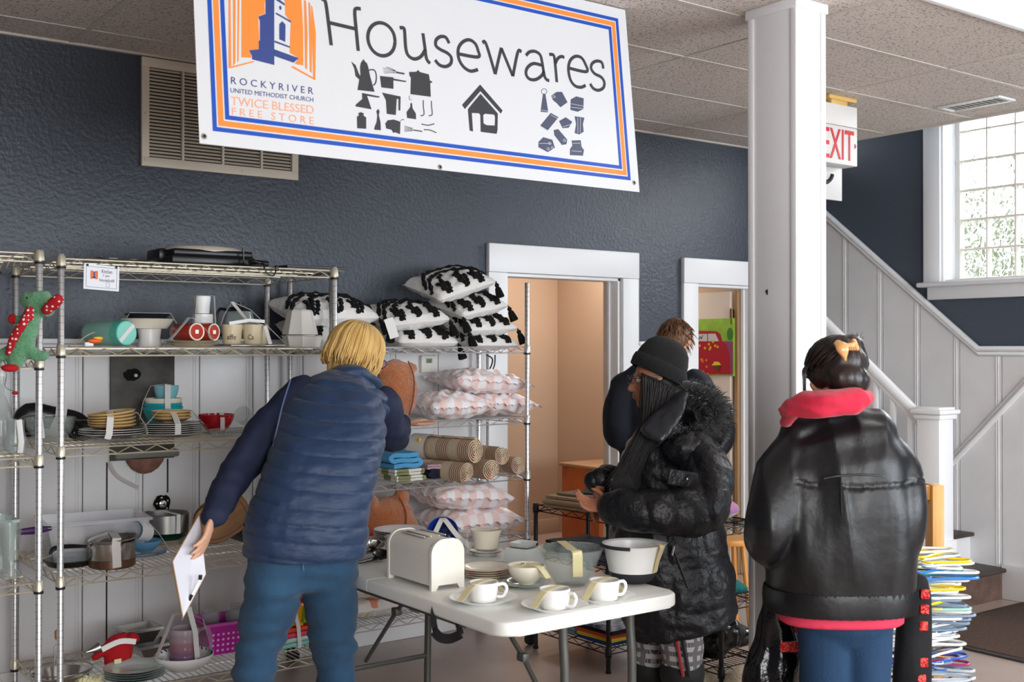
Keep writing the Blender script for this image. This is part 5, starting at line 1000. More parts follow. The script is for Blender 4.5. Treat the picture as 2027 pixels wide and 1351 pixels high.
t = thing('tape_loop', 'white tape around the colourful plastic tubs', 'tape', p); part('strip', t, m_tapew, lambda bm: ribbon(bm, [(0.0, -0.085, 0.005), (-0.01, -0.09, 0.1), (-0.03, -0.075, 0.205), (-0.03, 0.05, 0.212)], (1, 0, 0), 0.018))
# far-left unit goods
m_plush = mat('green_plush', '#4a9a66', rough=1, bump=1.0, bscale=260, col2='#6fb080', vscale=120, sheen=0.5)
def dots(N, L, v):
    vo = N.new('ShaderNodeTexVoronoi'); vo.inputs['Scale'].default_value = 62; vo.inputs['Randomness'].default_value = 0.25; L.new(v, vo.inputs[0]); return mixc(N, L, math_n(N, L, 'LESS_THAN', vo.outputs[0], 0.27), '#b0121e', '#efe4e0')
m_dots = mat_fn('red_polka_fabric', '#b0121e', dots, rough=0.8)
t = thing('plush_crocodile', 'green plush crocodile with red polka dot belly hanging on the left shelf post', 'plush toy', (0, 0, 0)); q = lambda x, y, z=4.05: W(x, y, z)
bm = B(); limb(bm, [q(62, 628), q(50, 660), q(38, 697), q(28, 724)], [(0.034, 0.032), (0.042, 0.038), (0.036, 0.034), (0.025, 0.025)], RT); ell(bm, q(60, 594), (0.036, 0.036, 0.03)); ell(bm, q(86, 592), (0.03, 0.03, 0.03)); limb(bm, [q(72, 600), q(84, 606), q(92, 612)], [0.045, 0.04, 0.03], RT)
limb(bm, [q(35, 690), q(10, 702), q(-4, 706)], [0.03, 0.024, 0.02], RT); limb(bm, [q(55, 690), q(72, 704), q(88, 705)], [0.026, 0.022, 0.018], RT); limb(bm, [q(46, 640), q(34, 632)], [0.02, 0.016], RT)
organic('body', bm, m_plush, t, 0.006, 5, lambda c, n: 0.0025 * nz(c, 120))
bm = B(); limb(bm, [q(92, 614, 4.0), q(105, 602, 3.99), q(116, 592, 3.98)], [(0.018, 0.018), (0.022, 0.018), (0.02, 0.016)], RT); organic('jaw_lining', bm, m_dots, t, 0.005, 3)
bm = B(); limb(bm, [q(60, 612, 4.0), q(46, 640, 3.99), q(27, 670, 4.0), q(16, 700, 4.02)], [(0.016, 0.01), (0.016, 0.012), (0.016, 0.012), (0.01, 0.01)], RT); limb(bm, [q(60, 628, 4.0), q(48, 635, 3.99)], [0.014, 0.012], RT); organic('belly', bm, m_dots, t, 0.005, 3)
part('foot', t, m_rf, lambda bm: ell(bm, q(20, 729, 4.02), (0.03, 0.02, 0.014))); part('paw', t, m_rf, lambda bm: ell(bm, q(25, 632, 4.04), (0.016, 0.012, 0.018))); part('eye', t, m_black, lambda bm: ell(bm, q(53, 590, 3.975), 0.004, u=8, v=6))
t = thing('swing_top_bottle', 'clear glass swing-top bottle at the left edge of the photo', 'bottle', on(2, 4.72, S0[2] + 0.001)); part('body', t, m_glass, lambda bm: lathe(bm, shell([(0.001, 0), (0.045, 0), (0.047, 0.02), (0.047, 0.12), (0.035, 0.17), (0.015, 0.22), (0.013, 0.29)], 0.003), 32)); part('stopper', t, m_cer, lambda bm: lathe(bm, [(0.012, 0.29), (0.014, 0.3), (0.004, 0.318), (0.001, 0.32)], 16)); part('wire_bail', t, m_steel, lambda bm: tube(bm, spline([(-0.016, 0, 0.25), (-0.02, 0, 0.3), (0, 0, 0.325), (0.02, 0, 0.3), (0.016, 0, 0.25), (0.05, 0, 0.23)], 5), 0.0015, 5)); part('red_seal', t, mat('red_rubber', '#c4202a', rough=0.5), lambda bm: ell(bm, (0.05, -0.01, 0.225), (0.013, 0.012, 0.007), u=12, v=8))
t = thing('glass_jar', 'small round clear glass jar with tape beside the swing-top bottle', 'jar', on(30, 4.58, S0[2] + 0.001)); part('body', t, m_glass, lambda bm: lathe(bm, shell([(0.001, 0), (0.03, 0), (0.042, 0.02), (0.043, 0.05), (0.034, 0.09), (0.034, 0.13)], 0.003), 32)); part('tape', t, m_tapew, lambda bm: ribbon(bm, [(0.01, -0.038, 0.005), (0.012, -0.046, 0.05), (0.005, -0.04, 0.13)], (1, 0, 0), 0.02))
for k, (px, Y, h) in enumerate(((3, 4.7, 0.22), (22, 4.56, 0.2))): t = thing('glass_vase', ('rear', 'front')[k] + ' tall clear glass vase on the fourth shelf at the left edge', 'vase', on(px, Y, S0[3] + 0.001), 0, 'tall glass vases at the left edge'); part('body', t, m_glass, lambda bm: lathe(bm, shell([(0.001, 0), (0.04, 0), (0.042, 0.01), (0.028, 0.04), (0.03, 0.1), (0.042, h)], 0.003), 32))
t = thing('storage_bin', 'pale aqua plastic bin behind the glass vases at the left edge', 'bin', on(-22, 4.9, S0[3] + 0.001)); part('body', t, mat('pale_aqua_plastic', '#cfe6e0', rough=0.4), lambda bm: tub(bm, 0.15, 0.16, 0.17, 0.18, 0.17), ang=20)
# ================================================================== SOFT GOODS (right shelving unit)
u1, u2, u3, u4, u5 = [s + 0.001 for s in S2]
def pillow_bm(w_, d_, h, nu=28, nv=22, wr=0.0, flange=0.0, seed=0, rows=None):
    """closed cushion, thick in the middle, pinched corners; returns bmesh and a surface function S(u, v, side)"""
    def S(u, v, s, off=0.0):
        e = (1 - abs(u) ** 2.6) * (1 - abs(v) ** 2.6); e = max(e, 0) ** 0.42
        x = u * w_ / 2 * (1 - 0.07 * (1 - abs(v)) ** 0 * (v * v) * 0 - 0.05 * (1 - v * v)); y = v * d_ / 2 * (1 - 0.05 * (1 - u * u))
        n_ = wr * (nz((u * 2 + seed, v * 2, s), 2.2, seed) + 0.6 * nz((u * 5 / (1 + abs(v)), v * 2.4, s + seed), 1.7, seed)) * (0.25 + e)
        return Vector((x, y, s * (h / 2 * e + off) + n_))
    bm = B(); T = {}
    for s in (1, -1):
        for i in range(nu + 1):
            for j in range(nv + 1):
                if s == -1 and (i in (0, nu) or j in (0, nv)): T[(s, i, j)] = T[(1, i, j)]; continue
                T[(s, i, j)] = bm.verts.new(S(2 * i / nu - 1, 2 * j / nv - 1, s))
        for i in range(nu):
            for j in range(nv):
                f = [T[(s, i, j)], T[(s, i + 1, j)], T[(s, i + 1, j + 1)], T[(s, i, j + 1)]]
                try: bm.faces.new(f)
                except ValueError: pass
    if flange:
        per = [(i, 0) for i in range(nu)] + [(nu, j) for j in range(nv)] + [(i, nv) for i in range(nu, 0, -1)] + [(0, j) for j in range(nv, 0, -1)]
        inn = [T[(1, i, j)] for i, j in per]; out = []
        for k, v_ in enumerate(inn):
            c = v_.co; d = Vector((c.x / w_, c.y / d_, 0)).normalized(); out.append(bm.verts.new(c + d * flange * 0.8 + Vector((0, 0, 0.35 * flange * math.sin(k * 0.9) + 0.2 * flange * math.sin(k * 0.4)))))
        for k in range(len(inn)):
            a, b2 = k, (k + 1) % len(inn)
            try: bm.faces.new((inn[a], inn[b2], out[b2], out[a]))
            except ValueError: pass
    return bm, S
m_pw = mat('white_cotton', '#efedea', rough=0.85, bump=0.35, bscale=55, sheen=0.2, detail=4); m_tuft = mat('black_tufting', '#121316', rough=1, bump=1.0, bscale=220)
def tuft_lines(S, seed):
    L_ = []
    rng = random.Random(seed)
    for k in range(-1, 2):
        c = k * 0.56 + rng.uniform(-.04, .04)
        L_.append([(c - 0.05, -0.97), (c - 0.02, -0.7), (c + 0.05, -0.45), (c + 0.14, -0.1), (c + 0.3, 0.0)])
        L_.append([(c + 0.02, -0.95), (c + 0.1, -0.75), (c + 0.16, -0.5)])
        L_.append([(c - 0.13, -0.82), (c - 0.08, -0.6), (c - 0.1, -0.35)])
    L_.append([(-0.98, -0.55), (-0.7, 0.0), (-0.3, 0.25), (0.2, 0.2), (0.7, 0.0), (0.98, -0.5)])
    L_.append([(-0.97, -0.2), (-0.6, 0.45), (0.0, 0.6), (0.6, 0.45), (0.97, -0.2)])
    return L_
def tassel(par, p, q, l=0.085):
    d = (Vector(q) - Vector(p)).normalized(); M3 = d.to_track_quat('Z', 'Y').to_matrix(); bm = B()
    tube(bm, [Vector(p), Vector(p) + d * 0.012], 0.004, 6)
    lathe(bm, [(0.004, 0.008), (0.011, 0.014), (0.012, 0.022), (0.009, 0.03), (0.013, 0.036), (0.017, 0.06), (0.02, l), (0.016, l + 0.004)], 22, Vector(p), M3, fn=lambda a, z: 1 + 0.16 * math.cos(a * 11) * (z > 0.03) + 0.08 * math.sin(a * 5))
    return ob('tassel', bm, m_tuft, par)
def bw_pillow(loc, rot, w_, d_, h, label, tas, seed, grp='black and white tufted pillows'):
    t = thing('tufted_pillow', label, 'pillow', loc, 0, grp, rot=rot); bm, S = pillow_bm(w_, d_, h, wr=0.011, seed=seed); ob('cover', bm, m_pw, t)
    for k, L_ in enumerate(tuft_lines(S, seed)):
        bm = B(); P = spline([Vector((u, v, 0)) for u, v in L_], 5)
        Q = [S(min(.985, max(-.985, p.x)), min(.985, max(-.985, p.y)), 1, 0.002) for p in P]; r_ = [0.0105 + 0.0045 * math.sin(i * 2.3 + k) for i in range(len(Q))]
        tube(bm, Q, r_, 6); ob('tuft_band', bm, m_tuft, t)
    for (sx_, sy_), dirv in tas:
        tassel(t, (sx_ * w_ / 2 * 0.96, sy_ * d_ / 2 * 0.96, 0), Vector((sx_ * w_ / 2 * 0.96, sy_ * d_ / 2 * 0.96, 0)) + (Matrix.Rotation(-rot[1], 3, 'Y') @ Matrix.Rotation(-rot[0], 3, 'X')) @ Vector(dirv))
    return t
FR = (0, -1); dn = (0.15, -0.35, -1)
bx = lambda px, Y: on(px, Y, 0).x
PW, PD = 0.44, 0.42
def bwp(px, Y, z, rx, ry, h, lab, tas, seed, w_=0.40, rz=0): return bw_pillow((bx(px, Y), Y, z), (R(rx + 11), R(ry), R(rz)), w_, 0.34, h, lab, tas, seed)
bwp(645, 5.04, u1 + 0.062, 3, 2, 0.13, 'black and white pillow at the bottom of the pile behind the shelf post', [], 1)
bwp(640, 5.04, u1 + 0.175, 4, -2, 0.135, 'large black and white pillow on top of the leftmost pile, behind the shelf post', [((1, -1), (0.5, -0.2, -1)), ((1, 1), (0.4, 0, -1))], 2, w_=0.46)
bwp(818, 5.03, u1 + 0.055, 2, 0, 0.115, 'black and white pillow lying lowest in the middle pile, beside the blond head', [((1, -1), dn)], 3, w_=0.36)
bwp(800, 5.03, u1 + 0.160, 3, -6, 0.12, 'black and white pillow on top of the middle pile with a paper label', [((1, -1), (0.2, -0.3, -1)), ((-1, -1), (-0.3, -0.3, -1))], 4, w_=0.36)
bwp(945, 5.03, u1 + 0.04, 1, 0, 0.085, 'black and white pillow lying lowest in the right pile beside the doorway', [], 5, w_=0.33)
bwp(942, 5.03, u1 + 0.125, 2, -3, 0.105, 'black and white pillow second lowest in the right pile, tassel hanging to the right', [((1, -1), (0.35, -0.2, -1)), ((-1, -1), dn)], 6, w_=0.33)
bwp(925, 5.03, u1 + 0.225, 3, -12, 0.105, 'black and white pillow second from the top in the right pile', [((1, -1), (0.4, -0.2, -1)), ((-1, -1), dn)], 7, w_=0.31)
bwp(890, 5.04, u1 + 0.335, 6, -17, 0.115, 'black and white pillow tilted on top of the right pile', [((1, -1), (0.2, -0.2, -1))], 8, w_=0.38)
for k, (px, Y, a) in enumerate(((782, 4.80, 20),)):
    c = WY(775, 650, 4.815); t = thing('paper_tag', 'white paper label hanging from a black and white pillow near the blond head', 'tag', c, 0, rot=(R(5), R(-18), R(-30))); part('card', t, m_cer, lambda bm: box(bm, (0, 0, 0), (0.045, 0.001, 0.1)))
# pink checked pillows
def satin_checks(): 
    m = mat_fn('pink_satin_checks', '#f3dfe0', checks('#f7f3f6', '#f2d5d0', 66), rough=0.36, sheen=0.4); return m
m_pk = satin_checks()
def pk_pillow(px, Y, z, w_, d_, h, lab, ry=0, rx=0, rz=0, seed=0):
    t = thing('checked_pillow', lab, 'pillow', (bx(px, Y), Y, z), 0, 'pink checked pillows', rot=(R(rx), R(ry), R(rz))); bm, S = pillow_bm(w_, d_, h, 60, 44, wr=0.017, flange=0.022, seed=seed); ob('cover', bm, m_pk, t); return t
pk_pillow(880, 4.99, u2 + 0.068, 0.37, 0.36, 0.135, 'pale pink checked pillow lying left on the second shelf, beside the orange cushion', 0, 3, 0, 11)
pk_pillow(975, 5.04, u2 + 0.062, 0.38, 0.34, 0.12, 'pale pink checked pillow lying right on the second shelf, against the post', 3, 0, 0, 12)
pk_pillow(948, 5.03, u2 + 0.185, 0.46, 0.34, 0.12, 'pale pink checked pillow on top of the second shelf pair', 5, 0, -4, 13)
pk_pillow(925, 5.0, u4 + 0.075, 0.50, 0.36, 0.15, 'pale pink checked pillow lying at the bottom on the fourth shelf', 0, 2, 0, 14)
pk_pillow(905, 5.0, u4 + 0.215, 0.50, 0.36, 0.14, 'pale pink checked pillow on top on the fourth shelf, under the rolled rugs', 5, 4, 3, 15)
# orange teddy cushions
m_ted = mat('rust_teddy_fleece', '#c1703f', rough=1, bump=1.0, bscale=150, col2='#cf8050', vscale=90, sheen=0.6, detail=5)
def ted(name, fn, label): t = thing('teddy_cushion', label, 'cushion', (0, 0, 0), 0, 'rust teddy cushions'); bm = B(); fn(bm); organic('cover', bm, m_ted, t, 0.009, 5, lambda c, n: 0.004 * nz(c, 90) + 0.003 * nz(c, 38)); return t
c = WY(783, 772, 4.80); t = ted('a', lambda bm: (limb(bm, [c + Vector((0, 0, -0.06)), c, c + Vector((0.0, 0, 0.07))], [(0.10, 0.09), (0.11, 0.10), (0.09, 0.08)], (1, 0, 0)), ell(bm, c + Vector((0.085, -0.01, 0.105)), 0.028), ell(bm, c + Vector((-0.085, 0.0, 0.105)), 0.028)), 'rust orange fluffy cushion the blond woman is holding on the shelf')
part('seam', t, mat('rust_seam', '#9a5334', rough=1), lambda bm: tube(bm, spline([c + Vector((0.02, -0.085, 0.14)), c + Vector((0.03, -0.122, 0.06)), c + Vector((0.02, -0.13, -0.04)), c + Vector((0.01, -0.11, -0.12))], 6), 0.004, 6))
c2 = WY(768, 1010, 4.95); c2.z = u4 + 0.12; t = ted('b', lambda bm: (limb(bm, [c2 + Vector((0, 0, -0.03)), c2 + Vector((0, 0, 0.02))], [(0.17, 0.11), (0.14, 0.1)], (1, 0, 0)), ell(bm, c2 + Vector((0.06, -0.03, 0.115)), 0.042), ell(bm, c2 + Vector((-0.12, -0.03, 0.105)), 0.042)), 'rust orange fluffy cushion with round ears behind the dishes on the table')
part('seam', t, MATS['rust_seam'], lambda bm: tube(bm, spline([c2 + Vector((0.03, -0.06, 0.12)), c2 + Vector((0.04, -0.105, 0.05)), c2 + Vector((0.03, -0.12, -0.03))], 6), 0.004, 6))
t = thing('red_cloth', 'crumpled bright red cloth behind the blond woman on the fourth shelf', 'cloth', (bx(737, 4.9), 4.86, u4)); bm = B()
for k in range(6): limb(bm, [(-0.07 + 0.025 * k, -0.03, 0.02), (-0.05 + 0.028 * k, 0.0, 0.055 + 0.01 * (k % 2)), (-0.04 + 0.03 * k, 0.04, 0.02)], [0.016, 0.02, 0.016], (1, 0, 0), 10)
organic('cloth', bm, mat('bright_red_cotton', '#e01224', rough=0.8), t, 0.007, 3)
# rolled rugs
def rugfn(N, L, v):
    y = sep(N, L, v)[1]; f = math_n(N, L, 'SINE', math_n(N, L, 'MULTIPLY', y, 460)); g = math_n(N, L, 'SINE', math_n(N, L, 'MULTIPLY', y, 42))
    a = math_n(N, L, 'MULTIPLY', math_n(N, L, 'GREATER_THAN', f, 0.1), math_n(N, L, 'GREATER_THAN', g, -0.35))
    return mixc(N, L, a, '#d3c1a4', '#96685a')
m_rug = mat_fn('beige_rug_maroon_stripes', '#cbb797', rugfn, rough=0.95, bump=0.5, bscale=120)
m_rug2 = mat('floral_rug_lining', '#e6d6b8', rough=0.95)
def rug_end(N, L, v):
    n = N.new('ShaderNodeTexNoise'); n.inputs['Scale'].default_value = 34; L.new(v, n.inputs[0]); n2 = N.new('ShaderNodeTexNoise'); n2.inputs['Scale'].default_value = 41; mp_ = N.new('ShaderNodeMapping'); mp_.inputs[1].default_value = (3, 1, 2); L.new(v, mp_.inputs[0]); L.new(mp_.outputs[0], n2.inputs[0])
    c = mixc(N, L, math_n(N, L, 'GREATER_THAN', n.outputs[0], 0.60), '#e8d9bb', '#e0567e'); return mixc(N, L, math_n(N, L, 'GREATER_THAN', n2.outputs[0], 0.60), c, '#d9a53c')
m_rug2 = mat_fn('floral_rug_lining_pattern', '#e6d6b8', rug_end, rough=0.95)
def rolled(px, py, Yf, r_, ln, lab, rz=0, seed=0, band=False):
    c = WY(px, py, Yf); t = thing('rolled_rug', lab, 'rug', (c.x, Yf, c.z), 0, 'rolled rugs', rot=(0, 0, R(rz)))
    turns = 4.6; n = 120; th = r_ / turns * 0.72; a0 = seed
    def cyl(bm, k, y0, y1, rad_off, thick):
        rs = []
        for i in range(n + 1):
            a = a0 + i / n * turns * 2 * math.pi; rr = r_ * (0.12 + 0.88 * i / n) * (1 + 0.05 * math.sin(a * 2 + seed)) + rad_off
            rs.append([(rr * math.cos(a), y0, rr * math.sin(a)), (rr * math.cos(a), y1, rr * math.sin(a)), ((rr - thick) * math.cos(a), y1, (rr - thick) * math.sin(a)), ((rr - thick) * math.cos(a), y0, (rr - thick) * math.sin(a))])
        rings(bm, [[Vector(p) for p in r] for r in rs])
    part('rug_back', t, m_rug, lambda bm: cyl(bm, 0, 0, ln, 0, th * 0.5)); part('rug_face', t, m_rug2, lambda bm: cyl(bm, 0, 0.004, ln - 0.004, -th * 0.52, th * 0.42))
    if band: part('paper_band', t, mat('paper_sleeve', '#e3ddd6', rough=0.6), lambda bm: lathe(bm, [(r_ * 1.06, 0.30), (r_ * 1.065, 0.305), (r_ * 1.065, 0.42), (r_ * 1.06, 0.425)], 32, (0, 0, 0), Matrix.Rotation(R(-90), 3, 'X'), cap=False)); part('price_sticker', t, MATS['yellow_plastic'], lambda bm: box(bm, (-r_ * 0.9, 0.34, r_ * 0.62), (0.01, 0.02, 0.02)))
    return t
RZ = 14
rolled(924, 936, 4.74, 0.054, 0.42, 'rolled rug at the lower left of the pile, end facing out', RZ, 0.3)
rolled(973, 930, 4.76, 0.058, 0.42, 'rolled rug at the lower middle of the pile, end facing out', RZ - 8, 1.3)
rolled(1026, 921, 4.80, 0.051, 0.40, 'rolled rug at the lower right of the pile touching the post', RZ - 8, 2.1)
rolled(940, 893, 4.78, 0.066, 0.43, 'rolled rug with a pale paper band on top of the pile at the left', RZ, 4.1, True)
rolled(993, 902, 4.82, 0.053, 0.40, 'rolled rug on top of the pile at the right', RZ - 8, 3.2)
# folded cloths
def folded(name, lab, cat, p, w_, d_, layers, th, m, grp=None, rz=0, seed=0, par=None, jit=0.006):
    """cloth folded back and forth: rounded folds at alternating sides"""
    bm = B(); P = []; rng = random.Random(seed)
    for k in range(layers):
        z = th * (k + 0.5); xs = [(-1, 1), (1, -1)][k % 2]
        for i in range(9):
            x = xs[0] + (xs[1] - xs[0]) * i / 8; P.append(Vector((x * (w_ / 2 - th * 0.5) + 0, 0, z + 0.07 * th * math.sin(x * 4 + k + seed))))
        if k < layers - 1: P.append(Vector((xs[1] * (w_ / 2 + rng.uniform(-jit, jit)), 0, z + th * 0.5)))
    Q = spline(P, 3); rs = []
    for i, p_ in enumerate(Q):
        tg = (Q[min(i + 1, len(Q) - 1)] - Q[max(i - 1, 0)]).normalized(); u = Vector((0, 1, 0)).cross(tg); h = th * 0.42
        dd = d_ / 2 * (1 + 0.02 * math.sin(i * 0.35 + seed))
        rs.append([p_ + Vector((0, dd, 0)) + u * h, p_ + Vector((0, dd * 1.015, 0)), p_ + Vector((0, dd, 0)) - u * h, p_ + Vector((0, -dd, 0)) - u * h, p_ + Vector((0, -dd * 1.015, 0)), p_ + Vector((0, -dd, 0)) + u * h])
    rings(bm, rs); o = ob(name, bm, m, par, p, ang=60); o.rotation_euler = (0, 0, R(rz))
    if not par: tag(o, lab, cat, grp)
    return o
m_sky = mat('sky_blue_towel', '#58a9dd', rough=0.95, bump=0.5, bscale=120); p = lambda px, Y, z: on(px, Y, z)
folded('folded_towel', 'sky blue towel folded on top of the green checked ones', 'towel', p(780, 4.98, u3 + 0.064), 0.17, 0.24, 3, 0.026, m_sky, seed=2)
m_gck = mat_fn('green_white_check', '#e6e6dc', checks('#e9ebe2', '#8d9367', 45), rough=0.95, bump=0.3, bscale=120)
folded('folded_towel', 'white and olive checked towel, upper of two under the sky blue towel', 'towel', p(783, 4.97, u3 + 0.032), 0.18, 0.26, 2, 0.015, m_gck, 'olive checked towels', seed=3)
folded('folded_towel', 'white and olive checked towel, lower of two on the third shelf', 'towel', p(786, 4.97, u3), 0.17, 0.26, 2, 0.015, m_gck, 'olive checked towels', seed=5)
folded('folded_cloth', 'dark navy knitted cloth folded between the towels and the rugs', 'cloth', p(842, 4.98, u3), 0.1, 0.24, 4, 0.012, mat('dark_navy_knit', '#23263a', rough=1, bump=0.5, bscale=150), seed=6)
folded('folded_cloth', 'folded mauve fringed cloth on the dark navy one', 'cloth', p(838, 4.96, u3 + 0.05), 0.09, 0.2, 2, 0.012, mat('mauve_fringe', '#b59aa2', rough=1, bump=0.5, bscale=100), seed=8)
folded('folded_cloth', 'dark green cloth folded under the banded rolled rug', 'cloth', (bx(868, 4.9), 5.0, u3), 0.05, 0.24, 2, 0.012, mat('bottle_green', '#1e5a3a', rough=0.9), seed=9)
def flor(N, L, v):
    n = N.new('ShaderNodeTexNoise'); n.inputs['Scale'].default_value = 13; L.new(v, n.inputs[0]); n2 = N.new('ShaderNodeTexNoise'); n2.inputs['Scale'].default_value = 9; mp_ = N.new('ShaderNodeMapping'); mp_.inputs[1].default_value = (5, 1, 2); L.new(v, mp_.inputs[0]); L.new(mp_.outputs[0], n2.inputs[0])
    c = mixc(N, L, math_n(N, L, 'GREATER_THAN', n.outputs[0], 0.62), '#ece8e4', '#ecc94f'); return mixc(N, L, math_n(N, L, 'GREATER_THAN', n2.outputs[0], 0.66), c, '#e39a7e')
m_fl = mat_fn('white_cotton_yellow_flowers', '#ece8e4', flor, rough=0.9, bump=0.3, bscale=40)
for k, (z, lab) in enumerate(((u5 + 0.055, 'lower white pillow with yellow flowers on the lowest shelf'), (u5 + 0.155, 'upper white pillow with yellow flowers under the folding table'))):
    t = thing('floral_pillow', lab, 'pillow', (bx(730, 5.0), 5.02, z), 0, 'yellow flowered pillows'); bm, S = pillow_bm(0.40, 0.36, 0.11, wr=0.014, seed=20 + k); ob('cover', bm, m_fl, t)
m_mint = mat('mint_print_cotton', '#b9c9b4', rough=0.9, col2='#d8dfd0', vscale=60)
for k in range(3): folded('folded_cloth', 'mint patterned cloth under the folding table, ' + ('lowest', 'middle', 'topmost')[k] + ' of three', 'cloth', p(840, 5.0, u5 + k * 0.024), 0.26, 0.3, 2, 0.011, m_mint, 'folded mint cloths', seed=30 + k)
t = thing('cream_blanket', 'loosely folded cream blanket on the mint cloths', 'blanket', p(835, 5.0, u5 + 0.074)); folded('fold', '', '', (0, 0, 0), 0.34, 0.3, 3, 0.015, mat('cream_cotton', '#d8cdb9', rough=0.95, bump=0.3, bscale=80), seed=33, par=t)
t = thing('power_cable', 'black looped cable hanging from the top shelf beside the doorway', 'cable', (0, 0, 0)); part('cable', t, m_black, lambda bm: (tube(bm, spline([WY(962, 703, 5.1), WY(975, 712, 5.08), WY(968, 735, 5.08), WY(957, 755, 5.08)], 6), 0.004, 6), tube(bm, spline([WY(980, 703, 5.08), WY(979, 722, 5.08), WY(972, 742, 5.07), WY(968, 760, 5.07)], 6), 0.004, 6)))
# ---- black racks
m_beige = mat('beige_knit', '#b59f84', rough=0.95, bump=0.3, bscale=90)
rx_ = 3.86
folded('folded_leggings', 'beige leggings folded at the left end of the black rack top', 'clothing', (rx_, 4.47, 0.759), 0.36, 0.40, 4, 0.015, m_beige, seed=40, rz=8)
folded('folded_leggings', 'black leggings lying folded on the beige ones', 'clothing', (rx_ + 0.03, 4.43, 0.82), 0.2, 0.26, 2, 0.011, mat('black_jersey', '#2a2829', rough=0.95), seed=41, rz=30)
folded('folded_leggings', 'taupe leggings folded under the black ones on the rack top', 'clothing', (rx_ - 0.06, 4.50, 0.82), 0.16, 0.24, 1, 0.012, mat('taupe_jersey', '#8d7a68', rough=0.95), seed=42, rz=10) 
folded('folded_shirt', 'cream folded shirt near the woman\'s hand on the rack top', 'clothing', (3.86, 4.22, 0.782), 0.26, 0.12, 3, 0.011, m_cream, seed=43)
folded('folded_shirt', 'tan folded cloth under the cream shirt on the rack top', 'clothing', (3.86, 4.22, 0.759), 0.27, 0.12, 2, 0.011, mat('tan_cotton', '#b07d4b', rough=0.95), seed=44)
folded('folded_trousers', 'charcoal folded trousers on the middle shelf of the black rack', 'clothing', (3.86, 4.56, 0.502), 0.3, 0.3, 4, 0.018, mat('charcoal_cotton', '#3c3a3c', rough=0.95, bump=0.3, bscale=60), seed=45)
folded('folded_jeans', 'blue-grey folded jeans on the middle shelf of the black rack', 'clothing', (3.87, 4.32, 0.502), 0.3, 0.24, 5, 0.021, mat('blue_grey_denim', '#6d7486', rough=0.95, bump=0.4, bscale=90, var=0.15, vscale=30), seed=46)
cs = [('#dfe6ea', 'white'), ('#7fa6b8', 'pale blue'), ('#2c4f8c', 'blue'), ('#f0c944', 'yellow'), ('#e0562e', 'orange'), ('#e9e9ea', 'pale grey printed')]
lz = 0.122
for k, (c_, nme) in enumerate((('#8fb0bd', 'teal-grey'), ('#a9c3cc', 'pale aqua'), ('#6f95a0', 'slate blue'), ('#b8d0d4', 'ice blue'))):
    folded('folded_towel', nme + ' towel folded in the left pile at the bottom of the black rack', 'towel', (3.86, 4.58, lz + k * 0.02), 0.31, 0.24, 2, 0.009, mat('towel_' + nme.replace(' ', '_').replace('-', '_'), c_, rough=0.95), seed=50 + k)
for k, (c_, nme) in enumerate((('#2c4f8c', 'blue'), ('#f0d24a', 'yellow'), ('#e0562e', 'orange'), ('#1f2026', 'black'), ('#e7e8ec', 'white printed'))):
    folded('folded_towel', nme + ' towel folded in the bright pile at the bottom of the black rack', 'towel', (3.86, 4.31, lz + k * 0.018), 0.33, 0.25, 2, 0.0085, mat('towel_' + nme.replace(' ', '_'), c_, rough=0.95, **({'col2': '#3a4a7a', 'vscale': 14} if 'printed' in nme else {})), seed=60 + k, rz=4 * (k % 2))
# purple plush on the second rack
t = thing('plush_cushion', 'round lilac and white plush cushion with a tag on the right black rack', 'cushion', (0, 0, 0)); c = Vector((3.98, 3.80, 0.762 + 0.056)); bm = B(); ell(bm, c, (0.15, 0.15, 0.056), u=36, v=18)
def lil(N, L, v):
    z = sep(N, L, v)[2]; r = N.new('ShaderNodeValToRGB'); L.new(math_n(N, L, 'MULTIPLY', math_n(N, L, 'SUBTRACT', z, 0.76), 8.5), r.inputs[0]); e = r.color_ramp.elements; e[0].position = 0.38; e[0].color = lin('#e6dfd4'); e[1].position = 0.43; e[1].color = lin('#b57fd0'); x = e.new(0.8); x.color = lin('#e08fb4'); return r.outputs[0]
organic('body', bm, mat_fn('lilac_plush', '#b57fd0', lil, rough=1, bump=0.9, bscale=180, sheen=0.5), t, 0.007, 2, lambda c_, n: 0.003 * nz(c_, 60)); part('tag', t, mat('purple_tag', '#7a5a92', rough=0.5), lambda bm: box(bm, c + Vector((0.0, -0.08, 0.06)), (0.06, 0.04, 0.002), rz=0.5))
t = thing('teal_garments', 'folded dark teal garment on the middle shelf of the right black rack', 'clothing', (3.98, 3.80, 0.412)); bm = B()
for k in range(7): limb(bm, [(-0.15, -0.12 + 0.02 * k, 0.02 + 0.012 * (k % 4)), (0, -0.12 + 0.035 * k, 0.035 + 0.014 * (k % 3)), (0.15, -0.1 + 0.03 * k, 0.022 + 0.01 * (k % 4))], [0.018, 0.024, 0.018], (0, 1, 0), 10)
organic('cloth', bm, mat('dark_teal_cotton', '#0f6b6b', rough=0.85), t, 0.008, 3, lambda c_, n: 0.004 * nz(c_, 40))
t = thing('plastic_bag', 'shiny black plastic bag on the rack below the teal garment', 'bag', (4.02, 3.76, 0.122)); bm = B(); limb(bm, [(-0.08, 0, 0.07), (0.0, 0, 0.1), (0.1, -0.02, 0.08)], [(0.1, 0.07), (0.12, 0.09), (0.08, 0.06)], (0, 1, 0)); m_bagb = mat('black_bag_film', '#0c0c0e', rough=0.12, bump=0.6, bscale=22, detail=5); organic('body', bm, m_bagb, t, 0.01, 3, lambda c_, n: 0.02 * nz(c_, 18))
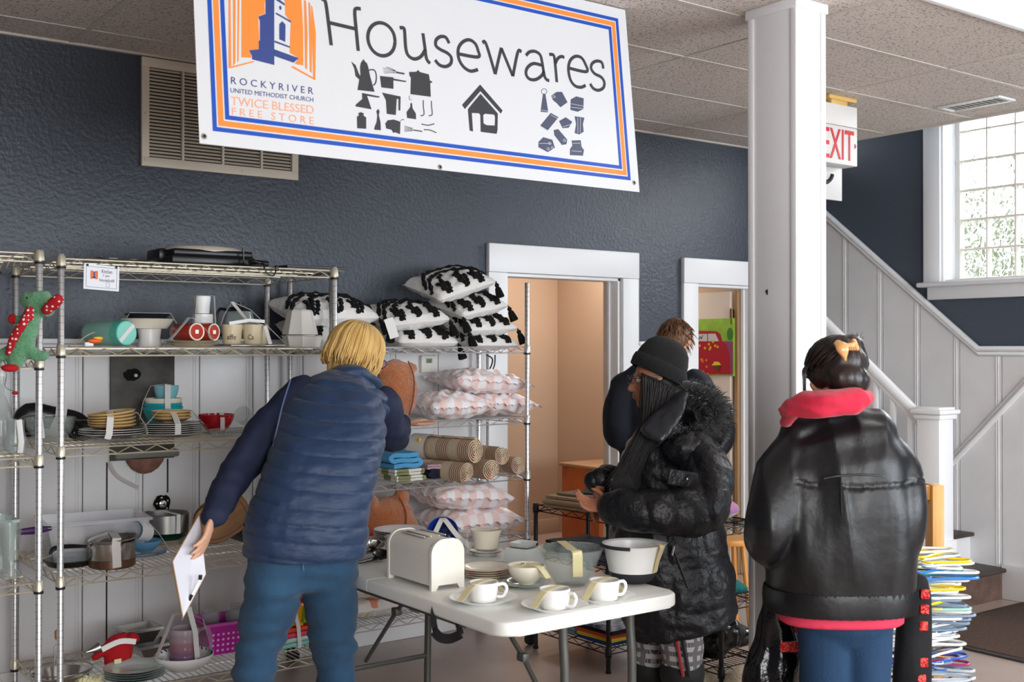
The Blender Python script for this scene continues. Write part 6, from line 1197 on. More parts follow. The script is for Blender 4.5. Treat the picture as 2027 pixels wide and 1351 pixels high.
# fringed cream rug on the floor
t = thing('fringed_rug', 'crumpled cream rug with fringe on the floor under the right black rack', 'rug', (4.03, 3.72, 0.0)); bm = B(); n = 30; V = []
t.location = (3.93, 3.56, 0.0)
for i in range(n + 1):
    V.append([bm.verts.new((-0.36 + 0.72 * i / n + 0.02 * nz((i, j, 0), 0.3), -0.28 + 0.56 * j / 20 + 0.02 * nz((j, i, 4), 0.3), 0.03 + 0.10 * max(0, 0.35 + nz((i * 0.1, j * 0.16, 1), 1.4, 3)) * math.sin(math.pi * i / n) ** 0.5 * math.sin(math.pi * j / 20) ** 0.5)) for j in range(21)])
for i in range(n):
    for j in range(20): bm.faces.new((V[i][j], V[i + 1][j], V[i + 1][j + 1], V[i][j + 1]))
g = bmesh.ops.extrude_face_region(bm, geom=bm.faces[:]); bmesh.ops.translate(bm, vec=(0, 0, -0.022), verts=[v for v in g['geom'] if isinstance(v, bmesh.types.BMVert)])
m_crug = mat('cream_wool', '#d9cbb2', rough=1, bump=1.0, bscale=70, detail=5); ob('pile', bm, m_crug, t)
bm = B()
for k in range(90):
    x = -0.36 + 0.72 * k / 90; a = random.uniform(-0.3, 0.3); tube(bm, [(x, -0.27, 0.02), (x + 0.02 * a, -0.30, 0.012), (x + 0.05 * a, -0.34, 0.006)], 0.0035, 4)
o = ob('fringe', bm, m_crug, t); o['kind'] = 'stuff'
# orange stool fragment behind the black coat
c = W(1442, 1085, 6.2); t = thing('stool', 'small light orange wooden stool behind the black rack', 'stool', (c.x, c.y, 0)); m_st = mat('light_orange_wood', '#e09a4a', rough=0.45)
part('seat', t, m_st, lambda bm: lathe(bm, [(0.001, 0.52), (0.12, 0.52), (0.125, 0.535), (0.12, 0.55), (0.001, 0.55)], 28))
for a in (0.4, 2.0, 3.5, 5.1): part('leg', t, m_st, lambda bm: tube(bm, [(0.08 * math.cos(a), 0.08 * math.sin(a), 0.525), (0.13 * math.cos(a), 0.13 * math.sin(a), 0.0)], 0.014, 8))

# ================================================================== HANGERS + PINE STAND
base = W(1800, 1200, 4.55); base.z = 0
m_pine = mat('pine_wood', '#c9924c', rough=0.5, col2='#d8a662', vscale=5, stretch=(8, 8, 0.7))
t = thing('pine_stand', 'light pine wooden stand behind the pile of plastic hangers', 'stand', (0, 0, 0)); q = W(1850, 1000, 4.86); q.z = 0; dirx = -RT
part('post', t, m_pine, lambda bm: box(bm, q + Vector((0, 0, 0.5)), (0.05, 0.09, 0.998), rz=-YAW, bev=0.003)); part('post', t, m_pine, lambda bm: box(bm, q + dirx * 0.36 + Vector((0, 0, 0.5)), (0.05, 0.09, 0.998), rz=-YAW, bev=0.003))
part('top_rail', t, m_pine, lambda bm: box(bm, q + dirx * 0.18 + Vector((0, 0, 0.965)), (0.31, 0.04, 0.06), rz=-YAW, bev=0.003)); part('stand_foot', t, m_pine, lambda bm: box(bm, q + Vector((0, 0, 0.02)), (0.06, 0.4, 0.04), rz=-YAW, bev=0.003)); part('stand_foot', t, m_pine, lambda bm: box(bm, q + dirx * 0.36 + Vector((0, 0, 0.02)), (0.06, 0.4, 0.04), rz=-YAW, bev=0.003))
hc = ['#e8e9ec', '#e8e9ec', '#d5d8de', '#2458b8', '#0f7f78', '#f3cf1e', '#1b1d25', '#b9c3cc', '#c9e04a', '#5a2fb4', '#7d92a8', '#c21f45', '#9fd2c8', '#2e7fc8', '#f2f0ea', '#39414e', '#a0326b']
hm = [mat('hanger_plastic_' + c.strip('#'), c, rough=0.25) for c in hc]
bm = B(); P = spline([(-0.195, 0.018, 0), (-0.222, -0.008, 0), (-0.205, -0.04, 0), (-0.1, -0.042, 0), (0.1, -0.042, 0), (0.205, -0.04, 0), (0.222, -0.008, 0), (0.195, 0.018, 0), (0.1, 0.055, 0), (0, 0.095, 0), (-0.1, 0.055, 0)], 4, True); tube(bm, P, 0.0055, 6, loop=True)
tube(bm, spline([(0, 0.095, 0), (0, 0.13, 0), (0.025, 0.15, 0), (0.02, 0.18, 0), (-0.01, 0.185, 0), (-0.025, 0.165, 0)], 4), 0.003, 6)
h0 = ob('clothes_hanger', bm, hm[0]); h0.material_slots[0].link = 'OBJECT'
rng = random.Random(11); NH = 82; cn = {'e8e9ec': 'white', 'd5d8de': 'pale grey', '2458b8': 'royal blue', '0f7f78': 'teal', 'f3cf1e': 'yellow', '1b1d25': 'black', 'b9c3cc': 'light grey', 'c9e04a': 'lime', '5a2fb4': 'purple', '7d92a8': 'steel blue', 'c21f45': 'crimson', '9fd2c8': 'mint', '2e7fc8': 'sky blue', 'f2f0ea': 'ivory', '39414e': 'charcoal', 'a0326b': 'plum'}
for k in range(NH):
    o = h0 if k == 0 else h0.copy()
    if k: COL.objects.link(o)
    z = 0.006 + k * 0.0094; off = RT * rng.gauss(0.0, 0.022) + FL * rng.gauss(0, 0.015)
    if k < 45: off += RT * 0.012 * math.sin(k * 0.25)
    fl = R(180) if rng.random() < 0.5 else 0
    o.location = base + off + Vector((0, 0, z)); o.rotation_euler = (R(rng.uniform(-1.6, 1.6)), R(rng.uniform(-1.6, 1.6)), -YAW + R(rng.uniform(-24, 24)) + fl)
    ci = 5 if k in (NH - 2, NH - 4) else (0 if k == NH - 1 else (rng.choice((0, 0, 1, 7, 14, 10)) if rng.random() < 0.58 else rng.randrange(len(hm)))); o.material_slots[0].link = 'OBJECT'; o.material_slots[0].material = hm[ci]
    nm = cn[hc[ci].strip('#')]; o['category'] = 'hanger'; o['group'] = nm + ' hangers in the pile'; o['label'] = nm + ' plastic clothes hanger in the tall pile beside the stairs mat'

# ================================================================== BANNER
BY = 3.37; pl = WY(395, 290, BY); pr_ = WY(1266, 376, BY); BX0, BX1 = pl.x, pr_.x; BZ0 = (pl.z + pr_.z) / 2; BH = CE - 0.006 - BZ0; TILT = 0.085
nrm = Vector((0, BH, -TILT)).normalized()     # plane normal: bottom hangs nearer the camera
P0 = Vector((BX0, BY, BZ0))
def bpt(px, py, off=0.0):
    d = ray(px, py); t_ = (P0 - CAM).dot(nrm) / d.dot(nrm); return CAM + d * t_ - nrm * off
def bxy(x, y, off=0.0): return P0 + Vector((x, 0, 0)) + Vector((0, TILT, BH)).normalized() * y - nrm * off
BW = BX1 - BX0; BL = math.hypot(BH, TILT)
m_ban = mat('white_vinyl', '#d3d5d8', rough=0.3, bump=0.04, bscale=5); m_bb = mat('banner_blue', '#1f4fb0', rough=0.3); m_bo = mat('banner_orange', '#f08a3e', rough=0.3); m_bk = mat('banner_charcoal', '#3b3d40', rough=0.3); m_nv = mat('banner_navy_text', '#37407c', rough=0.3); m_peach = mat('banner_peach_text', '#eda583', rough=0.3); m_bslate = mat('banner_slate', '#4c5268', rough=0.3)
t = thing('banner', 'large white Housewares banner with blue and orange border hanging from the ceiling', 'banner', (0, 0, 0)); ban = t
bm = B(); n = 24
for i in range(n):
    for j in range(8):
        x0, x1, y0, y1 = BW * i / n, BW * (i + 1) / n, BL * j / 8, BL * (j + 1) / 8
        bm.faces.new([bm.verts.new(bxy(x, y, -0.0006)) for x, y in ((x0, y0), (x1, y0), (x1, y1), (x0, y1))])
bmesh.ops.remove_doubles(bm, verts=bm.verts, dist=1e-5); g = bmesh.ops.extrude_face_region(bm, geom=bm.faces[:]); bmesh.ops.translate(bm, vec=-nrm * 0.0006, verts=[v for v in g['geom'] if isinstance(v, bmesh.types.BMVert)])
ob('vinyl_sheet', bm, m_ban, t, smooth=False)
def band(o0, o1, m, nm):
    bm = B()
    for x0, x1, y0, y1 in ((o0, BW - o0, o0, o1), (o0, BW - o0, BL - o1, BL - o0), (o0, o1, o1, BL - o1), (BW - o1, BW - o0, o1, BL - o1)):
        a = [bxy(x, y, 0.0003) for x, y in ((x0, y0), (x1, y0), (x1, y1), (x0, y1))]; b = [bxy(x, y, 0.0011) for x, y in ((x0, y0), (x1, y0), (x1, y1), (x0, y1))]; rings(bm, [a, b])
    ob(nm, bm, m, t, smooth=False)
band(0.044, 0.058, m_bb, 'blue_border'); band(0.063, 0.081, m_bo, 'orange_border'); band(0.086, 0.100, m_bb, 'blue_border')
def bstroke(bm, pts, w_, sc_=None, sub=6, smooth=True):
    o, s = sc_ or ((0, 0), 1); P = [bpt(o[0] + x / s, o[1] + y / s, 0.0012) for x, y in pts]
    P = spline(P, sub) if smooth and len(P) > 2 else P
    rs = []
    for i, p_ in enumerate(P):
        tg = (P[min(i + 1, len(P) - 1)] - P[max(i - 1, 0)]).normalized(); s_ = tg.cross(nrm).normalized()
        rs.append([p_ + s_ * w_ / 2, p_ - s_ * w_ / 2, p_ - s_ * w_ / 2 + nrm * 0.0009, p_ + s_ * w_ / 2 + nrm * 0.0009])
    rings(bm, rs)
def bpoly(bm, pts, sc_=None, off=0.0012):
    o, s = sc_ or ((0, 0), 1); a = [bm.verts.new(bpt(o[0] + x / s, o[1] + y / s, off)) for x, y in pts]; b = [bm.verts.new(bpt(o[0] + x / s, o[1] + y / s, 0.0002)) for x, y in pts]
    bm.faces.new(a); bm.faces.new(b[::-1])
    for i in range(len(a)): bm.faces.new((a[i], a[(i + 1) % len(a)], b[(i + 1) % len(a)], b[i]))
c7 = ((640, 80), 3.378); c8 = ((380, 0), 4.502)
LET = {'letter_H': [([(636, -2), (641, 0), (645, 8), (650, 45), (655.5, 90)], None), ([(714, 18), (706, 17), (702, 24), (705, 60), (709, 101)], None), ([(651, 45), (702, 57)], None)],
 'letter_o': [([(754 + 27 * math.cos(i * .4488) + 1, 78 + 32.5 * math.sin(i * .4488) + 0.16 * 27 * math.cos(i * .4488)) for i in range(15)], None)],
 'letter_u': [([(791, 55), (799, 56), (801, 66), (803, 95), (808, 110), (820, 117), (833, 112), (842, 98)], None), ([(837, 66), (841, 95), (844, 116), (851, 126)], None)],
 'letter_s': [([(889, 86), (882, 74), (871, 73), (863, 80), (863, 91), (873, 99), (885, 105), (893, 114), (892, 126), (882, 132), (870, 129), (861, 119)], None)],
 'letter_e': [([(908, 107), (946, 113), (946, 100), (940, 86), (928, 79), (915, 84), (907, 97), (908, 116), (917, 132), (931, 141), (946, 138)], None)],
 'letter_w': [([(955, 85), (962, 87), (980, 147)], None), ([(980, 147), (992, 95)], None), ([(992, 95), (1015, 151)], None), ([(1015, 151), (1025, 103), (1032, 103)], None)],
 'letter_a': [([(1041, 110), (1048, 103), (1059, 102), (1069, 109), (1073, 124), (1077, 148), (1081, 157), (1087, 160)], None), ([(1074, 130), (1056, 126), (1044, 134), (1041, 146), (1047, 156), (1059, 158), (1071, 151), (1077, 141)], None)],
 'letter_r': [([(1087, 108), (1095, 109), (1098, 120), (1102, 163)], None), ([(1099, 126), (1104, 116), (1111, 112), (1117, 114)], None)],
 'letter_ e': [([(1126, 135), (1161, 142), (1158, 126), (1150, 114), (1138, 112), (1128, 121), (1125, 138), (1129, 158), (1138, 170), (1150, 173), (1159, 169)], None)],
 'letter_ s': [([(1194, 136), (1191, 124), (1181, 121), (1172, 126), (1170, 136), (1177, 146), (1190, 153), (1196, 163), (1194, 174), (1184, 179), (1174, 175), (1168, 166)], None)]}
for nm, st_ in LET.items():
    bm = B()
    for pts, s_ in st_: bstroke(bm, pts, 0.0128, s_)
    ob(nm.replace(' ', ''), bm, m_bk, t, smooth=False)
# logo
ORG = [[(326, -10), (343, -10), (350, 590), (326, 610)], [(366, -10), (388, -10), (386, 562), (366, 590)], [(408, -10), (422, -10), (415, 545), (404, 555)], [(442, -10), (660, -10), (645, 40), (650, 120), (590, 145), (600, 380), (590, 445), (505, 450), (535, 515), (440, 512)],
       [(820, -10), (975, -10), (990, 250), (992, 585), (915, 570), (950, 520), (870, 470), (880, 195), (830, 130), (830, 40)], [(998, 0), (1016, 10), (1030, 300), (1025, 620), (1008, 605)], [(1038, 20), (1052, 30), (1070, 300), (1066, 650), (1050, 640)], [(1062, 50), (1072, 60), (1104, 300), (1098, 716), (1080, 690)],
       [(330, 600), (540, 545), (560, 552), (345, 610)], [(900, 590), (1095, 700), (1098, 716), (880, 598)]]
bm = B(); [bpoly(bm, P, c8) for P in ORG]; ob('logo_orange_panel', bm, m_bo, t, smooth=False)
bm = B()
for P in ([(655, -10), (732, -10), (732, 580), (535, 530), (535, 500), (508, 450), (595, 440), (592, 370), (605, 360), (605, 185), (590, 150), (655, 125)], [(732, 440), (950, 520), (905, 560), (735, 500)], [(748, 112), (880, 188), (880, 202), (745, 125)], [(735, 362), (872, 415), (872, 428), (735, 378)], [(778, 215), (803, 190), (832, 220), (830, 375), (778, 350)], [(776, 60), (788, 50), (798, 70), (792, 90), (780, 85)], [(730, -10), (770, -10), (825, 35), (825, 50)]): bpoly(bm, P, c8, 0.0016)
ob('logo_blue_tower', bm, mat('logo_navy', '#3a4a86', rough=0.3), t, smooth=False)
def btext(txt, corners, m, nm):
    """corners in pixels of the text box: lower-left, lower-right, upper-left"""
    a, b, c = [bpt(*q_, 0.0012) for q_ in corners]; ux, uy = b - a, c - a; bm = B(); text_into(bm, txt, lambda x, y: a + ux * x + uy * y, 0, 1, 0, 1)
    g = bmesh.ops.extrude_face_region(bm, geom=bm.faces[:]); bmesh.ops.translate(bm, vec=nrm * 0.0009, verts=[v for v in g['geom'] if isinstance(v, bmesh.types.BMVert)]); ob(nm, bm, m, t, smooth=False)
btext('R O C K Y R I V E R', ((457, 166), (620, 187), (457, 152)), m_nv, 'church_name'); btext('UNITED METHODIST CHURCH', ((456, 183), (620, 202), (456, 174)), m_nv, 'church_name')
btext('TWICE BLESSED', ((457, 208), (621, 226), (457, 191)), m_peach, 'store_name'); btext('F R E E', ((459, 227), (519, 234), (459, 213)), m_peach, 'store_name'); btext('S T O R E', ((537, 237), (621, 247), (537, 222)), m_peach, 'store_name')
# icons (kitchen set)
IC = {'coffee_pot_icon': [[(186, 142), (215, 165), (238, 225), (248, 240), (245, 180), (250, 150), (262, 135), (268, 125), (275, 138), (292, 155), (300, 180), (312, 240), (342, 345), (228, 332), (240, 262), (215, 240), (207, 190)]],
 'saucepan_icon': [[(378, 238), (468, 248), (468, 325), (388, 315)], [(468, 256), (553, 272), (553, 280), (468, 268)]], 'stock_pot_icon': [[(573, 212), (622, 210), (632, 198), (645, 212), (705, 228), (712, 270), (726, 275), (726, 285), (714, 285), (718, 378), (582, 360), (585, 250), (575, 235)]],
 'funnel_icon': [[(258, 352), (378, 376), (370, 384), (292, 372), (322, 462), (215, 442), (216, 430), (260, 392)]], 'jug_icon': [[(392, 350), (516, 376), (514, 470), (502, 468), (502, 392), (490, 392), (484, 500), (424, 492), (418, 400)]],
 'bottle_icon': [[(556, 480), (580, 448), (582, 420), (592, 420), (596, 455), (618, 490), (620, 528), (560, 520)]], 'shaker_icon': [[(224, 512), (238, 500), (232, 488), (248, 480), (272, 490), (266, 502), (286, 516), (286, 592), (226, 588)]],
 'mill_icon': [[(366, 458), (376, 475), (370, 500), (382, 550), (384, 602), (340, 598), (342, 580), (356, 545), (360, 500), (354, 475)]], 'oven_mitt_icon': [[(414, 555), (430, 535), (470, 530), (515, 545), (512, 628), (480, 615), (468, 620), (455, 598), (420, 590)]],
 'house_icon': [[(927, 432), (1048, 296), (1198, 470), (1186, 490), (1050, 340), (946, 460)], [(966, 460), (1050, 358), (1166, 490), (1164, 600), (1158, 626), (1052, 612), (1050, 500), (1040, 488), (992, 486), (1000, 610), (978, 604)]],
 'hanging_towel_icon': [[(1468, 360), (1484, 360), (1502, 470), (1500, 482), (1452, 478)]], 'rolled_towel_icon': [[(1524, 370), (1560, 345), (1595, 345), (1632, 415), (1585, 448), (1560, 420), (1535, 400)]], 'towel_stack_icon': [[(1654, 395), (1690, 375), (1740, 388), (1738, 460), (1700, 478), (1652, 465)]],
 'flat_towel_icon': [[(1450, 570), (1520, 486), (1572, 515), (1500, 602)]], 'folded_towel_icon': [[(1576, 540), (1620, 515), (1664, 545), (1640, 585), (1600, 588)]], 'draped_towel_icon': [[(1680, 508), (1745, 518), (1735, 560), (1740, 612), (1710, 630), (1680, 620), (1690, 560)]],
 'curled_towel_icon': [[(1540, 600), (1570, 594), (1630, 665), (1625, 695), (1595, 700), (1545, 635)]], 'towel_rolls_icon': [[(1438, 680), (1470, 648), (1530, 665), (1548, 720), (1500, 748), (1438, 715)]], 'towel_pile_icon': [[(1660, 670), (1720, 668), (1725, 710), (1742, 735), (1735, 772), (1648, 768), (1650, 725), (1665, 705)]]}
for nm, Ps in IC.items():
    bm = B(); [bpoly(bm, P, c7) for P in Ps]
    if nm == 'coffee_pot_icon': bstroke(bm, [(305, 200), (325, 196), (345, 205), (354, 240), (350, 280), (335, 302)], 0.0045, c7)
    if nm == 'hanging_towel_icon': bstroke(bm, [(1476 + 18 * math.cos(i * .7), 342 + 18 * math.sin(i * .7)) for i in range(10)], 0.002, c7)
    ob(nm, bm, m_bslate if Ps[0][0][0] > 1400 else m_bk, t, smooth=False)
bm = B(); bpoly(bm, [(1068, 500), (1082, 492), (1140, 498), (1146, 515), (1144, 570), (1090, 568), (1070, 555)], c7, 0.0016); ob('house_window', bm, m_ban, t, smooth=False)
bm = B(); bstroke(bm, [(1106, 494), (1108, 570)], 0.002, c7); bstroke(bm, [(1070, 530), (1146, 538)], 0.002, c7)
for L_ in ([(650, 480), (668, 400), (685, 402)], [(705, 500), (722, 405), (745, 410)]): bstroke(bm, [L_[1], (L_[0][0] + 18, 440), (L_[0][0] + 22, 495), (L_[0][0], 505)], 0.0035, c7)
bstroke(bm, [(655, 560), (700, 568), (742, 558)], 0.0035, c7); bstroke(bm, [(672, 598), (710, 600), (755, 618)], 0.0035, c7); bstroke(bm, [(600, 600), (660, 610)], 0.004, c7)
for k in range(4): bstroke(bm, [(542, 575 + 11 * k), (596, 588 + 6 * k)], 0.002, c7)
for a, b_ in (((398, 185), (480, 205)), ((400, 198), (480, 208)), ((402, 212), (480, 214)), ((420, 178), (490, 208)), ((410, 222), (480, 220))): bstroke(bm, [a, ((a[0] + b_[0]) / 2, (a[1] + b_[1]) / 2 - 4), b_], 0.0014, c7)
bstroke(bm, [(485, 214), (542, 224)], 0.006, c7); bstroke(bm, [(575, 370), (575, 395), (592, 398)], 0.0016, c7); bstroke(bm, [(516, 540), (530, 528), (540, 535)], 0.002, c7)
ob('utensil_icons', bm, m_bk, t, smooth=False)
bm = B()
for a, b_ in (((1655, 425), (1738, 440)), ((1655, 447), (1738, 458)), ((1455, 580), (1500, 610)), ((1520, 500), (1570, 525)), ((1452, 466), (1500, 474)), ((1665, 690), (1715, 688)), ((1660, 740), (1725, 745)), ((1440, 690), (1520, 690)), ((1600, 580), (1660, 560)), ((1700, 520), (1700, 620)), ((1718, 520), (1716, 620))): bstroke(bm, [a, b_], 0.0014, c7)
for cx, cy in ((1610, 668), (1540, 375), (1512, 688), (1530, 718), (1502, 725)): bstroke(bm, [(cx + 11 * math.cos(i * .8) * (1 - i / 14), cy + 11 * math.sin(i * .8) * (1 - i / 14)) for i in range(10)], 0.0014, c7)
bmesh.ops.translate(bm, vec=-nrm * 0.0006, verts=bm.verts); ob('icon_highlights', bm, m_ban, t, smooth=False)
for gx, gy in ((404, 270), (871, 331), (1255, 362), (1238, 10)):
    bm = B(); c = bpt(gx, gy, 0.001); M3 = (-nrm).to_track_quat('Z', 'Y').to_matrix(); lathe(bm, [(0.0045, 0), (0.005, 0.0015), (0.008, 0.0015), (0.0095, 0)], 18, c, M3, cap=False); gmt = ob('grommet', bm, m_chrome, t)
    bm = B(); lathe(bm, [(0.0045, 0.0004), (0.001, 0.0004)], 14, c, M3); ob('grommet_hole', bm, m_seam, gmt)
# ================================================================== PEOPLE
def head(bm, c, f, u, neck_to, neck_r=0.055, k=1.0):
    """skull, jaw, nose, lips, brow, ears and neck around centre c; f = facing, u = up"""
    c, f, u = Vector(c), Vector(f).normalized(), Vector(u).normalized(); s = f.cross(u).normalized(); u = s.cross(f)
    M3 = Matrix((s, f, u)).transposed()
    P = lambda a, b, d: c + (s * a + f * b + u * d) * k
    ell(bm, P(0, -0.012, 0.02), (0.074 * k, 0.094 * k, 0.088 * k), M3)
    limb(bm, [P(0, 0.03, 0.0), P(0, 0.05, -0.05), P(0, 0.066, -0.098)], [(0.062 * k, 0.055 * k), (0.054 * k, 0.042 * k), (0.026 * k, 0.02 * k)], s)
    limb(bm, [P(0, 0.086, 0.018), P(0, 0.099, -0.01), P(0, 0.108, -0.030)], [0.008 * k, 0.010 * k, 0.014 * k], s, 12)
    for q in (-1, 1): ell(bm, P(q * 0.011, 0.098, -0.034), 0.010 * k, u=12, v=8); ell(bm, P(q * 0.030, 0.072, 0.026), (0.022 * k, 0.014 * k, 0.008 * k), M3); ell(bm, P(q * 0.043, 0.058, -0.03), (0.022 * k, 0.02 * k, 0.022 * k), M3); ell(bm, P(q * 0.076, -0.004, -0.012), (0.009 * k, 0.02 * k, 0.031 * k), M3)
    ell(bm, P(0, 0.090, -0.058), (0.024 * k, 0.012 * k, 0.0065 * k), M3); ell(bm, P(0, 0.088, -0.070), (0.021 * k, 0.012 * k, 0.0075 * k), M3)
    limb(bm, [P(0, -0.02, -0.04), (c - u * 0.1 * k + Vector(neck_to)) / 2, Vector(neck_to)], [neck_r, neck_r * 0.98, neck_r * 1.15], s)
    return P, s, u
def hand(bm, w_, fd, pn, thumb, curl=0.5, sp=1.0, k=1.0):
    """palm, four unequal bent fingers and a thumb; w_ = wrist, fd = finger direction, pn = palm normal, thumb = +1/-1 side"""
    w_, fd, pn = Vector(w_), Vector(fd).normalized(), Vector(pn).normalized(); sd = fd.cross(pn).normalized() * thumb; pn = (sd.cross(fd) * (1 if thumb < 0 else 1)).normalized()
    if pn.dot(Vector(pn)) < 0: pn = -pn
    ell(bm, w_ + fd * 0.045 * k, (0.040 * k, 0.050 * k, 0.0145 * k), Matrix((sd, fd, sd.cross(fd))).transposed())
    for i, (ln, off) in enumerate(((0.070, 0.031), (0.078, 0.0105), (0.073, -0.0105), (0.058, -0.031))):
        p = w_ + fd * (0.082 - 0.003 * abs(i - 1)) * k + sd * off * sp * k; P = [p - fd * 0.02 * k, p]; d = (fd + sd * off * 1.6).normalized(); a = 0
        for L_ in (0.45, 0.31, 0.24): a += curl * (0.7 + 0.08 * i); dd = d * math.cos(a) + pn * math.sin(a); p = p + dd * ln * L_ * k; P.append(p)
        limb(bm, P, [0.0095 * k, 0.0092 * k, 0.0086 * k, 0.0078 * k, 0.0062 * k], sd, 10, sub=3)
    p = w_ + fd * 0.02 * k + sd * 0.028 * k; d = (sd * 0.75 + fd * 0.65 + pn * 0.35).normalized(); limb(bm, [p, p + d * 0.03 * k, p + d * 0.052 * k + fd * 0.006 * k, p + d * 0.064 * k + fd * 0.022 * k], [0.014 * k, 0.0115 * k, 0.0095 * k, 0.007 * k], sd, 10, sub=3)
def leg(bm, hip, knee, ankle, r, toe, r2=0.075, r3=0.05):
    limb(bm, [hip, Vector(hip).lerp(Vector(knee), 0.5), knee, Vector(knee).lerp(Vector(ankle), 0.4), ankle], [r, (r * 0.9), (r2), (r2 * 0.95), (r3)], (1, 0, 0))
def shoe(par, ankle, d, m, name='shoe', h=0.12):
    bm = B(); a = Vector(ankle); d = Vector(d).normalized(); a.z = 0
    limb(bm, [a + Vector((0, 0, h)), a + Vector((0, 0, 0.055)), a + d * 0.05 + Vector((0, 0, 0.045)), a + d * 0.15 + Vector((0, 0, 0.036))], [(0.045, 0.05), (0.045, 0.045), (0.045, 0.042), (0.036, 0.030)], d.cross(Vector((0, 0, 1))), 16); ell(bm, a - d * 0.03 + Vector((0, 0, 0.04)), (0.042, 0.042, 0.038))
    return organic(name, bm, m, par, 0.01, 3, None)
def tuft(bm, p, d, l, r, bend=Vector((0, 0, -1))):
    tube(bm, [p, p + d * l * 0.55 + bend * l * 0.08, p + d * l + bend * l * 0.25], [r, r * 0.7, r * 0.12], 4)
def knit(c, n, a=0.003, s=9): return a * nz(c, s)
m_skin = mat('fair_skin', '#d7a68b', rough=0.5, bump=0.08, bscale=160); m_skin2 = mat('deep_brown_skin', '#a0674c', rough=0.45, bump=0.08, bscale=160, col2='#ab7257', vscale=12)
def folds(amp, s=(7, 7, 3), seed=0, a2=0.0):
    def fn(c, n):
        q = Vector((c.x * s[0], c.y * s[1], c.z * s[2])); v = noise.noise(q + Vector((seed, 0, 0))); v2 = noise.noise(q * 2.3 + Vector((0, seed, 3)))
        return amp * ((1 - abs(v) * 2.4) * 0.6 + v2 * 0.5) + a2 * noise.noise(c * 40)
    return fn
# ---------------------------------------------------------------- A: blond woman in the quilted vest
A = thing('person', 'person', 'person', (W(600, 1100, 4.06).x, W(600, 1100, 4.06).y, 0))
A['label'] = 'person with blond bob in quilted navy vest, reaching to the shelves with a clipboard'
A_loc = A.location.copy(); A.location = (0, 0, 0)
q = W; sA = (RT * 0.96 + FL * 0.27).normalized()
hl, hr = q(556, 1105, 4.03), q(648, 1105, 4.12)
kl, kr = q(508, 1312, 4.03), q(664, 1312, 4.16)
al = q(488, 1522, 4.06); al.z = 0.09; ar = q(668, 1522, 4.2); ar.z = 0.09
sh_l, el_l, wr_l = q(582, 782, 4.36), q(492, 905, 4.18), q(421, 1026, 3.94)
sh_r, el_r, wr_r = q(752, 806, 4.60), q(776, 862, 4.80), q(798, 836, 5.12)
hd = q(706, 702, 4.62)
bm = B()
fA = (RT * 0.62 + FL * 0.75 + Vector((0, 0, -0.35))).normalized(); uA = (Vector((0, 0, 1)) + RT * 0.28 + FL * 0.25).normalized()
PA, sfA, uuA = head(bm, hd, fA, uA, q(672, 775, 4.44))
torsoA = [q(603, 1085, 4.07), q(622, 1000, 4.10), q(648, 915, 4.18), q(665, 845, 4.30), q(672, 790, 4.42)]
limb(bm, torsoA, [(0.16, 0.11), (0.13, 0.09), (0.14, 0.095), (0.15, 0.10), (0.10, 0.07)], sA)
limb(bm, [sh_l, el_l, wr_l], [0.05, 0.04, 0.026], FL); limb(bm, [sh_r, el_r, wr_r], [0.05, 0.04, 0.026], FL)
leg(bm, hl, kl, al, 0.08, None, 0.055, 0.04); leg(bm, hr, kr, ar, 0.08, None, 0.055, 0.04)
hand(bm, wr_l + (wr_l - el_l).normalized() * 0.012, (q(403, 1088, 3.86) - wr_l), -(FL * 0.2 + RT * 0.9), 1, 0.3)
hand(bm, wr_r, (RT * 0.75 + FL * 0.35 + Vector((0, 0, -0.1))), Vector((0, 0, -1)), -1, 0.18)
organic('body', bm, m_skin, A, 0.0062, 3)
# vest
m_vest = mat('navy_quilted_nylon', '#1c3252', rough=0.55, bump=0.3, bscale=34, stretch=(1, 1, 2.2), sheen=0.1, detail=5)
bm = B()
vp = [q(603, 1098, 4.07), q(607, 1050, 4.07), q(622, 985, 4.10), q(640, 920, 4.17), q(655, 860, 4.28), q(668, 805, 4.38), q(676, 772, 4.44)]
limb(bm, vp, [(0.218, 0.165), (0.220, 0.167), (0.206, 0.15), (0.202, 0.145), (0.208, 0.142), (0.185, 0.12), (0.11, 0.09)], sA, 36, power=2.3, dome=False)
limb(bm, [q(600, 790, 4.37), q(672, 770, 4.44), q(745, 806, 4.56)], [0.062, 0.078, 0.066], (0, 0, 1))
def quilt(c, n):
    lat = (c - vp[3]).dot(RT); t_ = (c.z + 0.13 * lat - 0.12 * lat * lat * 2 + 0.006 * nz(c, 6)) / 0.060
    return 0.0115 * abs(math.sin(math.pi * t_)) ** 0.3 - 0.010 + 0.003 * nz(c, 22) + 0.003 * nz((c.x * 14, c.y * 14, c.z * 40), 1.0)
organic('vest', bm, m_vest, A, 0.0062, 8, quilt)
bm = B(); limb(bm, [q(655, 752, 4.43), q(694, 738, 4.50), q(738, 762, 4.60)], [(0.028, 0.05), (0.034, 0.07), (0.028, 0.05)], (0, 0, 1)); organic('collar', bm, m_vest, A, 0.007, 4, lambda c, n: 0.006 * abs(math.sin(c.z * 70)) - 0.003)
m_slv = mat('dark_navy_sleeve', '#161f3a', rough=0.8, bump=0.3, bscale=40, stretch=(1, 1, 0.5))
for nm, J, r_ in (('sleeve', [sh_l + RT * 0.035, q(540, 845, 4.28), el_l, q(450, 968, 4.08), wr_l + (el_l - wr_l) * 0.04], [0.072, 0.078, 0.066, 0.055, 0.043]), ('sleeve', [sh_r, q(766, 850, 4.72), el_r, q(786, 862, 4.93), wr_r + (el_r - wr_r) * 0.1], [0.085, 0.080, 0.068, 0.05, 0.038])):
    bm = B(); limb(bm, J, r_, FL); organic(nm, bm, m_slv, A, 0.009, 4, folds(0.011, (9, 9, 9), 3))
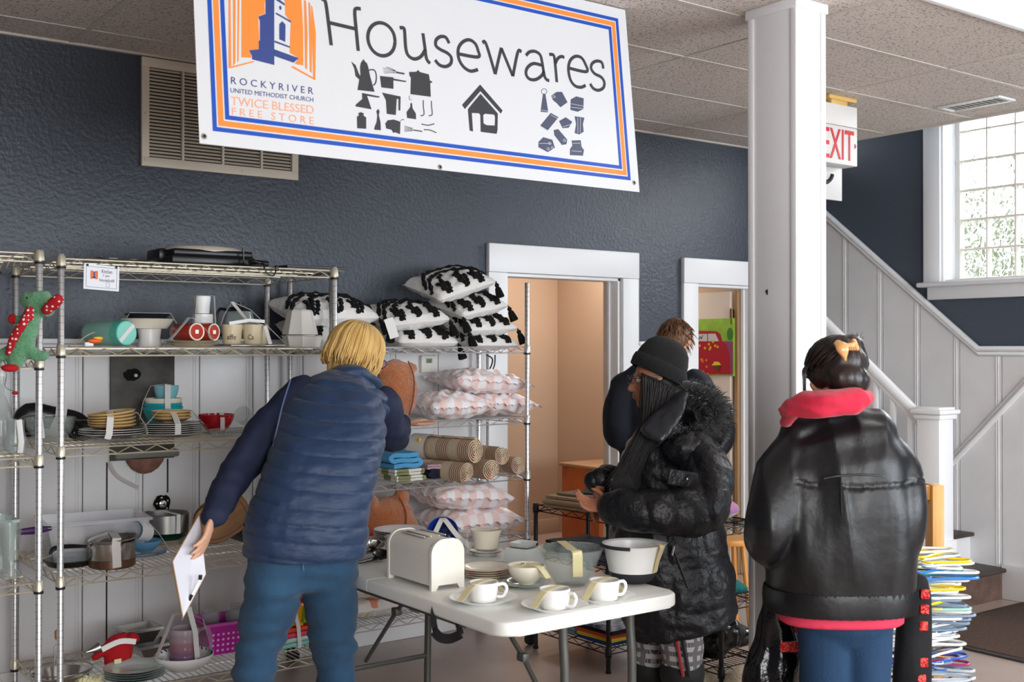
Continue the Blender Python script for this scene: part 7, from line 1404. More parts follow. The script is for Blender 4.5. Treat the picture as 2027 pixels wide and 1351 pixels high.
bm = B(); tube(bm, spline([q(575, 752, 4.24), q(560, 800, 4.18), q(548, 850, 4.14), q(540, 885, 4.12)], 6), 0.003, 6); ob('armhole_piping', bm, mat('grey_piping', '#4d6080', rough=0.6), A)
# jeans
m_jean = mat('mid_blue_denim', '#20425f', rough=0.85, bump=0.35, bscale=220, col2='#294f6d', vscale=5, sheen=0.1)
bm = B(); limb(bm, [q(600, 1040, 4.09), q(602, 1085, 4.08), q(604, 1118, 4.07)], [(0.18, 0.12), (0.196, 0.138), (0.16, 0.105)], sA, 30)
limb(bm, [hl + Vector((0, 0, 0.02)), hl.lerp(kl, 0.5) - RT * 0.0, kl, kl.lerp(al, 0.45), al], [(0.112, 0.125), (0.098, 0.105), (0.078, 0.08), (0.074, 0.078), (0.06, 0.065)], sA, 24)
limb(bm, [hr + Vector((0, 0, 0.02)), hr.lerp(kr, 0.5), kr, kr.lerp(ar, 0.45), ar], [(0.112, 0.125), (0.094, 0.105), (0.072, 0.08), (0.070, 0.075), (0.06, 0.065)], sA, 24)
def jf(c, n): 
    k_ = max(0, 1 - abs(c.z - 0.50) / 0.22) + max(0, 1 - abs(c.z - 0.74) / 0.1) * 0.7 + 0.2
    return 0.015 * k_ * (noise.noise(Vector((c.x * 5, c.y * 5, c.z * 24))) * 1.2) + 0.0015 * nz(c, 30)
organic('jeans', bm, m_jean, A, 0.009, 5, jf)
bm = B(); tube(bm, spline([q(598, 1108, 3.93), q(600, 1118, 3.94), q(601, 1130, 3.96)], 5), 0.0015, 5); ob('stitching', bm, mat('denim_stitch', '#7d9bb4', rough=0.8), A)
shoe(A, al, FL, mat('grey_trainer', '#777a80', rough=0.7)); shoe(A, ar, FL + RT * 0.3, MATS['grey_trainer'])
# blond bob
m_blond = mat('blond_hair', '#d9b56d', rough=0.42, col2='#c49a52', vscale=28, stretch=(1, 1, 0.15), sheen=0.3)
def bob(c, f, u, s, lens, rx, ry, rz, gap, par, m, n=260, seed=1, r_=0.0042, base=True):
    rng = random.Random(seed)
    if base:
        bm = B(); M3 = Matrix((s, f, u)).transposed(); ell(bm, c - f * 0.012 + u * 0.02, (rx, ry, rz), M3)
        limb(bm, [c - f * 0.045 + u * 0.0, c - f * 0.045 - u * lens * 0.95], [(rx * 0.98, ry * 0.62), (rx * 0.8, ry * 0.5)], s)
        for q_ in (-1, 1): limb(bm, [c + s * q_ * 0.06, c + s * q_ * 0.07 + f * 0.015 - u * lens * 0.8], [(0.04, 0.035), (0.028, 0.02)], f)
        hb = organic('hair', bm, m, par, 0.008, 4, lambda cc, nn: 0.004 * math.sin(180 * (cc - c).dot(s)) * 0.5 + 0.006 * nz((cc.x * 50, cc.y * 50, cc.z * 6), 1))
    bm = B()
    for k in range(n):
        a = rng.uniform(gap, 2 * math.pi - gap); off = rng.uniform(0.0, 0.008); P = []
        dirn = f * math.cos(a) + s * math.sin(a); L_ = lens * rng.uniform(0.8, 1.12)
        for t_ in (10, 32, 54, 76, 92):
            th = R(t_); P.append(c - f * 0.012 + u * (0.02 + (rz + off) * math.cos(th)) + (f * math.cos(a) * (ry + off) + s * math.sin(a) * (rx + off)) * math.sin(th))
        e_ = P[-1]; P += [e_ - u * L_ * 0.45 + dirn * rng.uniform(-0.004, 0.01), e_ - u * L_ * 0.8 + dirn * rng.uniform(-0.012, 0.01), e_ - u * L_ + dirn * rng.uniform(-0.03, 0.004)]
        S_ = spline(P, 3); tube(bm, S_, [r_ * (0.5 + 0.5 * math.sin(math.pi * min(1, (i + 2) / len(S_)))) for i in range(len(S_))], 5)
    return ob('hair_strands', bm, m, hb if base else par, ang=180)
bob(hd, fA, uuA, sfA, 0.085, 0.100, 0.118, 0.108, 0.75, A, m_blond)
bm = B(); tube(bm, [PA(0.03, 0.118, 0.008), PA(0.062, 0.10, 0.012)], 0.003, 6); tube(bm, [PA(0.062, 0.10, 0.012), PA(0.082, 0.0, 0.01)], 0.0028, 6); tube(bm, [PA(0.034 + 0.024 * math.cos(i * .628), 0.118, 0.0 + 0.018 * math.sin(i * .628)) for i in range(10)], 0.0022, 6, loop=True); tube(bm, [PA(-0.034 + 0.024 * math.cos(i * .628), 0.118, 0.0 + 0.018 * math.sin(i * .628)) for i in range(10)], 0.0022, 6, loop=True); ob('glasses', bm, mat('blue_glasses_frame', '#2a3f7a', rough=0.3), A)
for o in A.children: o.location = -A_loc
A.location = A_loc
# clipboard in her left hand
t = thing('clipboard', 'brown clipboard with a white sheet held low in the blond woman\'s left hand', 'clipboard', (0, 0, 0))
cp = [q(395, 1017, 3.955), q(341, 1112, 3.80), q(362, 1226, 3.70), q(408, 1138, 3.855)]; nn = (cp[1] - cp[0]).cross(cp[3] - cp[0]).normalized(); nn = nn if nn.dot(FL) > 0 else -nn
bm = B(); rings(bm, [[p_ + nn * 0.001 for p_ in cp], [p_ + nn * 0.007 for p_ in cp]]); ob('board', bm, mat('hardboard_brown', '#b98b58', rough=0.6), t, smooth=False)
cen = sum(cp, Vector()) / 4; bm = B(); rings(bm, [[cen + (p_ - cen) * 0.965 - nn * 0.0012 for p_ in cp], [cen + (p_ - cen) * 0.965 for p_ in cp]]); ob('paper_sheet', bm, mat('printed_sheet', '#dcdee8', rough=0.6), t, smooth=False)
bm = B()
for k in range(9): a_ = cp[0].lerp(cp[1], 0.2 + 0.07 * k); b_ = cp[3].lerp(cp[2], 0.2 + 0.07 * k); tube(bm, [a_.lerp(b_, 0.12) - nn * 0.0016, a_.lerp(b_, 0.8) - nn * 0.0016], 0.0005, 4)
ob('ruled_lines', bm, mat('ruled_grey', '#c3c6d2', rough=0.7), t)
t = thing('pen', 'black and white pen dangling from the clipboard on a cord', 'pen', (0, 0, 0)); bm = B(); tube(bm, [q(396, 1146, 3.78), q(380, 1178, 3.76)], 0.004, 8); ob('barrel', bm, m_cer, t); bm = B(); tube(bm, [q(397, 1139, 3.78), q(396, 1148, 3.78)], 0.0065, 8); ob('clip_end', bm, m_black, t); bm = B(); tube(bm, [q(380, 1178, 3.76), q(373, 1192, 3.755)], 0.0055, 8); ob('cap', bm, m_black, t); bm = B(); tube(bm, spline([q(373, 1192, 3.755), q(366, 1208, 3.74), q(360, 1228, 3.73)], 5), 0.0035, 6); ob('cord_end', bm, mat('blue_pen_grip', '#2a6fa8', rough=0.4), t)

# ---------------------------------------------------------------- B: woman in black puffer coat and beanie
Bp = thing('person', 'person in black beanie and shiny black puffer coat with fur hood behind the table', 'person', (0, 0, 0))
fB = (-RT * 0.985 - FL * 0.12 + Vector((0, 0, -0.08))).normalized(); uB = (Vector((0, 0, 1)) - RT * 0.05).normalized(); hdB = q(1296, 752, 4.5)
bm = B(); PB, sfB, uuB = head(bm, hdB, fB, uB, q(1325, 845, 4.52), 0.055, 0.93)
limb(bm, [q(1322, 860, 4.52), q(1318, 940, 4.5), q(1322, 1040, 4.5), q(1335, 1150, 4.5)], [(0.09, 0.13), (0.11, 0.15), (0.11, 0.13), (0.13, 0.16)], RT)
shl, ell_, wrl = q(1385, 905, 4.36), q(1390, 1012, 4.22), q(1207, 1003, 4.20); shr, elr, wrr = q(1292, 895, 4.68), q(1240, 965, 4.62), q(1188, 962, 4.40)
limb(bm, [shl, ell_, q(1300, 1015, 4.18), wrl], [0.05, 0.042, 0.035, 0.027], (0, 0, 1)); limb(bm, [shr, elr, wrr], [0.05, 0.04, 0.027], (0, 0, 1))
hand(bm, wrl, (-RT * 1.0 + Vector((0, 0, 0.05)) + FL * 0.25), (FL * 0.5 + Vector((0, 0, -0.8))), -1, 0.55, k=0.95)
hand(bm, wrr, (-RT * 0.35 + Vector((0, 0, -1.0)) - FL * 0.1), (RT * 0.8 - FL * 0.2), 1, 0.35, k=0.95)
kB1, kB2 = q(1350, 1312, 4.40), q(1292, 1310, 4.58); aB1, aB2 = q(1352, 1480, 4.44), q(1290, 1480, 4.62); aB1.z = aB2.z = 0.09
limb(bm, [q(1345, 1170, 4.42), kB1, aB1], [0.08, 0.055, 0.04], RT); limb(bm, [q(1310, 1170, 4.58), kB2, aB2], [0.08, 0.055, 0.04], RT)
organic('body', bm, m_skin2, Bp, 0.0058, 2)
m_nyl = mat('black_puffer_nylon', '#0b0d13', rough=0.38, bump=0.8, bscale=34, spec=0.45, detail=7)
bm = B(); tB = [q(1338, 850, 4.52), q(1322, 915, 4.5), q(1316, 1000, 4.5), q(1322, 1080, 4.5), q(1334, 1160, 4.5), q(1352, 1238, 4.5)]
limb(bm, tB, [(0.11, 0.17), (0.185, 0.215), (0.215, 0.22), (0.225, 0.23), (0.240, 0.235), (0.215, 0.215)], RT, 36, power=2.4, dome=False)
limb(bm, [q(1322, 862, 4.40), q(1346, 836, 4.5), q(1340, 850, 4.62)], 0.06 and [0.06, 0.07, 0.06], (0, 0, 1)); limb(bm, [q(1355, 890, 4.30), q(1345, 890, 4.5), q(1310, 890, 4.70)], [(0.08, 0.09), (0.1, 0.1), (0.07, 0.08)], (0, 0, 1))
def puff(c, n):
    lat = (c - tB[2]).dot(RT); dpt = (c - tB[2]).dot(FL)
    t1 = (c.z + 0.10 * math.sin(lat * 6 + 1) + 0.01 * nz(c, 5)) / 0.17; t2 = (lat + 0.12 * (c.z - 1)) / 0.14 + 0.3
    d = 0.010 * abs(math.sin(math.pi * t1)) ** 0.35 - 0.008
    if c.z < 1.0: d += 0.008 * abs(math.sin(math.pi * t2)) ** 0.35 - 0.006
    return d + 0.005 * nz((c.x * 9, c.y * 9, c.z * 14), 1) + 0.006 * nz((c.x * 24, c.y * 24, c.z * 34), 1)
coat = organic('coat', bm, m_nyl, Bp, 0.0095, 5, puff)
def slv(J, r_, side=(0, 0, 1), sd=0):
    bm = B(); limb(bm, J, r_, side, 24)
    def f_(c, n): return 0.007 * noise.noise(Vector((c.x * 16, c.y * 16, c.z * 7)) + Vector((sd, 0, 0))) + 0.010 * (abs(math.sin(((c - Vector(J[0])).dot(RT)) * 28 + c.z * 6 + sd)) ** 0.5) - 0.007 + 0.003 * nz(c, 40)
    return organic('sleeve', bm, m_nyl, Bp, 0.0085, 4, f_)
slv([q(1375, 888, 4.34), q(1402, 950, 4.24), q(1388, 1010, 4.17), q(1310, 1014, 4.13), q(1240, 1008, 4.15), q(1214, 1005, 4.18)], [(0.095, 0.09), (0.1, 0.095), (0.092, 0.09), (0.083, 0.078), (0.076, 0.07), (0.062, 0.058)])
slv([shr, q(1255, 950, 4.66), q(1210, 952, 4.50), q(1183, 952, 4.42)], [0.07, 0.07, 0.062, 0.05], sd=4)
part('pocket_flap', Bp, m_nyl, lambda bm: (limb(bm, [q(1325, 944, 4.03), q(1378, 952, 4.06)], [(0.028, 0.006), (0.028, 0.006)], (0, 0, 1), 16, power=5))); part('snap', Bp, m_steel, lambda bm: ell(bm, q(1360, 949, 4.035), 0.005, u=10, v=8))
part('coat_zip', Bp, m_chrome, lambda bm: (tube(bm, [q(1213, 945, 4.37), q(1206, 985, 4.35)], 0.004, 6), tube(bm, [q(1334, 1082, 4.255), q(1330, 1100, 4.25)], 0.0045, 6)))
part('pocket_zip', Bp, m_black, lambda bm: tube(bm, [q(1330, 1080, 4.255), q(1362, 1165, 4.255)], 0.004, 6))
# stand collar
bm = B(); limb(bm, [q(1352, 782, 4.36), q(1326, 818, 4.29), q(1290, 862, 4.25)], [(0.028, 0.014), (0.058, 0.016), (0.055, 0.016)], (RT * 0.8 + Vector((0, 0, 0.4)))); organic('collar', bm, mat('grey_black_shiny_collar', '#23252b', rough=0.3, bump=0.5, bscale=20), Bp, 0.0065, 2, folds(0.005, (14, 14, 14), 2))
# hood and fur trim
bm = B(); limb(bm, [q(1405, 800, 4.5), q(1425, 850, 4.52), q(1408, 895, 4.52), q(1370, 905, 4.5)], [(0.05, 0.07), (0.06, 0.08), (0.05, 0.09), (0.04, 0.08)], RT); organic('hood', bm, m_nyl, Bp, 0.009, 4, folds(0.008, (10, 10, 10), 5))
m_fur = mat('black_faux_fur', '#0c0f0f', rough=0.8, sheen=0.4); fc_ = spline([q(1346, 772, 4.50), q(1378, 780, 4.42), q(1408, 792, 4.38), q(1424, 818, 4.36), q(1412, 848, 4.34), q(1380, 866, 4.32), q(1345, 872, 4.31), q(1322, 858, 4.32)], 6)
bm = B(); limb(bm, fc_[::3], [0.03] + [0.044] * (len(fc_[::3]) - 2) + [0.03], (0, 0, 1)); fur = organic('fur_trim', bm, m_fur, Bp, 0.009, 3)
rng = random.Random(4); bm = B()
for k in range(2300):
    i = rng.randrange(len(fc_) - 1); p_ = fc_[i].lerp(fc_[i + 1], rng.random()); d = Vector((rng.gauss(0, 1), rng.gauss(0, 1), rng.gauss(0, 1))).normalized(); sw = (RT * 0.5 + Vector((0, 0, 0.25))) ; tuft(bm, p_ + d * 0.036, (d + sw * 0.6).normalized(), rng.uniform(0.022, 0.044), 0.0022)
fs = ob('fur_strands', bm, m_fur, fur, ang=180); fs['kind'] = 'stuff'
# beanie
m_knit = mat('black_rib_knit', '#0f1012', rough=0.95, bump=0.6, bscale=240, sheen=0.05)
ax_b = (Vector((0, 0, 1)) * 0.89 + RT * 0.42 + FL * 0.05).normalized(); fb = (fB - ax_b * fB.dot(ax_b)).normalized(); sb = fb.cross(ax_b); M3 = Matrix((sb, fb, ax_b)).transposed(); cb = q(1301, 738, 4.5)
bm = B(); lathe(bm, [(0.001, 0.145), (0.035, 0.143), (0.065, 0.130), (0.088, 0.105), (0.102, 0.07), (0.108, 0.035), (0.108, 0.0), (0.10, -0.008), (0.096, 0.0), (0.09, 0.06), (0.001, 0.12)], 64, cb, M3, sx=0.86, sy=1.0, cap=False, fn=lambda a, z: 1 + 0.006 * math.cos(a * 32)); hat = ob('beanie', bm, m_knit, Bp, ang=180)
bm = B(); lathe(bm, [(0.104, -0.012), (0.113, -0.008), (0.115, 0.02), (0.112, 0.04), (0.105, 0.044)], 64, cb, M3, sx=0.86, sy=1.0, cap=False, fn=lambda a, z: 1 + 0.008 * math.cos(a * 32)); ob('cuff', bm, m_knit, hat, ang=180)
# long hair
m_bh = mat('black_long_hair', '#110e0f', rough=0.5, sheen=0.05, var=0.3, vscale=40, stretch=(1, 1, 0.1)); rng = random.Random(9)
bm = B(); limb(bm, [q(1305, 770, 4.48), q(1295, 830, 4.42), q(1268, 890, 4.36), q(1245, 960, 4.33)], [(0.07, 0.07), (0.05, 0.05), (0.045, 0.03), (0.03, 0.018)], RT); hb = organic('hair', bm, m_bh, Bp, 0.008, 3, lambda c, n: 0.004 * nz((c.x * 60, c.y * 60, c.z * 5), 1))
bm = B()
for k in range(900):
    s_ = rng.random(); d_ = rng.uniform(-1, 1); e_ = rng.gauss(0, 1)
    if k < 760: P = [q(1270 + 78 * s_, 738 + 34 * s_, 4.41 + 0.03 * d_), q(1272 + 58 * s_ + 3 * e_, 795, 4.385 + 0.03 * d_), q(1268 + 42 * s_ + 3 * e_, 845, 4.35 + 0.03 * d_), q(1240 + 40 * s_ + 4 * e_, 905, 4.33 + 0.02 * d_), q(1222 + 36 * s_ + 6 * e_, 960 + 8 * e_, 4.31), q(1212 + 32 * s_ + 8 * e_, 990 + 14 * e_, 4.31)]
    else: P = [q(1268 + 78 * s_, 745 + 34 * s_, 4.6 + 0.03 * d_), q(1275 + 50 * s_, 810, 4.62), q(1260 + 40 * s_, 870, 4.66 - 0.04 * s_), q(1235 + 30 * s_, 930 + 8 * e_, 4.68)]
    S_ = spline(P, 4); tube(bm, S_, [0.0019 * (1 - 0.7 * i / len(S_)) for i in range(len(S_))], 4)
o = ob('hair_strands', bm, m_bh, hb, ang=180); o['kind'] = 'stuff'
m_gl = mat('dark_glasses_frame', '#3c3e44', rough=0.3, metal=0.3)
bm = B()
for s_ in (-1, 1):
    c_ = lambda a: PB(s_ * 0.034 + 0.025 * math.cos(a), 0.106 - 0.004 * abs(math.cos(a)), 0.008 + 0.018 * math.sin(a)); tube(bm, [c_(i * .524) for i in range(12)], 0.0018, 6, loop=True)
    tube(bm, [PB(s_ * 0.06, 0.10, 0.014), PB(s_ * 0.083, 0.02, 0.016), PB(s_ * 0.083, -0.01, 0.01)], 0.0022, 6)
tube(bm, [PB(-0.01, 0.108, 0.012), PB(0.01, 0.108, 0.012)], 0.002, 6); ob('glasses', bm, m_gl, Bp)
part('eye', Bp, m_cer, lambda bm: [ell(bm, PB(s_ * 0.031, 0.076, 0.008), 0.0115, u=14, v=10) for s_ in (-1,)]); part('eye', Bp, m_cer, lambda bm: [ell(bm, PB(s_ * 0.031, 0.076, 0.008), 0.0115, u=14, v=10) for s_ in (1,)])
part('lips', Bp, mat('dark_lip', '#8a4a44', rough=0.4), lambda bm: (ell(bm, PB(0, 0.0945, -0.058), (0.018, 0.0085, 0.005), Matrix((sfB, fB, uuB)).transposed()), ell(bm, PB(0, 0.0925, -0.068), (0.016, 0.0085, 0.0055), Matrix((sfB, fB, uuB)).transposed())))
part('fingernail', Bp, mat('pale_nail', '#e8d9d2', rough=0.3), lambda bm: ell(bm, q(1183, 1003, 4.2), (0.006, 0.004, 0.005), u=10, v=8))
# plaid trousers and boots
def plaid(N, L, v):
    s_ = sep(N, L, v); a = math_n(N, L, 'GREATER_THAN', math_n(N, L, 'SINE', math_n(N, L, 'MULTIPLY', math_n(N, L, 'ADD', s_[0], s_[1]), 1300)), 0); b = math_n(N, L, 'GREATER_THAN', math_n(N, L, 'SINE', math_n(N, L, 'MULTIPLY', s_[2], 1300)), 0)
    c = math_n(N, L, 'GREATER_THAN', math_n(N, L, 'SINE', math_n(N, L, 'MULTIPLY', math_n(N, L, 'ADD', s_[0], s_[1]), 170)), 0.1); d = math_n(N, L, 'GREATER_THAN', math_n(N, L, 'SINE', math_n(N, L, 'MULTIPLY', s_[2], 170)), 0.1)
    f1 = math_n(N, L, 'MAXIMUM', c, d); f2 = math_n(N, L, 'MULTIPLY', f1, math_n(N, L, 'MAXIMUM', a, b)); return mixc(N, L, f2, '#a8a4a2', '#3c3b40')
m_plaid = mat_fn('grey_check_wool', '#a8a4a2', plaid, rough=0.9)
for k, (h_, kn, an) in enumerate(((q(1345, 1180, 4.42), kB1, aB1), (q(1305, 1180, 4.58), kB2, aB2))):
    bm = B(); limb(bm, [h_, h_.lerp(kn, 0.6), kn, kn.lerp(an, 0.22)], [0.10, 0.088, 0.078, 0.07], RT); tr = organic('trouser_leg', bm, m_plaid, Bp, 0.009, 3, folds(0.005, (8, 8, 12), k))
    if k == 0: part('red_stripe', tr, m_mar, lambda bm: tube(bm, [q(1338, 1255, 4.315), q(1345, 1300, 4.30), q(1352, 1340, 4.30)], 0.007, 6)); part('black_stripe', tr, m_blk, lambda bm: tube(bm, [q(1350, 1255, 4.315), q(1357, 1300, 4.30), q(1364, 1340, 4.305)], 0.009, 6))
    bm = B(); limb(bm, [kn.lerp(an, 0.12), kn.lerp(an, 0.5), Vector((an.x, an.y, 0.07)), Vector((an.x, an.y, 0.05)) - RT * 0.1, Vector((an.x, an.y, 0.04)) - RT * 0.17], [0.088, 0.072, 0.055, (0.045, 0.045), (0.038, 0.032)], FL); organic('boot', bm, mat('black_suede_boot', '#151416', rough=0.7), Bp, 0.01, 3, folds(0.004, (10, 10, 10), k))
# ---------------------------------------------------------------- C: man in navy coat, head bowed
Cp = thing('person', 'person with short brown hair in navy coat, head bowed, behind the one in a beanie', 'person', (0, 0, 0)); zC = 6.15
hdC = q(1338, 676, zC); fC = (FL * 0.75 + RT * 0.2 + Vector((0, 0, -0.55))).normalized(); uC = (Vector((0, 0, 1)) + FL * 0.5).normalized()
bm = B(); PC, sfC, uuC = head(bm, hdC, fC, uC, q(1318, 735, zC - 0.02)); limb(bm, [q(1310, 760, zC), q(1308, 900, zC), q(1308, 1000, zC)], [(0.17, 0.1), (0.14, 0.1), (0.15, 0.11)], RT)
limb(bm, [q(1235, 765, zC), q(1220, 860, zC - 0.02), q(1262, 875, zC + 0.2)], [0.05, 0.042, 0.03], FL); limb(bm, [q(1392, 770, zC), q(1400, 870, zC), q(1350, 875, zC + 0.2)], [0.05, 0.042, 0.03], FL)
hand(bm, q(1262, 875, zC + 0.2), (FL + RT * 0.4), Vector((0, 0, -1)), 1, 0.4); hand(bm, q(1350, 875, zC + 0.2), (FL - RT * 0.4), Vector((0, 0, -1)), -1, 0.4)
for px in (1280, 1335): h_ = q(px, 990, zC); limb(bm, [h_, Vector((h_.x, h_.y, 0.5)), Vector((h_.x, h_.y, 0.09))], [0.08, 0.055, 0.04], RT)
organic('body', bm, m_skin, Cp, 0.009, 3)
m_nvy = mat('navy_wool_coat', '#0b0f1c', rough=0.85, bump=0.2, bscale=90); bm = B()
limb(bm, [q(1320, 735, zC), q(1312, 775, zC), q(1306, 860, zC), q(1306, 960, zC), q(1306, 1080, zC)], [(0.09, 0.09), (0.22, 0.13), (0.215, 0.15), (0.205, 0.15), (0.22, 0.16)], RT, 30, power=2.4)
limb(bm, [q(1322, 742, zC), q(1270, 748, zC), q(1238, 770, zC)], [0.07, 0.075, 0.075], FL); limb(bm, [q(1240, 768, zC), q(1226, 810, zC - 0.03), q(1226, 862, zC - 0.04), q(1268, 868, zC + 0.12)], [0.085, 0.082, 0.075, 0.058], FL); limb(bm, [q(1378, 762, zC), q(1396, 812, zC - 0.03), q(1392, 865, zC - 0.04), q(1350, 870, zC + 0.12)], [0.085, 0.082, 0.075, 0.058], FL)
organic('coat', bm, m_nvy, Cp, 0.011, 5, folds(0.012, (6, 6, 6), 8))
bm = B(); 
for px in (1280, 1335): h_ = q(px, 1060, zC); limb(bm, [h_, Vector((h_.x, h_.y, 0.45)), Vector((h_.x, h_.y, 0.1))], [0.1, 0.08, 0.07], RT)
organic('trousers', bm, mat('charcoal_trousers', '#2a2b30', rough=0.85), Cp, 0.012, 4)
for px in (1280, 1335): h_ = q(px, 1060, zC); shoe(Cp, h_, FL, mat('brown_shoe', '#5a3f33', rough=0.5))
m_brn = mat('brown_hair', '#8a6448', rough=0.5, col2='#6d4c36', vscale=30, stretch=(1, 1, 0.2)); bm = B(); M3 = Matrix((sfC, fC, uuC)).transposed(); ell(bm, PC(0, -0.02, 0.03), (0.086, 0.1, 0.088), M3); ell(bm, PC(0, -0.06, -0.03), (0.07, 0.055, 0.06), M3); hb = organic('hair', bm, m_brn, Cp, 0.008, 3, lambda c, n: 0.005 * nz((c.x * 40, c.y * 40, c.z * 12), 1)); bm = B(); rng = random.Random(2)
for k in range(420):
    d = Vector((rng.gauss(0, 1), rng.gauss(-0.4, 1), rng.gauss(0.2, 1))).normalized()
    if d.y > 0.75: continue
    p_ = PC(d.x * 0.085, -0.02 + d.y * 0.1, 0.025 + d.z * 0.087); dd = (sfC * d.x + fC * d.y + uuC * d.z); dn_ = (-uuC * 0.9 + dd * 0.55 + sfC * 0.3 * rng.uniform(-1, 1)).normalized(); tuft(bm, p_, dn_, rng.uniform(0.03, 0.055), 0.0034)
ob('hair_strands', bm, m_brn, hb, ang=180)
# ---------------------------------------------------------------- D: woman in black leather jacket
Dp = thing('person', 'person with clipped dark hair in black leather jacket over red hoodie, seen from behind', 'person', (0, 0, 0)); zD = 3.7
hdD = q(1652, 738, 3.68); fD = (FL * 0.8 - RT * 0.45 + Vector((0, 0, -0.4))).normalized(); uD = (Vector((0, 0, 1)) + FL * 0.35).normalized(); bm = B(); PD, sfD, uuD = head(bm, hdD, fD, uD, q(1650, 810, 3.70), 0.055, 0.92)
limb(bm, [q(1660, 900, zD), q(1665, 1000, zD), q(1670, 1160, zD)], [(0.10, 0.07), (0.13, 0.08), (0.14, 0.09)], RT)
JL = [q(1600, 905, 3.70), q(1556, 985, 3.68), q(1534, 1055, 3.68), q(1548, 1085, 3.86)]; JR = [q(1730, 905, 3.70), q(1764, 985, 3.68), q(1774, 1058, 3.68), q(1748, 1085, 3.88)]
for J in (JL, JR): limb(bm, J, [0.055, 0.05, 0.042, 0.028], FL)
hand(bm, JL[3], FL + RT * 0.3, Vector((0, 0, -1)), 1, 0.6); hand(bm, JR[3], FL - RT * 0.3, Vector((0, 0, -1)), -1, 0.6)
LD = [(q(1630, 1190, zD), q(1636, 1340, zD)), (q(1712, 1190, zD), q(1712, 1340, zD))]
for h_, k_ in LD: limb(bm, [h_, k_, Vector((k_.x, k_.y, 0.09))], [0.09, 0.06, 0.042], RT)
organic('body', bm, m_skin, Dp, 0.007, 3)
m_lea = mat('black_leather', '#0f1013', rough=0.37, bump=0.16, bscale=30, spec=0.5, detail=8); tD = [q(1648, 838, 3.70), q(1655, 868, 3.70), q(1664, 930, 3.70), q(1672, 1010, 3.69), q(1666, 1090, 3.69), q(1662, 1160, 3.70), q(1660, 1182, 3.70)]
bm = B(); limb(bm, tD, [(0.11, 0.09), (0.18, 0.12), (0.235, 0.15), (0.242, 0.165), (0.235, 0.17), (0.235, 0.163), (0.232, 0.158)], RT, 40, power=2.5, dome=False); limb(bm, [q(1590, 862, 3.70), q(1650, 842, 3.70), q(1735, 858, 3.70)], [0.075, 0.085, 0.075], FL)
limb(bm, [q(1586, 885, 3.70), q(1552, 940, 3.68), q(1528, 1020, 3.63), q(1518, 1066, 3.64), q(1540, 1090, 3.80)], [0.08, 0.09, 0.086, 0.078, 0.06], FL); limb(bm, [q(1742, 884, 3.70), q(1770, 935, 3.68), q(1782, 1010, 3.64), q(1778, 1070, 3.66), q(1750, 1092, 3.82)], [0.08, 0.088, 0.084, 0.076, 0.06], FL)
def leaf(c, n):
    lat = (c - tD[3]).dot(RT); q_ = Vector((lat * 8, 0, c.z * 1.3)); v = noise.noise(q_ + Vector((3, 1, 0))); v2 = noise.noise(Vector((lat * 20, c.y * 6, c.z * 8)))
    return 0.015 * (0.5 - abs(v) * 2.0) * 0.8 * min(1, max(0.1, (c.z - 0.80) / 0.12)) + 0.0025 * v2 - (0.006 if abs(c.z - 1.148 - 0.3 * lat * lat) < 0.005 and lat > -0.19 else 0)
organic('leather_jacket', bm, m_lea, Dp, 0.0085, 5, leaf)
def back(px, py, z0=3.7):     # point just off the back of the jacket at this pixel
    lat = (px - 1668) / F * 3.7; return q(px, py, 3.7 - 0.172 * math.sqrt(max(0.03, 1 - (lat / 0.262) ** 2)))
part('yoke_seam', Dp, m_lea, lambda bm: tube(bm, spline([back(1630, 948), back(1665, 942), back(1710, 940), back(1760, 944), back(1800, 952)], 5), 0.003, 6)); part('back_seam', Dp, m_lea, lambda bm: tube(bm, spline([back(1664, 948), back(1666, 1020), back(1674, 1090), back(1680, 1150)], 5), 0.003, 6))
bm = B(); n_ = 110; cw = tD[5]; rs = []
for dz, g_ in ((0.035, 1.0), (0.02, 1.012), (0.0, 1.015), (-0.025, 1.01), (-0.04, 0.99)):
    rs.append([cw + Vector((0, 0, dz - 0.035)) + RT * (0.24 * g_ * (1 + 0.012 * math.cos(i * math.pi)) * math.copysign(abs(math.cos(2 * math.pi * i / n_)) ** 0.85, math.cos(2 * math.pi * i / n_))) + FL * (0.166 * g_ * (1 + 0.02 * (-1) ** i) * math.copysign(abs(math.sin(2 * math.pi * i / n_)) ** 0.85, math.sin(2 * math.pi * i / n_))) for i in range(n_)])
rings(bm, rs, cap=False); ob('waistband', bm, m_lea, Dp, ang=180)
m_rc2 = mat('red_jersey', '#c2183a', rough=0.85, sheen=0.2, bump=0.15, bscale=150)
bm = B(); limb(bm, [cw + Vector((0, 0, 0.05)), cw + Vector((0, 0, -0.115))], [(0.20, 0.135), (0.20, 0.138)], RT, 30, power=2.6, dome=False); organic('hoodie_hem', bm, mat('washed_red_jersey', '#d93a58', rough=0.85), Dp, 0.009, 4)
bm = B(); limb(bm, [q(1556, 826, 3.66), q(1578, 808, 3.58), q(1625, 800, 3.53), q(1680, 796, 3.55), q(1712, 786, 3.64)], [(0.028, 0.03), (0.038, 0.045), (0.044, 0.055), (0.040, 0.05), (0.028, 0.035)], (0, 0, 1)); limb(bm, [q(1565, 815, 3.72), q(1640, 790, 3.82), q(1705, 790, 3.74)], [0.035, 0.03, 0.035], (0, 0, 1))
organic('red_hood', bm, m_rc2, Dp, 0.0075, 4, lambda c, n: 0.016 * (0.5 - abs(noise.noise(Vector((c.x * 6, c.y * 6, c.z * 24)))) * 2) * 0.8 + 0.003 * nz(c, 30))
m_jd = mat('dark_blue_denim', '#193a5a', rough=0.85, bump=0.3, bscale=200); bm = B(); limb(bm, [q(1672, 1170, zD), q(1672, 1215, zD)], [(0.17, 0.12), (0.165, 0.12)], RT)
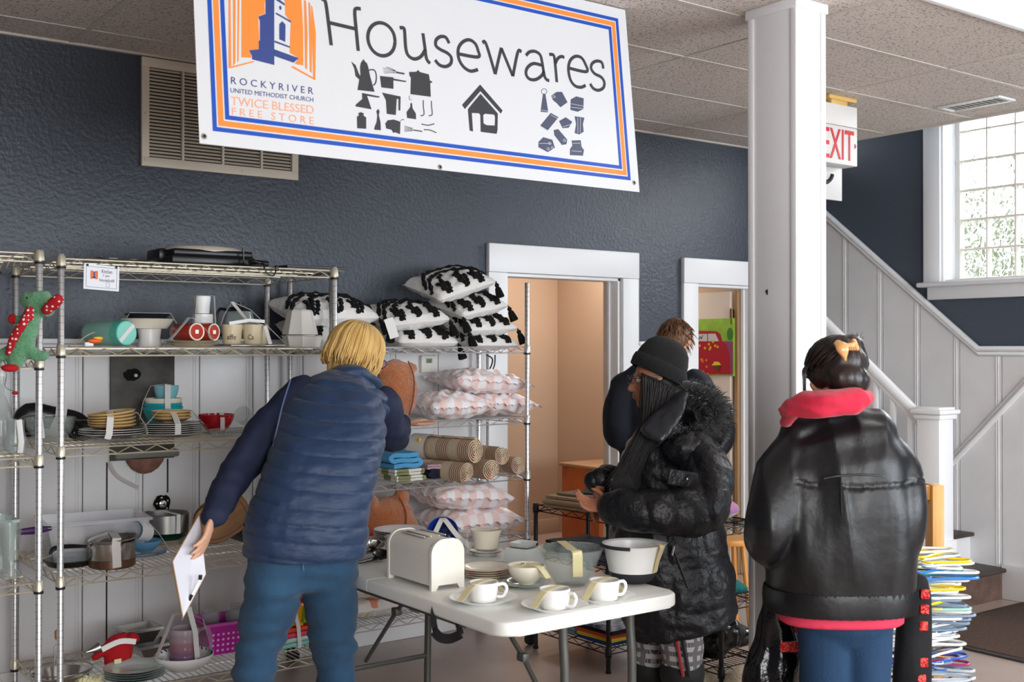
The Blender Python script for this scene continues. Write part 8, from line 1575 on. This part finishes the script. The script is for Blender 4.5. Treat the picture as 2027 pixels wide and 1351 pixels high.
for h_, k_ in LD: limb(bm, [h_, k_, Vector((k_.x, k_.y, 0.1))], [0.092, 0.08, 0.06], RT)
organic('jeans', bm, m_jd, Dp, 0.009, 4, folds(0.006, (8, 8, 4), 4))
for h_, k_ in LD: shoe(Dp, k_, FL, MATS['brown_shoe'])
m_dk = mat('dark_brown_hair', '#1d1614', rough=0.36, col2='#2c201b', vscale=26, stretch=(1, 1, 0.2)); bm = B(); M3 = Matrix((sfD, fD, uuD)).transposed()
ell(bm, PD(0, -0.015, 0.022), (0.092, 0.105, 0.096), M3); ell(bm, PD(0.0, -0.055, -0.05), (0.078, 0.06, 0.055), M3); ell(bm, PD(0.02, -0.07, 0.07), (0.05, 0.05, 0.04), M3)
hb = organic('hair', bm, m_dk, Dp, 0.007, 3, lambda c, n: 0.003 * nz((c.x * 60, c.y * 60, c.z * 10), 1)); bm = B(); rng = random.Random(6)
cl = PD(0.035, -0.105, 0.075)
for k in range(420):
    a = rng.uniform(0.85, 2 * math.pi - 0.85); th = rng.uniform(0.95, 1.95); p0 = PD(0.093 * math.sin(a) * math.sin(th), -0.015 + 0.106 * math.cos(a) * math.sin(th), 0.02 + 0.097 * math.cos(th)); m1 = p0.lerp(cl, 0.5); o_ = PD(0, -0.015, 0.02); m1 = o_ + (m1 - o_).normalized() * 0.099
    tube(bm, spline([p0, o_ + (p0.lerp(cl, 0.25) - o_).normalized() * 0.099, m1, o_ + (p0.lerp(cl, 0.8) - o_).normalized() * 0.104, cl], 3), 0.0026, 4)
for k in range(26): p0 = PD(-0.075 + 0.01 * rng.random(), 0.02, 0.07); tube(bm, spline([p0, p0 - sfD * 0.02 - uuD * 0.04 + fD * 0.01 * rng.gauss(0, 1), q(1588 + 8 * rng.random(), 735, 3.62), q(1590 + 6 * rng.random(), 775 + rng.gauss(0, 6), 3.62)], 5), 0.0013, 4)
for k in range(40): d = Vector((rng.gauss(0, 1), rng.gauss(-0.5, 1), 1)).normalized(); tuft(bm, cl + Vector((0, 0, 0)), (sfD * d.x * 0.8 + uuD * 0.7 - fD * 0.5 * d.y).normalized(), rng.uniform(0.03, 0.055), 0.0016)
o = ob('hair_strands', bm, m_dk, hb, ang=180); o['kind'] = 'stuff'
m_clip = mat('tan_acetate_clip', '#dba368', rough=0.2, coat=0.5)
part('hair_clip', Dp, m_clip, lambda bm: (limb(bm, [q(1657, 678, 3.555), q(1668, 690, 3.535), q(1673, 713, 3.54)], [(0.012, 0.006), (0.02, 0.009), (0.004, 0.005)], RT + Vector((0, 0, 0.35)), 16), limb(bm, [q(1672, 684, 3.545), q(1686, 684, 3.55), q(1694, 682, 3.56)], [0.006, 0.009, 0.006], (0, 0, 1), 10), limb(bm, [q(1690, 676, 3.57), q(1696, 690, 3.565)], [0.009, 0.008], RT, 10), *[tube(bm, [q(1678 + 4 * i, 683, 3.55), q(1680 + 4 * i, 694, 3.55)], 0.0025, 6) for i in range(4)]))
# garment and bag carried by her
t = thing('sequin_garment', 'black garment with red sequin squares hanging at the right side of the leather jacket', 'clothing', (0, 0, 0)); m_gar = mat('black_cotton_garment', '#111114', rough=0.85, bump=0.2, bscale=60)
bm = B(); limb(bm, [q(1806, 1150, 3.86), q(1812, 1230, 3.86), q(1806, 1330, 3.86), q(1800, 1420, 3.88)], [(0.045, 0.03), (0.055, 0.04), (0.06, 0.045), (0.05, 0.03)], RT, power=3); organic('cloth', bm, m_gar, t, 0.009, 3, folds(0.012, (8, 8, 3), 9))
def seq(N, L, v):
    vo = N.new('ShaderNodeTexVoronoi'); vo.inputs['Scale'].default_value = 190; L.new(v, vo.inputs[0]); return mixc(N, L, math_n(N, L, 'GREATER_THAN', sep(N, L, vo.outputs[1])[0], 0.6), '#c01018', '#ff5a50')
m_seq = mat_fn('red_sequins', '#c01018', seq, rough=0.2, bump=0.9, bscale=170)
for k, (px, py) in enumerate(((1831, 1177), (1830, 1207), (1828, 1240), (1828, 1312), (1824, 1345))): part('sequin_square', t, m_seq, lambda bm: box(bm, q(px, py, 3.812), (0.030, 0.012, 0.032), rz=-YAW, bev=0.004))
t = thing('garment_bag', 'shiny black plastic garment bag hanging at the left side of the leather jacket', 'bag', (0, 0, 0)); bm = B(); limb(bm, [q(1530, 1195, 3.9), q(1535, 1260, 3.9), q(1528, 1340, 3.9), q(1522, 1430, 3.9)], [(0.035, 0.04), (0.065, 0.06), (0.085, 0.07), (0.09, 0.06)], RT, power=3); limb(bm, [q(1566, 1210, 3.93), q(1572, 1290, 3.93), q(1578, 1420, 3.93)], [(0.04, 0.03), (0.06, 0.04), (0.06, 0.04)], RT, power=3); organic('bag', bm, m_bagb, t, 0.009, 3, folds(0.022, (10, 10, 4), 12))
part('sequin_patch', t, m_seq, lambda bm: box(bm, q(1566, 1281, 3.835), (0.075, 0.02, 0.034), rz=-YAW, bev=0.004)); part('sequin_patch', t, m_seq, lambda bm: box(bm, q(1570, 1245, 3.86), (0.03, 0.015, 0.03), rz=-YAW, bev=0.004))
